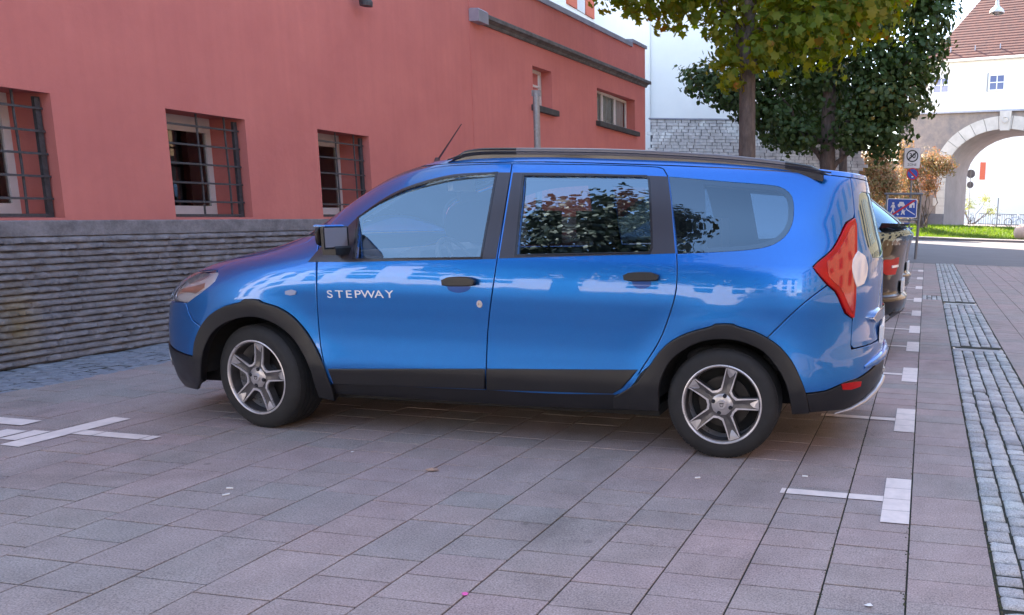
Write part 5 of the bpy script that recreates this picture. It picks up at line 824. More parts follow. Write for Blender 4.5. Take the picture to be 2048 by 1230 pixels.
 'rear_valance': [(0.5923,0.3918),(0.6202,0.3942),(0.6493,0.3997),(0.6703,0.4109),(0.6918,0.4248),(0.7155,0.4366),(0.7399,0.4427),(0.7673,0.4459),(0.7955,0.4569),(0.8236,0.4679),(0.8518,0.479),(0.88,0.49),(0.91,0.4925),(0.94,0.495),(0.97,0.4975),(1,0.5),(1,0.27),(0.9533,0.27),(0.9067,0.27),(0.86,0.27),(0.8582,0.2725),(0.8564,0.2749),(0.8546,0.2774),(0.8189,0.2682),(0.7853,0.2629),(0.7432,0.2691),(0.7067,0.2733),(0.6741,0.2761),(0.6446,0.2773),(0.6177,0.2764)],
 'front_bumper': [(-0.6176,0.7298),(-0.6031,0.6792),(-0.5874,0.6332),(-0.5543,0.5979),(-0.5653,0.551),(-0.5747,0.5017),(-0.5795,0.4592),(-0.5835,0.4157),(-0.6026,0.4193),(-0.6218,0.4229),(-0.6409,0.4264),(-0.66,0.43),(-0.675,0.4363),(-0.69,0.4425),(-0.705,0.4487),(-0.72,0.455),(-0.74,0.4537),(-0.76,0.4525),(-0.78,0.4513),(-0.8,0.45),(-0.85,0.4475),(-0.9,0.445),(-0.95,0.4425),(-1,0.44),(-1,0.6),(-0.9667,0.61),(-0.9333,0.62),(-0.9,0.63),(-0.88,0.6533),(-0.86,0.6767),(-0.84,0.7),(-0.7759,0.7099),(-0.7117,0.7199),(-0.6476,0.7298)],
 'front_valance': [(-0.5835,0.4157),(-0.6026,0.4193),(-0.6218,0.4229),(-0.6409,0.4264),(-0.66,0.43),(-0.675,0.4363),(-0.69,0.4425),(-0.705,0.4487),(-0.72,0.455),(-0.74,0.4537),(-0.76,0.4525),(-0.78,0.4513),(-0.8,0.45),(-0.85,0.4475),(-0.9,0.445),(-0.95,0.4425),(-1,0.44),(-1,0.17),(-0.9375,0.17),(-0.875,0.17),(-0.8125,0.17),(-0.75,0.17),(-0.7175,0.175),(-0.685,0.18),(-0.6525,0.185),(-0.62,0.19),(-0.6088,0.2075),(-0.5975,0.225),(-0.5862,0.2425),(-0.575,0.26)],
 'hood': [(-0.6165,0.929),(-0.6309,0.9583),(-0.6283,0.9776),(-0.6215,0.9945),(-0.6168,1.008),(-0.6145,1.0208),(-0.6145,1.0339),(-0.614,1.0462),(-0.609,1.0591),(-0.6017,1.0724),(-0.5931,1.086),(-0.5831,1.099),(-0.5798,1.1148),(-0.6021,1.1493),(-1,1.13),(-1,0.82),(-0.93,0.83),(-0.9,0.84),(-0.87,0.85),(-0.84,0.86),(-0.8133,0.8733),(-0.7867,0.8867),(-0.76,0.9),(-0.6165,0.929)],
 'grille': [(-1,0.81),(-1,0.61),(-0.9,0.64),(-0.85,0.71),(-0.875,0.78),(-0.86,0.82)],
 'rear_glass': [(1,1.5),(0.87,1.5),(0.845,1.48),(0.822,1.4),(0.818,1.3),(0.825,1.2),(0.85,1.12),(1,1.1)],
 'L_text': [(-0.3011,0.8131),(-0.1914,0.8299),(-0.3059,0.8507),(-0.1946,0.8669)],
 'L_key': [(-0.056,0.8119)],
 'L_chrome': [(0.7986,0.4703),(0.851,0.4797),(0.9043,0.5071)],
 'L_antenna': [(-0.5763,1.6)],
 'L_mirror': [(-0.4598,1.095),(-0.4036,1.0999),(-0.4909,1.2069),(-0.3248,1.0161)],
 'sill_line': [(-0.297,0.2883),(-0.284,0.2882),(-0.2706,0.2888),(-0.257,0.2898),(-0.2434,0.291),(-0.23,0.2921),(-0.2168,0.2932),(-0.2037,0.2944),(-0.1907,0.2955),(-0.1779,0.2966),(-0.1651,0.2977),(-0.1524,0.2989),(-0.1399,0.3),(-0.1274,0.3011),(-0.115,0.3022),(-0.1027,0.3033),(-0.0905,0.3044),(-0.0783,0.3055),(-0.0662,0.3066),(-0.0542,0.3077),(-0.0422,0.3088),(-0.0303,0.3099),(-0.0185,0.3111),(-0.0067,0.3122),(0.0066,0.3133),(0.0219,0.3144),(0.0372,0.3155),(0.0524,0.3166),(0.0677,0.3177),(0.0829,0.3188),(0.0981,0.3199),(0.1134,0.321),(0.1286,0.3221),(0.1439,0.3231),(0.1592,0.3242),(0.1746,0.3253)],
 'sill_low': [(-0.3052,0.2293),(-0.2927,0.2282),(-0.28,0.2276),(-0.2669,0.2275),(-0.2538,0.2278),(-0.2407,0.2281),(-0.2278,0.2286),(-0.215,0.2292),(-0.2023,0.2299),(-0.1897,0.2309),(-0.1773,0.2321),(-0.165,0.2336),(-0.1528,0.2352),(-0.1407,0.237),(-0.1287,0.2388),(-0.1167,0.2406),(-0.1049,0.2424),(-0.0931,0.2441),(-0.0813,0.2457),(-0.0697,0.2472),(-0.0581,0.2484),(-0.0466,0.2494),(-0.0352,0.2501),(-0.0234,0.2506),(-0.0116,0.251),(0.0001,0.2513),(0.0155,0.2515),(0.0309,0.2516),(0.0463,0.2516),(0.0616,0.2516),(0.077,0.2515),(0.0923,0.2514),(0.1077,0.2512),(0.1231,0.251),(0.1385,0.2508),(0.154,0.2506),(0.1696,0.2504),(0.1852,0.2503),(0.2011,0.2506),(0.2174,0.2518),(0.2338,0.2529),(0.2497,0.2527),(0.2653,0.2513)],
}
AV['text_ends'] = [(-0.2966,0.8285),(-0.1973,0.8435)]
LENS = [(0.7588,1.1602),(0.7875,1.1344),(0.7977,1.1031),(0.8044,1.0688),(0.8012,1.0217),(0.7876,0.9789),(0.7555,0.9660),(0.7477,0.9931),(0.7405,1.0199),(0.7353,1.0466),(0.7326,1.0810),(0.7349,1.1145),(0.7446,1.1379)]
STEER = -10
RAIL = (-1.68, .54)
RZ = ([-1.7, -1.66, -1.577, -1.455, -1.26, -.77, -.19, .29, .42, .52, .6], [1.60, 1.612, 1.64, 1.656, 1.661, 1.666, 1.652, 1.618, 1.602, 1.586, 1.58])
MIR = (-2.2, -.84, 1.158)
CARPOS2 = ((-.97, 8.0, 0), 0.0)
CARPOS3 = ((-.99, 11.1, 0), 0.0)

def pip(x, y, poly):
    poly = np.asarray(poly); x = np.asarray(x); y = np.asarray(y); ins = np.zeros(x.shape, bool); n = len(poly); j = n - 1
    for i in range(n):
        xi, yi = poly[i]; xj, yj = poly[j]
        c = ((yi > y) != (yj > y)) & (x < (xj - xi) * (y - yi) / (yj - yi + 1e-15) + xi); ins ^= c; j = i
    return ins
def metric(a, v, B):
    e = 1e-3; da = (S(a + e, v, B) - S(a - e, v, B)) / (2 * e); dv = (S(a, v + e, B) - S(a, v - e, B)) / (2 * e); return da, dv
def NRM(a, v, B):
    a = np.clip(a, -.997, .997); v = np.clip(v, .151, 1.99)
    da, dv = metric(a, v, B); n = np.cross(da, dv); n /= np.linalg.norm(n, axis=-1, keepdims=True) + 1e-12
    # outward: y positive on the side, along s at the ends
    c = S(a, v, B) - np.array([B['sc'], 0, .8]); sgn = np.sign((n * c).sum(-1, keepdims=True)); return n * np.where(sgn == 0, 1, sgn)
def inset(poly, d, B):
    """move an (a,v) outline inwards by d metres measured on the body surface"""
    P = np.asarray(poly, float); n = len(P); area = .5 * np.sum(P[:, 0] * np.roll(P[:, 1], -1) - np.roll(P[:, 0], -1) * P[:, 1])
    da, dv = metric(P[:, 0], P[:, 1], B); la = np.linalg.norm(da, axis=1) + .02; lv = np.linalg.norm(dv, axis=1) + .02
    out = np.zeros_like(P); sg = 1 if area > 0 else -1
    for i in range(n):
        sc = np.array([la[i], lv[i]]); p, a, b = P[i] * sc, P[i - 1] * sc, P[(i + 1) % n] * sc
        e1, e2 = p - a, b - p; l1, l2 = np.linalg.norm(e1), np.linalg.norm(e2)
        if l1 < 1e-7 or l2 < 1e-7: nn = np.array([0, 0.])
        else:
            n1 = np.array([-e1[1], e1[0]]) / l1 * sg; n2 = np.array([-e2[1], e2[0]]) / l2 * sg; nn = n1 + n2; k_ = (nn @ nn); nn = nn / max(k_ / 2, .5) if k_ > 1e-6 else n1
        if abs(P[i, 0]) > .995: nn = np.array([0, nn[1]])
        out[i] = (p + nn * d) / sc
    return out
def clean(poly):
    P = [tuple(poly[0])]
    for q_ in poly[1:]:
        if abs(q_[0] - P[-1][0]) + abs(q_[1] - P[-1][1]) > 1e-4: P.append(tuple(q_))
    if abs(P[0][0] - P[-1][0]) + abs(P[0][1] - P[-1][1]) < 1e-4: P.pop()
    return P
def panel(name, poly, m, parent, B, off=0., gap=.003, thick=.018, holes=(), ga=.011, gv=.024, sides='both', bev=.0025, flatg=0):
    poly = clean(poly); P0 = inset(poly, gap + bev, B); P1 = inset(poly, gap, B)
    H0 = [inset(clean(h), -(gap * 0 + bev), B) for h in holes]; H1 = [inset(clean(h), 0, B) for h in holes]
    V = [tuple(p) for p in P0]; E = [(i, (i + 1) % len(P0)) for i in range(len(P0))]
    for h in H0: k0 = len(V); V += [tuple(p) for p in h]; E += [(k0 + i, k0 + (i + 1) % len(h)) for i in range(len(h))]
    lo, hi = P0.min(0), P0.max(0)
    A_, V_ = np.meshgrid(np.arange(lo[0], hi[0], ga) + ga / 2, np.arange(lo[1], hi[1], gv) + gv / 2); A_ = A_.ravel(); V_ = V_.ravel()
    A_ = A_ + (np.round((V_ - lo[1]) / gv).astype(int) % 2) * ga / 2
    inn = inset(P0, .006, B); k_ = pip(A_, V_, inn)
    for h in H0: k_ &= ~pip(A_, V_, inset(h, -.006, B))
    V += list(zip(A_[k_], V_[k_]))
    sc = 2.2     # roughly metric for good triangles
    vv, _, ff, _, _, _ = delaunay_2d_cdt([Vector((x * sc, y)) for x, y in V], E, [], 0, 1e-7)
    vv = np.array([(p.x / sc, p.y) for p in vv]); ff = np.array([tuple(f_) for f_ in ff if len(f_) == 3]); cen = vv[ff].mean(1)
    ok = pip(cen[:, 0], cen[:, 1], P0)
    for h in H0: ok &= ~pip(cen[:, 0], cen[:, 1], h)
    ff = ff[ok]
    def pos(av, o_):
        av = np.asarray(av); a, v = np.clip(av[:, 0], -1, 1), av[:, 1]; n_ = NRM(a, v, B); return S(a, v, B) + n_ * o_, n_
    pf, nf_ = pos(vv, off)
    if flatg:  # side glass is a simple cylinder: flat along the car, gently bowed in height
        s_, y_, z_ = pf.T; zc = z_ - z_.mean(); sc_ = s_ - s_.mean(); A2 = np.stack([np.ones_like(s_), sc_, zc, zc ** 2], 1); cf_ = np.linalg.lstsq(A2, y_, rcond=None)[0]; cf_[3] = min(0, max(-.12, cf_[3]))
        y2 = A2[:, :3] @ cf_[:3] + cf_[3] * zc ** 2; y2 = y2 - max(0, np.percentile(y2 - y_, 92)); pf = np.stack([s_, y2, z_], 1)
        nf_ = np.stack([-cf_[1] * np.ones_like(s_), np.ones_like(s_), -(cf_[2] + 2 * cf_[3] * zc)], 1); nf_ /= np.linalg.norm(nf_, axis=1, keepdims=True)
    verts = [pf]; norm = [nf_]; faces = [tuple(f_) for f_ in ff]; loopn = None; base = len(pf); fl = []
    for L0, L1 in ([] if flatg else [(P0, P1)] + list(zip(H0, H1))):
        a0, n0 = pos(L0, off); a1, n1 = pos(L1, off - bev * .8); a2, _ = pos(L1, off - thick); n = len(L0)
        out_ = a1 - a0; out_ = out_ - (out_ * n0).sum(-1, keepdims=True) * n0; out_ /= np.linalg.norm(out_, axis=1, keepdims=True) + 1e-9
        nb = n0 + out_; nb /= np.linalg.norm(nb, axis=1, keepdims=True)
        verts += [a0, a1, a1, a2]; norm += [n0, nb, out_, out_]
        for i in range(n):
            j = (i + 1) % n
            if abs(L0[i][0]) > .995 and abs(L0[j][0]) > .995: continue
            faces.append((base + i, base + j, base + n + j, base + n + i)); faces.append((base + 2 * n + i, base + 2 * n + j, base + 3 * n + j, base + 3 * n + i))
        base += 4 * n
    VV_ = np.concatenate(verts); NN_ = np.concatenate(norm)
    objs = []
    cross = np.abs(np.asarray(poly)[:, 0]).max() > .995
    def emit(flips, nm):
        Vs = []; Ns = []; Fs = []; o_ = 0
        for fl_ in flips:
            s_ = np.array([1, -1 if not fl_ else 1, 1.]); Vx = VV_ * s_; Nx = NN_ * s_
            for f_ in faces:
                g = [i + o_ for i in f_]; p = Vx[list(f_)]; nrm_ = np.cross(p[1] - p[0], p[2] - p[0])
                if nrm_ @ Nx[list(f_)].mean(0) < 0: g = g[::-1]
                Fs.append(tuple(g))
            Vs.append(Vx); Ns.append(Nx); o_ += len(VV_)
        Vs = np.concatenate(Vs); Ns = np.concatenate(Ns)
        me = bpy.data.meshes.new(nm); me.from_pydata(Vs.tolist(), [], Fs); me.materials.append(m); me.polygons.foreach_set('use_smooth', [True] * len(me.polygons))
        me.normals_split_custom_set_from_vertices(Ns.tolist())
        o = bpy.data.objects.new(nm, me); C.objects.link(o); o.parent = parent; objs.append(o)
    if cross: emit([0, 1], name)
    elif sides == 'both': emit([0], name); emit([1], name)
    else: emit([0], name)
    return objs
def pt(a, v, B, off=0.):
    a = np.array([a]); v = np.array([v]); p = S(a, v, B)[0]; n = NRM(a, v, B)[0]; p = p + n * off; return Vector((p[0], -p[1], p[2])), Vector((n[0], -n[1], n[2]))
def a_of(s, v, B):
    lo, hi = -1., 1.
    for _ in range(40):
        mid = (lo + hi) / 2
        if S(np.array([mid]), np.array([v]), B)[0, 0] < s: lo = mid
        else: hi = mid
    return (lo + hi) / 2
def mirror(o):
    c = o.copy(); c.data = o.data.copy(); C.objects.link(c); c.data.transform(Matrix.Diagonal((1, -1, 1, 1))); c.data.flip_normals(); c.location.y = -o.location.y; c.rotation_euler = (o.rotation_euler.x, o.rotation_euler.y, -o.rotation_euler.z); c.parent = o.parent; return c
# ---------------------------------------------------------------- wheel (axis -y outward, centre of outer face at origin)
def make_wheel(parent, loc, steer=0, spin=0, detailed=True, r=.3135, flat=True):
    w_ = empty('wheel', loc, steer); w_.parent = parent
    tb = MB(); prof = [(.222, .004), (.225, -.003), (.235, -.003), (.255, -.005), (.277, -.001), (.296, .008), (.3075, .02), (.3125, .036), (r, .045)]
    for k_ in range(4): yc_ = .052 + k_ * .028; prof += [(r, yc_ + .004), (r - .007, yc_ + .005), (r - .007, yc_ + .009), (r, yc_ + .010)]
    prof += [(r, .17), (.308, .188), (.296, .2), (.25, .205), (.207, .2)]
    tb.lathe(prof, 96, 'y'); 
    if detailed:   # sidewall ribs and shoulder blocks
        for k_ in range(72):
            a = 2 * math.pi * k_ / 72; T = Matrix.Rotation(-a, 4, 'Y'); tb.box(.3, .3112, .022, .042, -.0095, .0095, rot=T)
            tb.box(.305, .3112, .16, .185, -.0095, .0095, rot=T)
    if flat: tb.v = [(p[0], p[1], max(p[2], -r + .004)) for p in tb.v]
    tb.build('tyre', M['rubber'], w_, smooth=35)
    pre = set(w_.children)
    rb = MB(); rb.lathe([(.2085, .004), (.2085, -.003), (.204, -.005), (.2, -.003), (.197, .004), (.197, .02), (.19, .06), (.185, .18), (.207, .2)], 96, 'y'); rim = rb.build('rim', M['alloy'], w_, smooth=40)
    if not detailed:
        b = MB(); b.lathe([(0, .012), (.06, .008), (.19, .02), (.197, .02)], 40, 'y')
        for k_ in range(5):
            T = Matrix.Rotation(2 * math.pi * k_ / 5, 4, 'Y'); b.box(.04, .197, -.002, .012, -.028, .028, rot=T)
        b.build('spokes', M['alloy_dark'], w_, smooth=30)
        for o in w_.children:
            if o not in pre: o.scale = (1.075, 1, 1.075)
        return w_
    Ri = .199; hole = []
    def pol(rad, deg): return (rad * math.cos(R(deg)), rad * math.sin(R(deg)))
    def holepts(e):   # outline of one opening, grown by e
        o_ = []
        for i in range(9): d = -27 + 54 * i / 8; o_.append(pol(Ri * .965 + e * .0, d * (1 + e * 3.4)))
        o_ += [pol(.6 * Ri, 22 + e * 300), pol(.43 * Ri - e, 16 + e * 380), pol(.385 * Ri - e, 0), pol(.43 * Ri - e, -16 - e * 380), pol(.6 * Ri, -22 - e * 300)]
        return o_
    # face disc with five openings
    V = []; E = []; holes_ = []
    outer = [pol(Ri, 360 * i / 90) for i in range(90)]
    def addloop(L): k0 = len(V); V.extend([Vector(p) for p in L]); E.extend([(k0 + i, k0 + (i + 1) % len(L)) for i in range(len(L))])
    def rotp(L, d): c_, s_ = math.cos(R(d)), math.sin(R(d)); return [(x * c_ - y * s_, x * s_ + y * c_) for x, y in L]
    addloop(outer)
    for k_ in range(5): h_ = rotp(holepts(0), spin + 36 + 72 * k_); holes_.append(h_); addloop(h_)
    inner_pts = [Vector(pol(rr, 360 * i / 40 + (j % 2) * 4.5)) for j, rr in enumerate((.03, .055, .075, .1, .125, .15, .175)) for i in range(40)]
    inner_pts = [p for p in inner_pts if not any(pip(np.array([p.x]), np.array([p.y]), h_)[0] for h_ in holes_)]
    vv, _, ff, _, _, _ = delaunay_2d_cdt(V + inner_pts, E, [], 0, 1e-6)
    vv = [tuple(p) for p in vv]; ff = [f_ for f_ in ff if not any(pip(np.array([sum(vv[i][0] for i in f_) / 3]), np.array([sum(vv[i][1] for i in f_) / 3]), h_)[0] for h_ in holes_)]
    def depth(x, y):
        rad = math.hypot(x, y); ang = math.degrees(math.atan2(y, x)); ds_ = abs(((ang - spin + 36) % 72) - 36) ; wd = rad * math.radians(ds_)
        d = .012 - .012 * math.exp(-(rad / .05) ** 2) + .006 * (rad / Ri) ** 2 * 0
        groove = .009 * math.exp(-(wd / .010) ** 2) * min(1, max(0, (rad - .05) / .03)) * min(1, max(0, (.19 - rad) / .03))
        return d + groove - .006 * max(0, (rad - .15) / .05)
    b = MB(); b.add([(x, depth(x, y), y) for x, y in vv], [tuple(f_) for f_ in ff])
    for h_ in holes_:
        n_ = len(h_); b.add([(x, depth(x, y), y) for x, y in h_] + [(x * .97, .055, y * .97) for x, y in h_], [(i, (i + 1) % n_, n_ + (i + 1) % n_, n_ + i) for i in range(n_)])
    b.build('spokes', M['alloy_dark'], w_, smooth=35)
    # machined edge strips round the openings
    for k_ in range(5):
        h0 = rotp(holepts(0), spin + 36 + 72 * k_)[8:14] + [rotp(holepts(0), spin + 36 + 72 * k_)[0]]; h1 = rotp(holepts(.011), spin + 36 + 72 * k_)[8:14] + [rotp(holepts(.011), spin + 36 + 72 * k_)[0]]
        b = MB(); n_ = len(h0); vs = [(x, depth(x, y) - .0045, y) for x, y in h0] + [(x, depth(x, y) - .0045, y) for x, y in h1] + [(x, depth(x, y) + .004, y) for x, y in h0] + [(x, depth(x, y) + .002, y) for x, y in h1]
        b.add(vs, [(i, i + 1, n_ + i + 1, n_ + i) for i in range(n_ - 1)] + [(i, i + 1, 2 * n_ + i + 1, 2 * n_ + i) for i in range(n_ - 1)] + [(n_ + i, n_ + i + 1, 3 * n_ + i + 1, 3 * n_ + i) for i in range(n_ - 1)])
        b.build('spoke_edge', M['alloy'], w_)
        # lighter flared spoke tip
        d_ = spin + 72 * k_; tip = rotp([pol(.194, -7.5), pol(.194, 7.5), pol(.165, 5.5), pol(.145, 1.5), pol(.145, -1.5), pol(.165, -5.5)], d_)
        b = MB(); b.add([(x, depth(x, y) - .0035 - .002 * (i in (2, 5)), y) for i, (x, y) in enumerate(tip)], [tuple(range(6))]); b.build('spoke_tip', M['silver'], w_)
    hb = MB(); hb.lathe([(0, -.002), (.022, -.002), (.0235, .001), (.03, .002), (.052, .006), (.058, .011)], 40, 'y'); hub = hb.build('hub', M['silver'], w_, smooth=30)
    for k_ in range(4):
        x, y = pol(.047, spin + 90 * k_ - 3); b = MB(); b.lathe([(0, -.003), (.006, -.003), (.007, .0), (.0105, -.001), (.0115, .006)], 12, 'y', c=(x, .002, y)); b.build('wheel_nut', M['gloss_black'], w_)
    cp = MB(); cp.lathe([(0, -.0055), (.0225, -.0055), (.0245, -.003), (.0245, .002)], 32, 'y'); cap = cp.build('centre_cap', M['silver'], w_, smooth=30)
    em = MB(); z_ = -.0068
    for q_ in ([(-.012, .009), (.012, .009), (.0105, .004), (-.0105, .004)], [(-.0102, .002), (-.0072, .002), (-.0045, -.0085), (-.0065, -.0105)], [(.0102, .002), (.0065, -.0105), (.0045, -.0085), (.0072, .002)], [(-.0065, -.0105), (.0065, -.0105), (.0045, -.0082), (-.0045, -.0082)]): em.prism(q_, z_, z_ + .001)
    em.build('emblem', M['gloss_black'], w_)
    bd = MB(); bd.lathe([(0, .06), (.07, .06), (.08, .075), (.135, .075), (.135, .09), (0, .09)], 40, 'y'); bd.build('brake_disc', M['brake'], w_, smooth=30)
    bl = MB(); bl.lathe([(.0, .13), (.19, .13)], 32, 'y'); bl.build('wheel_back', M['liner'], w_)
    for o in w_.children:
        if o not in pre: o.scale = (1.075, 1, 1.075)
    return w_
# ---------------------------------------------------------------- the blue car
B = LODGY
car = empty('parked_car', (-1.08763, 4.92003, 0), .03735401, label='blue metallic van-shaped family car with black wheel-arch cladding and roof rails in the foreground', cat='car')
PT = M['paint']
doors = []
M['repeater'] = mat('repeater_lens', (.3, .33, .45), .15, coat=1)
for nm, key, fk, gk, ck, hk in (('door', 'door_front', 'frame_front', 'glass_front', 'clad_front', 'handle_front'), ('door', 'door_rear', 'frame_rear', 'glass_rear', 'clad_rear', 'handle_rear')):
    for side in (0, 1):
        pass
    ds_ = panel('door', AV[key], PT, car, B, holes=[AV[gk]]); fs_ = panel('window_frame', AV[fk], M['tape'], car, B, off=.0035, gap=.001, thick=.012, holes=[AV[gk]], bev=.0015)
    gs_ = panel('window', AV[gk], M['glass_clear'] if key == 'door_front' else M['glass_dark'], car, B, off=-.011, gap=-.006, thick=.001, bev=.0, flatg=1)
    # rubber round the opening
    rs_ = panel('window_seal', [tuple(p) for p in inset(clean(AV[gk]), -.013, B)], M['gloss_black'], car, B, off=.0065, gap=0, thick=.012, holes=[AV[gk]], bev=.002, ga=.05, gv=.1)
    cs_ = panel('door_cladding', AV[ck], M['clad'], car, B, off=.013, gap=.001, thick=.02, bev=.006)
    up = [(a, v) for a, v in AV[ck]]; vmx = max(v for a, v in up); topb = [(min(a for a, v in up) + .004, vmx - .038), (max(a for a, v in up) - .012, vmx - .034), (max(a for a, v in up) - .004, vmx - .004), (min(a for a, v in up) + .001, vmx - .005)]
    hs_ = panel('door_handle', AV[hk], M['trim'], car, B, off=.036, gap=0, thick=.024, bev=.006, ga=.003, gv=.006)
    ax_ = sum(a for a, v in AV[hk]) / len(AV[hk]); vx_ = sum(v for a, v in AV[hk]) / len(AV[hk]); rec = [(ax_ + .0185 * math.cos(t_), vx_ - .026 + .034 * math.sin(t_) * (1 if math.sin(t_) < 0 else .5)) for t_ in [i * math.pi / 14 for i in range(28)]]
    M.setdefault('recess', mat('handle_recess_blue', (.0, .05, .25), .35, metal=.5, coat=.6))
    cs2 = panel('handle_recess', rec, M['recess'], car, B, off=.0015, gap=0, thick=.003, bev=.001, ga=.006, gv=.01)
    for i in (0, 1):
        for o in (fs_[i], gs_[i], rs_[i], cs_[i], hs_[i], cs2[i]): o.parent = ds_[i]
    doors.append(ds_)
fe = panel('fender', AV['fender'], PT, car, B)
sp_ = panel('side_panel', AV['side_panel'], PT, car, B, holes=[AV['quarter_glass']])
qclear = None
qp = np.array(AV['quarter_glass']); qc = inset(clean(AV['quarter_glass']), .028, B); qc = [tuple(p) for p in qc if p[0] > qp[:, 0].min() + .075]
for i, o in enumerate(panel('window_border', AV['quarter_glass'], M['gloss_black'], car, B, off=-.006, gap=.0, thick=.004, holes=[qc], bev=.0)): o.parent = sp_[i]
for i, o in enumerate(panel('window', AV['quarter_glass'], M['glass_quarter'], car, B, off=-.001, gap=.0015, thick=.003, bev=.001)): o.parent = sp_[i]
for i, o in enumerate(panel('wheel_arch', AV['arch_front'], M['clad'], car, B, off=.014, gap=0, thick=.045, bev=.006)): o.parent = fe[i]
for i, o in enumerate(panel('wheel_arch', AV['arch_rear'], M['clad'], car, B, off=.014, gap=0, thick=.045, bev=.006)): o.parent = sp_[i]
for i, o in enumerate(panel('side_repeater', AV['indicator'], M['repeater'], car, B, off=.007, gap=0, thick=.008, bev=.003, ga=.004, gv=.008)): o.parent = fe[i]
hd = panel('hood', AV['hood'], PT, car, B)[0]
ws = panel('windshield', AV['windshield'], M['glass_clear'], car, B, off=-.002, gap=.004, thick=.006)[0]
fbp = panel('front_bumper', AV['front_bumper'], PT, car, B)[0]
panel('bumper_valance', AV['front_valance'], M['trim'], car, B, off=.006)[0].parent = fbp
panel('grille', AV['grille'], M['gloss_black'], car, B, off=-.01, gap=.004)[0].parent = fbp
for sgn in (0, 1):
    pass
for o in panel('fog_lamp_trim', [(-.80, .33), (-.745, .31), (-.735, .36), (-.76, .40), (-.79, .42)], M['silver'], car, B, off=.012, gap=0, thick=.012, ga=.006, gv=.012): o.parent = fbp
b = MB()
# headlamps: inner bowls behind a clear lens
hl_ = panel('headlight', AV['headlight'], M['lens'], car, B, off=.004, gap=.001, thick=.006)
hb_ = panel('lamp_bowl', AV['headlight'], M['white_lens'], car, B, off=-.014, gap=.002, thick=.004)
ha_ = panel('indicator_bulb', [(-.70, .76), (-.60, .79), (-.585, .83), (-.60, .86), (-.67, .82), (-.72, .80)], M['amber'], car, B, off=-.012, gap=0, thick=.006)
hz_ = panel('reflector_ring', [(-.74, .845), (-.66, .845), (-.62, .875), (-.62, .905), (-.66, .915), (-.73, .895)], M['silver'], car, B, off=-.010, gap=0, thick=.01)
for i in (0, 1):
    for o in (hb_[i], ha_[i], hz_[i]): o.parent = hl_[i]
# tail lamps
tl_ = panel('tail_light', AV['taillight'], M['red_lens'], car, B, off=.016, gap=.002, thick=.03, bev=.006)
M['red_dark'] = mat('inner_red_lens', (.42, .004, .008), .15, coat=1)
for i, o in enumerate(panel('lamp_segment', [tuple(p) for p in inset(clean(AV['taillight']), .03, B) if p[1] < 1.03 or p[1] > 1.1], M['red_dark'], car, B, off=.0185, gap=0, thick=.003, bev=.001)): o.parent = tl_[i]
for i, o in enumerate(panel('reversing_lamp', LENS, M['white_lens'], car, B, off=.022, gap=0, thick=.012, bev=.004, ga=.004, gv=.01)): o.parent = tl_[i]
tg = panel('tailgate', AV['tailgate'], PT, car, B, holes=[AV['rear_glass']])[0]
panel('rear_window', AV['rear_glass'], M['glass_dark'], car, B, off=-.004, gap=.001, thick=.004)[0].parent = tg
panel('tailgate_trim', [(1, .80), (.88, .80), (.85, .77), (.87, .74), (1, .73)], M['chrome'], car, B, off=.03, gap=0, thick=.03)[0].parent = tg
b = MB(); b.box(.835, .86, -.26, .26, .60, .71, bev=.01); b.build('number_plate', M['white'], tg)
rbp = panel('rear_bumper', AV['rear_bumper'], PT, car, B, off=.0)[0]
panel('bumper_valance', AV['rear_valance'], M['trim'], car, B, off=.007)[0].parent = rbp
for o in panel('reflector', AV['reflector'], M['red_lens'], car, B, off=.013, gap=0, thick=.008, bev=.002, ga=.006, gv=.01): o.parent = rbp
b = MB(); pts = []
for t_ in range(9):
    a_ = .78 + .22 * t_ / 8; p, n_ = pt(a_, .28 + .06 * (1 - t_ / 8) * 0, B, .012); pts.append(p)
path = [pt(.70, .262, B, .014)[0], pt(.76, .275, B, .016)[0], pt(.82, .30, B, .018)[0], pt(.87, .335, B, .02)[0], pt(.92, .36, B, .018)[0], pt(.97, .365, B, .014)[0]]
b.tube(path, [.006, .014, .018, .02, .02, .02], 10, flat=.7); b.tube([(p.x, -p.y, p.z) for p in path], [.006, .014, .018, .02, .02, .02], 10, flat=.7); b.build('skid_trim', M['silver'], rbp, smooth=True)
# step on the bumper (sky shining on top of it)
b = MB(); pth = [pt(.80, .50, B, -.004)[0], pt(.86, .515, B, .004)[0], pt(.93, .52, B, .006)[0], pt(.999, .52, B, .006)[0]]
b.tube(pth, [.01, .028, .03, .03], 10); b.tube([(p.x, -p.y, p.z) for p in pth], [.01, .028, .03, .03], 10); b.build('bumper_lip', PT, rbp, smooth=True)
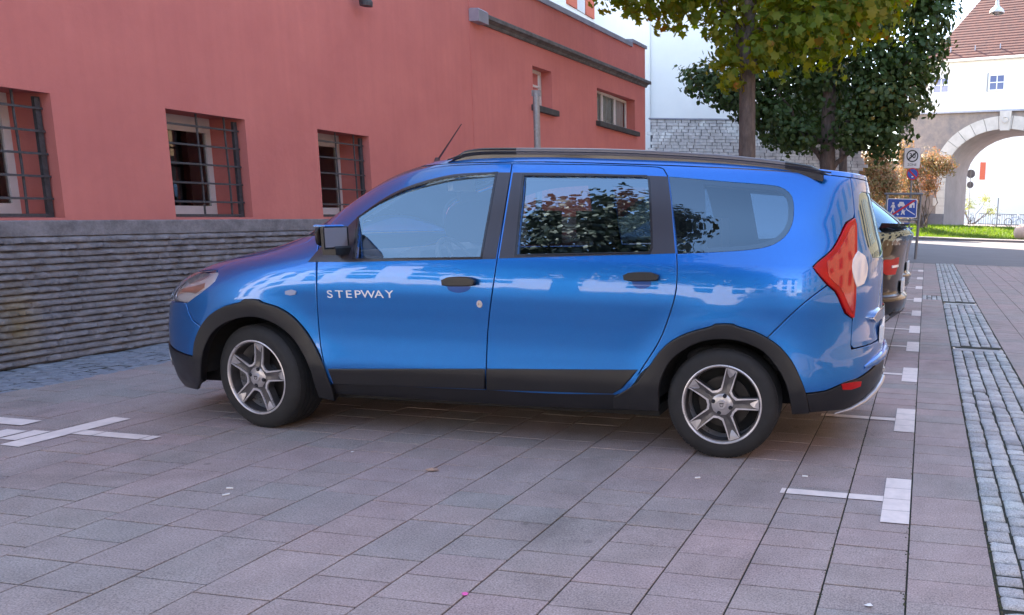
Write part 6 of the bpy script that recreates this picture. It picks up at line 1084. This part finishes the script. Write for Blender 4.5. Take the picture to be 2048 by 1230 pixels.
# roof: everything above the gutter line
def roofpatch():
    A_ = np.linspace(-1, 1, 140); Vv = np.concatenate([np.linspace(1.574, 1.6, 6), np.linspace(1.61, 1.999, 26)]); AA, VV = np.meshgrid(A_, Vv, indexing='ij'); P = S(AA, VV, B); N_ = NRM(AA, VV, B); N_ = np.where(P[..., 2:3] > 1.61, np.where(N_[..., 2:3] < 0, -N_, N_), N_)
    h, w_ = AA.shape; Vs = []; Ns = []; Fs = []
    for sg in (1, -1):
        o_ = len(Vs) and len(np.concatenate(Vs)); Vs.append((P * [1, -sg, 1]).reshape(-1, 3)); Ns.append((N_ * [1, -sg, 1]).reshape(-1, 3))
        for i in range(h - 1):
            for j in range(w_ - 1):
                f_ = (i * w_ + j, (i + 1) * w_ + j, (i + 1) * w_ + j + 1, i * w_ + j + 1); Fs.append(tuple((x + (o_ or 0)) for x in (f_ if sg < 0 else f_[::-1])))
    Vs = np.concatenate(Vs); Ns = np.concatenate(Ns); me = bpy.data.meshes.new('roof'); me.from_pydata(Vs.tolist(), [], Fs); me.materials.append(PT); bm = bmesh.new(); bm.from_mesh(me); bmesh.ops.remove_doubles(bm, verts=bm.verts, dist=.0004); bmesh.ops.recalc_face_normals(bm, faces=bm.faces); bm.to_mesh(me); bm.free()
    me.polygons.foreach_set('use_smooth', [True] * len(me.polygons)); o = bpy.data.objects.new('roof', me); C.objects.link(o); o.parent = car; return o
roof = roofpatch()
b = MB(); gp_ = S(np.linspace(-.6, .6, 50), np.full(50, 1.5), B)
A2 = np.linspace(-1, 1, 60); ring_ = S(A2, np.full(60, 1.56), B); b.add([(p[0], -p[1] * .97, p[2] - .03) for p in ring_] + [(p[0], p[1] * .97, p[2] - .03) for p in ring_[::-1]], [tuple(range(120))]); b.build('headliner', M['lining'], roof)
# lower sill and floor
sl_ = [(a, v) for a, v in AV['sill_line']]; sill_poly = [(sl_[0][0] - .02, .335)] + [(a, v + .02) for a, v in sl_] + [(sl_[-1][0] + .05, .36), (sl_[-1][0] + .07, .235), (0, .215), (sl_[0][0] - .02, .225)]
so_ = panel('sill', sill_poly, M['trim'], car, B, off=-.012, gap=0, thick=.03, bev=.012)
b = MB(); b.box(-3.45, -3.2, -.62, .62, .22, .5); b.box(-3.2, -2.42, -.46, .46, .24, .7); b.box(-2.42, -.38, -.76, .76, .2, .26); b.box(-.38, .42, -.46, .46, .24, .6); b.box(.42, .6, -.5, .5, .3, .5); b.build('floor_pan', M['liner'], car)
def arc_liner(cx_):
    b = MB(); n = 22; ys = (.50, .80); vs = []
    for y in ys: vs += [(cx_ + .375 * math.cos(math.pi * (.0 + 1.0 * i / n)), -y, .31 + .385 * math.sin(math.pi * (.0 + 1.0 * i / n))) for i in range(n + 1)]
    m_ = n + 1; b.add(vs, [(i, i + 1, m_ + i + 1, m_ + i) for i in range(n)]); b.add([vs[i] for i in range(m_)], [tuple(range(m_))])
    o = b.build('wheel_housing', M['liner'], car); return mirror(o)
arc_liner(0.); arc_liner(-2.81)
# dark inner skins so that no light shows through the joints
for key, hk in (('fender', None), ('door_front', 'frame_front'), ('door_rear', 'frame_rear')):
    panel('inner_skin', [tuple(p) for p in inset(clean(AV[key]), -.01, B)], M['dash'], car, B, off=-.03, gap=0, thick=.001, holes=[AV[{'door_front': 'glass_front', 'door_rear': 'glass_rear'}[key]]] if hk else [], bev=.0, ga=.03, gv=.05)
panel('inner_skin', [tuple(p) for p in inset(clean(AV['side_panel']), -.012, B)], M['dash'], car, B, off=-.03, gap=0, thick=.001, holes=[qc], bev=.0, ga=.02, gv=.04)
# wheels
for sx, sz in ((0., 0), (-2.81, 0)):
    front = sx < -1
    make_wheel(car, (sx, -.8475 + (.0 if not front else .012), .3095), steer=(R(STEER) if front else 0), spin=(80 if front else 75))
    wr = make_wheel(car, (sx, .8475, .3095), steer=math.pi + (R(STEER) if front else 0), spin=20, detailed=False)
# wheel arch flap behind the front wheel
# antenna
b = MB(); b.lathe([(0, .03), (.012, .028), (.022, .0), (.024, -.02)], 16, 'z', c=(-1.87, -.4, 1.60))
tip = Vector((-1.705, -.4, 1.828)); b.tube([(-1.87, -.4, 1.61), tip], [.006, .0028], 8); b.build('antenna', mat('antenna_rubber', (.06, .02, .02), .5), roof, smooth=True)
# roof rails
for sy in (-1, 1):
    rail = empty('roof_rail'); rail.parent = car
    ss = np.linspace(RAIL[0], RAIL[1], 40)
    def rp_(s_):
        t = (s_ - RAIL[0]) / (RAIL[1] - RAIL[0]); lift = .05 * min(1, t / .12) ** .6 * min(1, (1 - t) / .12) ** .6
        base = tab(np.array([s_]), *RZ)[0]
        return Vector((s_, sy * tab(np.array([s_]), [-2.2, -1.4, 0, .75], [.56, .60, .60, .56])[0], base + lift * 0 ))
    for nm, t0, t1, m_ in (('rail_foot', 0, .19, M['gloss_black']), ('rail_bar', .19, .885, M['rail']), ('rail_foot', .885, 1, M['gloss_black'])):
        b = MB(); pts = [rp_(RAIL[0] + (RAIL[1] - RAIL[0]) * (t0 + (t1 - t0) * i / 20)) for i in range(21)]
        prof = [(-.012, -.020), (.012, -.020), (.02, .0), (.016, .016), (.006, .020), (-.006, .02), (-.016, .016), (-.02, 0)]
        vs = []; 
        for i_, q_ in enumerate(pts):
            tt = t0 + (t1 - t0) * i_ / 20; sc_ = min(1, max(.15, tt / .05)) * min(1, max(.15, (1 - tt) / .05))
            vs += [(q_.x, q_.y + u, q_.z + v * sc_ - (1 - sc_) * .018) for u, v in prof]
        b.add(vs, [(i * 8 + j, i * 8 + (j + 1) % 8, (i + 1) * 8 + (j + 1) % 8, (i + 1) * 8 + j) for i in range(20) for j in range(8)] + [tuple(range(8)), tuple(range(160, 168))]); b.build(nm, m_, rail, smooth=50)
        b = MB(); b.add([(q_.x, q_.y + sy * u, q_.z + v) for q_ in pts for u, v in ((.0175, -.006), (.0212, -.0015), (.0175, .003))], [(i * 3 + j, (i + 1) * 3 + j, (i + 1) * 3 + j + 1, i * 3 + j + 1) for i in range(20) for j in range(2)]); b.build('rail_groove', M['gloss_black'], rail)
    b = MB(); pts = [rp_(RAIL[0] + (RAIL[1] - RAIL[0]) * (.02 + .96 * i / 30)) for i in range(31)]
    b.add([(q_.x, q_.y * 1. + sy * u, q_.z + v) for q_ in pts for u, v in ((.014, -.055), (.014, -.019), (-.014, -.019), (-.014, -.055))], [(i * 4 + j, i * 4 + (j + 1) % 4, (i + 1) * 4 + (j + 1) % 4, (i + 1) * 4 + j) for i in range(30) for j in range(4)]); b.build('rail_shadow_gap', M['gloss_black'], rail)
# door mirrors
M['mirror_glass'] = mat('mirror_glass', (.42, .37, .4), .3, metal=.7)
def mirror_unit():
    mr_ = MB(); p, _ = pt(-.38, 1.03, B, 0)
    cx_, cy_, cz_ = MIR
    prof = []; nseg = 9
    rings = []
    for i, (dy, sx_, sz_, dz) in enumerate(((.0, .5, .55, -.01), (-.015, .85, .85, 0), (-.05, 1, 1, 0), (-.11, .98, .98, .002), (-.165, .9, .92, .004), (-.19, .7, .74, .004), (-.2, .35, .4, .004))):
        rings.append([(cx_ + (.014 * sx_) * (abs(math.cos(t)) ** .55) * (1 if math.cos(t) > 0 else -1), cy_ + dy, cz_ + dz + (.06 * sz_) * (abs(math.sin(t)) ** .55) * (1 if math.sin(t) > 0 else -1)) for t in [2 * math.pi * j / 24 for j in range(24)]])
    vs = [q_ for r_ in rings for q_ in r_]; mr_.add(vs, [(i * 24 + j, i * 24 + (j + 1) % 24, (i + 1) * 24 + (j + 1) % 24, (i + 1) * 24 + j) for i in range(6) for j in range(24)] + [tuple(range(24)), tuple(range(144, 168))]); 
    o = mr_.build('door_mirror', M['trim'], doors[0][0], smooth=50)
    k_ = MB(); k_.box(cx_ - .03, cx_ + .05, cy_ - .12, cy_ + .08, cz_ - .1, cz_ - .052, bev=.01); k_.box(cx_ + .02, cx_ + .036, cy_ - .188, cy_ + .01, cz_ - .066, cz_ + .058, bev=.005); k2 = k_.build('mirror_base', M['trim'], o)
    g = MB(); g.box(cx_ + .0362, cx_ + .038, cy_ - .18, cy_ - .005, cz_ - .056, cz_ + .05); k3 = g.build('mirror_glass', M['mirror_glass'], o)
    c_ = MB(); c_.box(cx_ - .03, cx_ + .036, cy_ - .175, cy_ - .02, cz_ + .056, cz_ + .066, bev=.006); k4 = c_.build('mirror_cap', PT, o)
    return o, (k2, k3, k4)
mo, mk = mirror_unit()
m2 = mirror(mo); m2.parent = doors[0][1]
for c_ in mk: cc = mirror(c_); cc.parent = m2
# lettering along the door
def letters(word, a0, v0, a1, v1, h):
    p0, _ = pt(a0, v0, B, .0); p1, _ = pt(a1, v1, B, .0); n_ = len(word)
    for i, ch in enumerate(word):
        t = (0, .165, .325, .475, .65, .83, 1)[i]; a = a0 + (a1 - a0) * t; v = v0 + (v1 - v0) * t; p, nn = pt(a, v, B, .0015)
        xa = Vector((1, 0, 0)); xa = (xa - nn * xa.dot(nn)).normalized(); ya = nn.cross(xa)
        o = text_mesh(ch, h, M['chrome_letter'], 'letter', doors[0][0], (0, 0, 0), (0, 0, 0), ext=.0012, sx=1.25, bold=0)
        o.matrix_local = Matrix((xa, ya, nn)).transposed().to_4x4(); o.location = p; o.scale = (1.35, 1, 1)
M['chrome_letter'] = mat('chrome_lettering', (.8, .8, .82), .3, metal=.2)
TXT = AV['text_ends']
letters('STEPWAY', TXT[0][0], TXT[0][1], TXT[1][0], TXT[1][1], .062)
p, nn = pt(*AV['L_key'][0], B, .0); b = MB(); b.lathe([(0, .006), (.006, .006), (.0065, .003), (.016, .003), (.018, -.002)], 20, 'y'); b.v = [(x, -y, z * 1.25) for x, y, z in b.v]; o = b.build('key_lock', M['silver'], doors[0][0], smooth=40); o.location = p
b = MB(); b.box(-.0025, .0025, -.0075, -.006, -.007, .007); o2 = b.build('key_slot', M['amber'], o)
# ---- interior
it = empty('interior'); it.parent = car
b = MB(); dp = [(-2.62, .72), (-2.62, .98), (-2.5, 1.045), (-2.25, 1.06), (-2.02, 1.035), (-1.95, .97), (-1.98, .8), (-2.1, .62)]; b.prism(dp, -.72, .72); b.build('dashboard', M['dash'], it, smooth=40)
b = MB(); b.prism([(-2.12, 1.03), (-1.98, 1.09), (-1.93, 1.07), (-1.95, 1.0)], -.52, -.2); b.prism([(-2.05, 1.05), (-2.0, 1.1), (-1.93, 1.06), (-1.95, 1.0)], -.15, .15); b.build('instrument_hood', M['dash'], it)
T = Matrix.Translation((-1.78, -.36, .98)) @ Matrix.Rotation(R(62), 4, 'Y'); b = MB(); b.lathe([(.18 + .014 * math.cos(a), .014 * math.sin(a)) for a in [i * math.pi / 4 for i in range(8)]], 32, 'z', close=True); b.lathe([(0, -.02), (.07, -.02), (.075, .01), (0, .02)], 20, 'z'); b.box(-.18, .18, -.02, .02, -.012, .004); b.v = [T @ Vector(q_) for q_ in b.v]; b.build('steering_wheel', M['dash'], it, smooth=50)
def seat(x, y, wd, hz, m_=M['seat'], head=True):
    s_ = MB(); hw = wd / 2
    s_.prism([(x - .48, .42), (x - .5, .53), (x - .4, .58), (x - .02, .52), (x + .05, .42)], y - hw, y + hw); s_.prism([(x - .06, .5), (x + .06, .44), (x + .27, hz), (x + .22, hz + .03), (x + .14, hz)], y - hw, y + hw); o = s_.build('seat', m_, it, smooth=50)
    bv = o.modifiers.new('bevel', 'BEVEL'); bv.width = .035; bv.segments = 3; bv.limit_method = 'ANGLE'
    if head:
        for yy in ([y] if wd < .7 else [y - wd * .3, y + wd * .3]):
            h_ = MB(); h_.box(x + .15, x + .26, yy - .13, yy + .13, hz + .06, hz + .26); h_.tube([(x + .2, yy - .05, hz - .02), (x + .21, yy - .05, hz + .1)], .007, 6); h_.tube([(x + .2, yy + .05, hz - .02), (x + .21, yy + .05, hz + .1)], .007, 6)
            ho = h_.build('headrest', m_, it); bv = ho.modifiers.new('bevel', 'BEVEL'); bv.width = .04; bv.segments = 3; bv.limit_method = 'ANGLE'; smooth_mesh(ho.data, 50)
for yy in (-.37, .37): seat(-1.42, yy, .5, 1.07)
seat(-.52, 0, 1.3, 1.05); seat(.22, 0, 1.15, 1.0)
b = MB(); b.tube([(-1.93, 0, 1.5), (-1.9, 0, 1.43)], .01, 6); b.box(-1.92, -1.895, -.12, .12, 1.37, 1.44, bev=.008); b.build('rear_view_mirror', M['dash'], it)
b = MB(); b.box(-1.72, -1.69, -.55, -.3, 1.43, 1.54, bev=.005); b.build('sun_visor', M['lining'], it)
b = MB(); b.box(-2.3, -.45, -.74, .74, .36, .42); b.box(-.45, .6, -.46, .46, .42, .48); b.build('cabin_floor', M['dash'], it)

# ---------------------------------------------------------------- the dark cars behind
def plain_car(loc, rz, Bc, m, label, steer=0):
    root = empty('parked_car', loc, rz, label=label, cat='car', group='dark cars parked in the bays behind the blue car')
    sr_ = lambda v: tab(np.array([v]), *Bc['sr'])[0]
    aq = lambda s_, v: a_of(s_, v, Bc)
    def poly(L): return [(aq(s_, v), v) if abs(s_) < 50 else (np.sign(s_) * 1., v) for s_, v in L]
    wr_ = .42
    def arch(cx_, n=14, r_=.39): return [(cx_ + r_ * math.cos(math.pi * (1.08 - 1.16 * i / n)), .31 + r_ * math.sin(math.pi * (1.08 - 1.16 * i / n))) for i in range(n + 1)]
    wb = -Bc['sc2']
    low = [(99, .2), (99, .22)]
    outline = poly([(-99, .96), (-99, .3)] + [(-wb - .6, .2)] + arch(-wb) + [(-wb / 2, .2)] + arch(0.) + [(.62, .22), (99, .3), (99, .5), (99, .8), (99, Bc['belt']), (.45, Bc['belt']), (0, Bc['belt'] - .01), (-1, Bc['belt'] - .03), (-wb + .35, Bc['belt'] - .06), (-wb, .985), (-wb - .4, .965)])
    dense = []
    for (a0, v0), (a1, v1) in zip(outline, outline[1:] + outline[:1]):
        k_ = max(1, int(max(abs(a1 - a0) / .05, abs(v1 - v0) / .08))); dense += [(a0 + (a1 - a0) * j / k_, v0 + (v1 - v0) * j / k_) for j in range(k_)]
    panel('body', dense, m, root, Bc, ga=.02, gv=.03)
    def capring(v0, name, m_, parent, v1=1.999):
        A_ = np.linspace(-1, 1, 60); Vv = np.linspace(v0, v1, 24); AA, VV = np.meshgrid(A_, Vv, indexing='ij'); P = S(AA, VV, Bc); b = MB(); h, w_ = AA.shape
        for sg in (1, -1): b.add((P * [1, -sg, 1]).reshape(-1, 3).tolist(), [(i * w_ + j, (i + 1) * w_ + j, (i + 1) * w_ + j + 1, i * w_ + j + 1) for i in range(h - 1) for j in range(w_ - 1)])
        return b.build(name, m_, parent, smooth=True)
    capring(Bc['vt'] - .05, 'roof', m, root); capring(Bc['belt'] - .06, 'windows', M['glass_dark'], root, Bc['vt'] - .05)
    hb = MB(); hb.box(-wb - .55, -wb + .4, -.6, .6, .3, .94); hb.box(-wb + .4, .5, -.74, .74, .25, .35); hb.box(.2, .6, -.6, .6, .3, .8); hb.build('floor_pan', M['liner'], root)
    ex = [(99, .28), (.70, .27), (.66, .42), (.70, .45), (99, .45)]
    panel('bumper_valance', poly(ex), M['trim'], root, Bc, off=.006)
    panel('tail_light', poly([(.55, .86), (.62, .80), (sr_(.8) - .07, .80), (sr_(.86) - .05, .90), (sr_(.9) - .05, .97), (.6, .95)]), M['red_lens'], root, Bc, off=.008, ga=.01, gv=.02)
    panel('lamp_strip', poly([(.66, .865), (sr_(.86) - .055, .87), (sr_(.86) - .055, .90), (.66, .895)]), M['white_lens'], root, Bc, off=.016, ga=.01, gv=.02)
    panel('door', poly([(-wb + .55, .34), (-.95, .34), (-.95, .90), (-wb + .5, .90)]), m, root, Bc, off=.002, ga=.03, gv=.04); panel('door', poly([(-.94, .34), (-.42, .36), (-.2, .75), (-.22, .90), (-.94, .90)]), m, root, Bc, off=.002, ga=.03, gv=.04)
    b = MB(); b.box(sr_(.7) - .004, sr_(.7) + .02, -.26, .26, .62, .73); b.build('number_plate', M['white'], root)
    lz = Bc['lip']; b = MB(); b.prism([(sr_(lz) - .22, lz - .03), (sr_(lz) + .05, lz + .005), (sr_(lz) + .055, lz + .02), (sr_(lz) - .2, lz + .02)], -.62, .62); b.build('spoiler', m, root)
    for sx in (0., -wb):
        make_wheel(root, (sx, -.8, .3135), detailed=False); make_wheel(root, (sx, .8, .3135), steer=math.pi, detailed=False)
        b = MB(); n = 14
        for y in (-.55, -.78): b.v += [(sx + .37 * math.cos(math.pi * i / n), y, .31 + .37 * math.sin(math.pi * i / n)) for i in range(n + 1)]
        b.f = [(i, i + 1, n + 2 + i, n + 1 + i) for i in range(n)]; b.mi = [0] * n; b.tone = [0.] * n; b.build('wheel_housing', M['liner'], root)
    for sy in (-1, 1):
        b = MB(); b.box(-wb + .62, -wb + .72, sy * .86 - .1, sy * .86 + .1, .98, 1.1, bev=.03); b.build('door_mirror', m, root)
    return root
CAR2 = dict(sc=-1.2, sf=([.15, .3, .5, .7, .85, .95, 1.0, 1.1, 1.3, 1.45, 1.5], [-3.3, -3.45, -3.5, -3.46, -3.3, -2.9, -2.5, -2.2, -1.8, -1.4, -1.1]), sr=([.15, .3, .45, .55, .6, .75, .95, 1.05, 1.1, 1.25, 1.4, 1.5], [.55, .62, .80, .82, .76, .77, .80, .83, .76, .50, .2, -.2]),
            w=([.15, .3, .5, .7, .85, .95, 1.05, 1.2, 1.4, 1.5], [.74, .83, .865, .88, .885, .865, .82, .73, .63, .57]), nf=([.15, 1.5], [6, 4]), nr=([.15, .9, 1.5], [6.5, 6, 4]), rise=([-3.5, -1, .8], [0, 0, 0]), vb=1.0, vt=1.5, crown=.03, tc=.85, sc2=-2.68, flare=.012, belt=1.0, lip=1.1)
CAR3 = dict(CAR2); 
def scl(d, k_):   # taller body
    d = dict(d)
    for n_ in ('sf', 'sr', 'w', 'nf', 'nr'): d[n_] = ([z if z < .5 else .5 + (z - .5) * k_ for z in d[n_][0]], d[n_][1])
    d['vt'] = .5 + (d['vt'] - .5) * k_; d['belt'] = .5 + (d['belt'] - .5) * k_; d['lip'] = .5 + (d['lip'] - .5) * k_; return d
plain_car(CARPOS2[0], CARPOS2[1], scl(CAR2, 1.28), M['paint2'], 'near-black car with a raised tail spoiler just behind the blue car')
plain_car(CARPOS3[0], CARPOS3[1], scl(CAR2, 1.12), M['paint3'], 'black car farther back whose tail shows past the nearer dark car')
# ---------------------------------------------------------------- litter
def litter(name, loc, size, m, label, cat, seed=0, flat=.35):
    r_ = random.Random(seed); b = MB(); n = 9; ring = [(math.cos(2 * math.pi * i / n) * size * r_.uniform(.6, 1.1), math.sin(2 * math.pi * i / n) * size * .7 * r_.uniform(.6, 1.1), size * flat * r_.uniform(0, .6)) for i in range(n)]
    b.add(ring + [(0, 0, size * flat)] + [(x * .8, y * .8, 0.001) for x, y, z in ring], [(i, (i + 1) % n, n) for i in range(n)] + [(i, (i + 1) % n, n + 1 + (i + 1) % n, n + 1 + i) for i in range(n)])
    o = b.build(name, m, loc=loc); return tag(o, label, cat)
M['pink'] = mat('pink_foil', (.75, .12, .4), .35, var=.2, vscale=120); M['paper'] = mat('paper', (.7, .68, .66), .8); M['dryleaf'] = mat('dry_leaf', (.35, .22, .16), .8)
litter('candy_wrapper', (-1.533, 2.365, .003), .016, M['pink'], 'crumpled pink candy wrapper on the paving in the foreground', 'wrapper', 1, .6)
litter('dry_leaf', (-2.441, 3.528, .003), .035, M['dryleaf'], 'pinkish dry leaf on the joint in front of the car', 'leaf', 2)
litter('paper_scrap', (-3.029, 3.694, .003), .012, M['paper'], 'tiny white scrap of paper just behind the front wheel shadow', 'paper scrap', 3)
def butt(loc, rz, label):
    b = MB(); T = Matrix.Rotation(rz, 4, 'Z'); b.tube([T @ Vector((-.014, 0, .004)), T @ Vector((.014, 0, .004))], .0042, 8); return tag(b.build('cigarette_end', M['paper'], smooth=True, loc=loc), label, 'cigarette end')
butt((-3.177, 3.071, .001), .2, 'upper of two white cigarette ends on the paving at the left')
butt((-3.123, 2.996, .001), 1.1, 'lower of two white cigarette ends on the paving at the left')
butt((-1.09, 3.73, .001), .5, 'white cigarette end just in front of the rear wheel')
butt((-.555, 3.884, .001), 0, 'white cigarette end above the long parking line near the rear bumper')
litter('paper_scrap', (-.127, 2.586, .003), .018, M['paper'], 'white paper scrap at the bottom edge beside the cobbled gutter', 'paper scrap', 4)
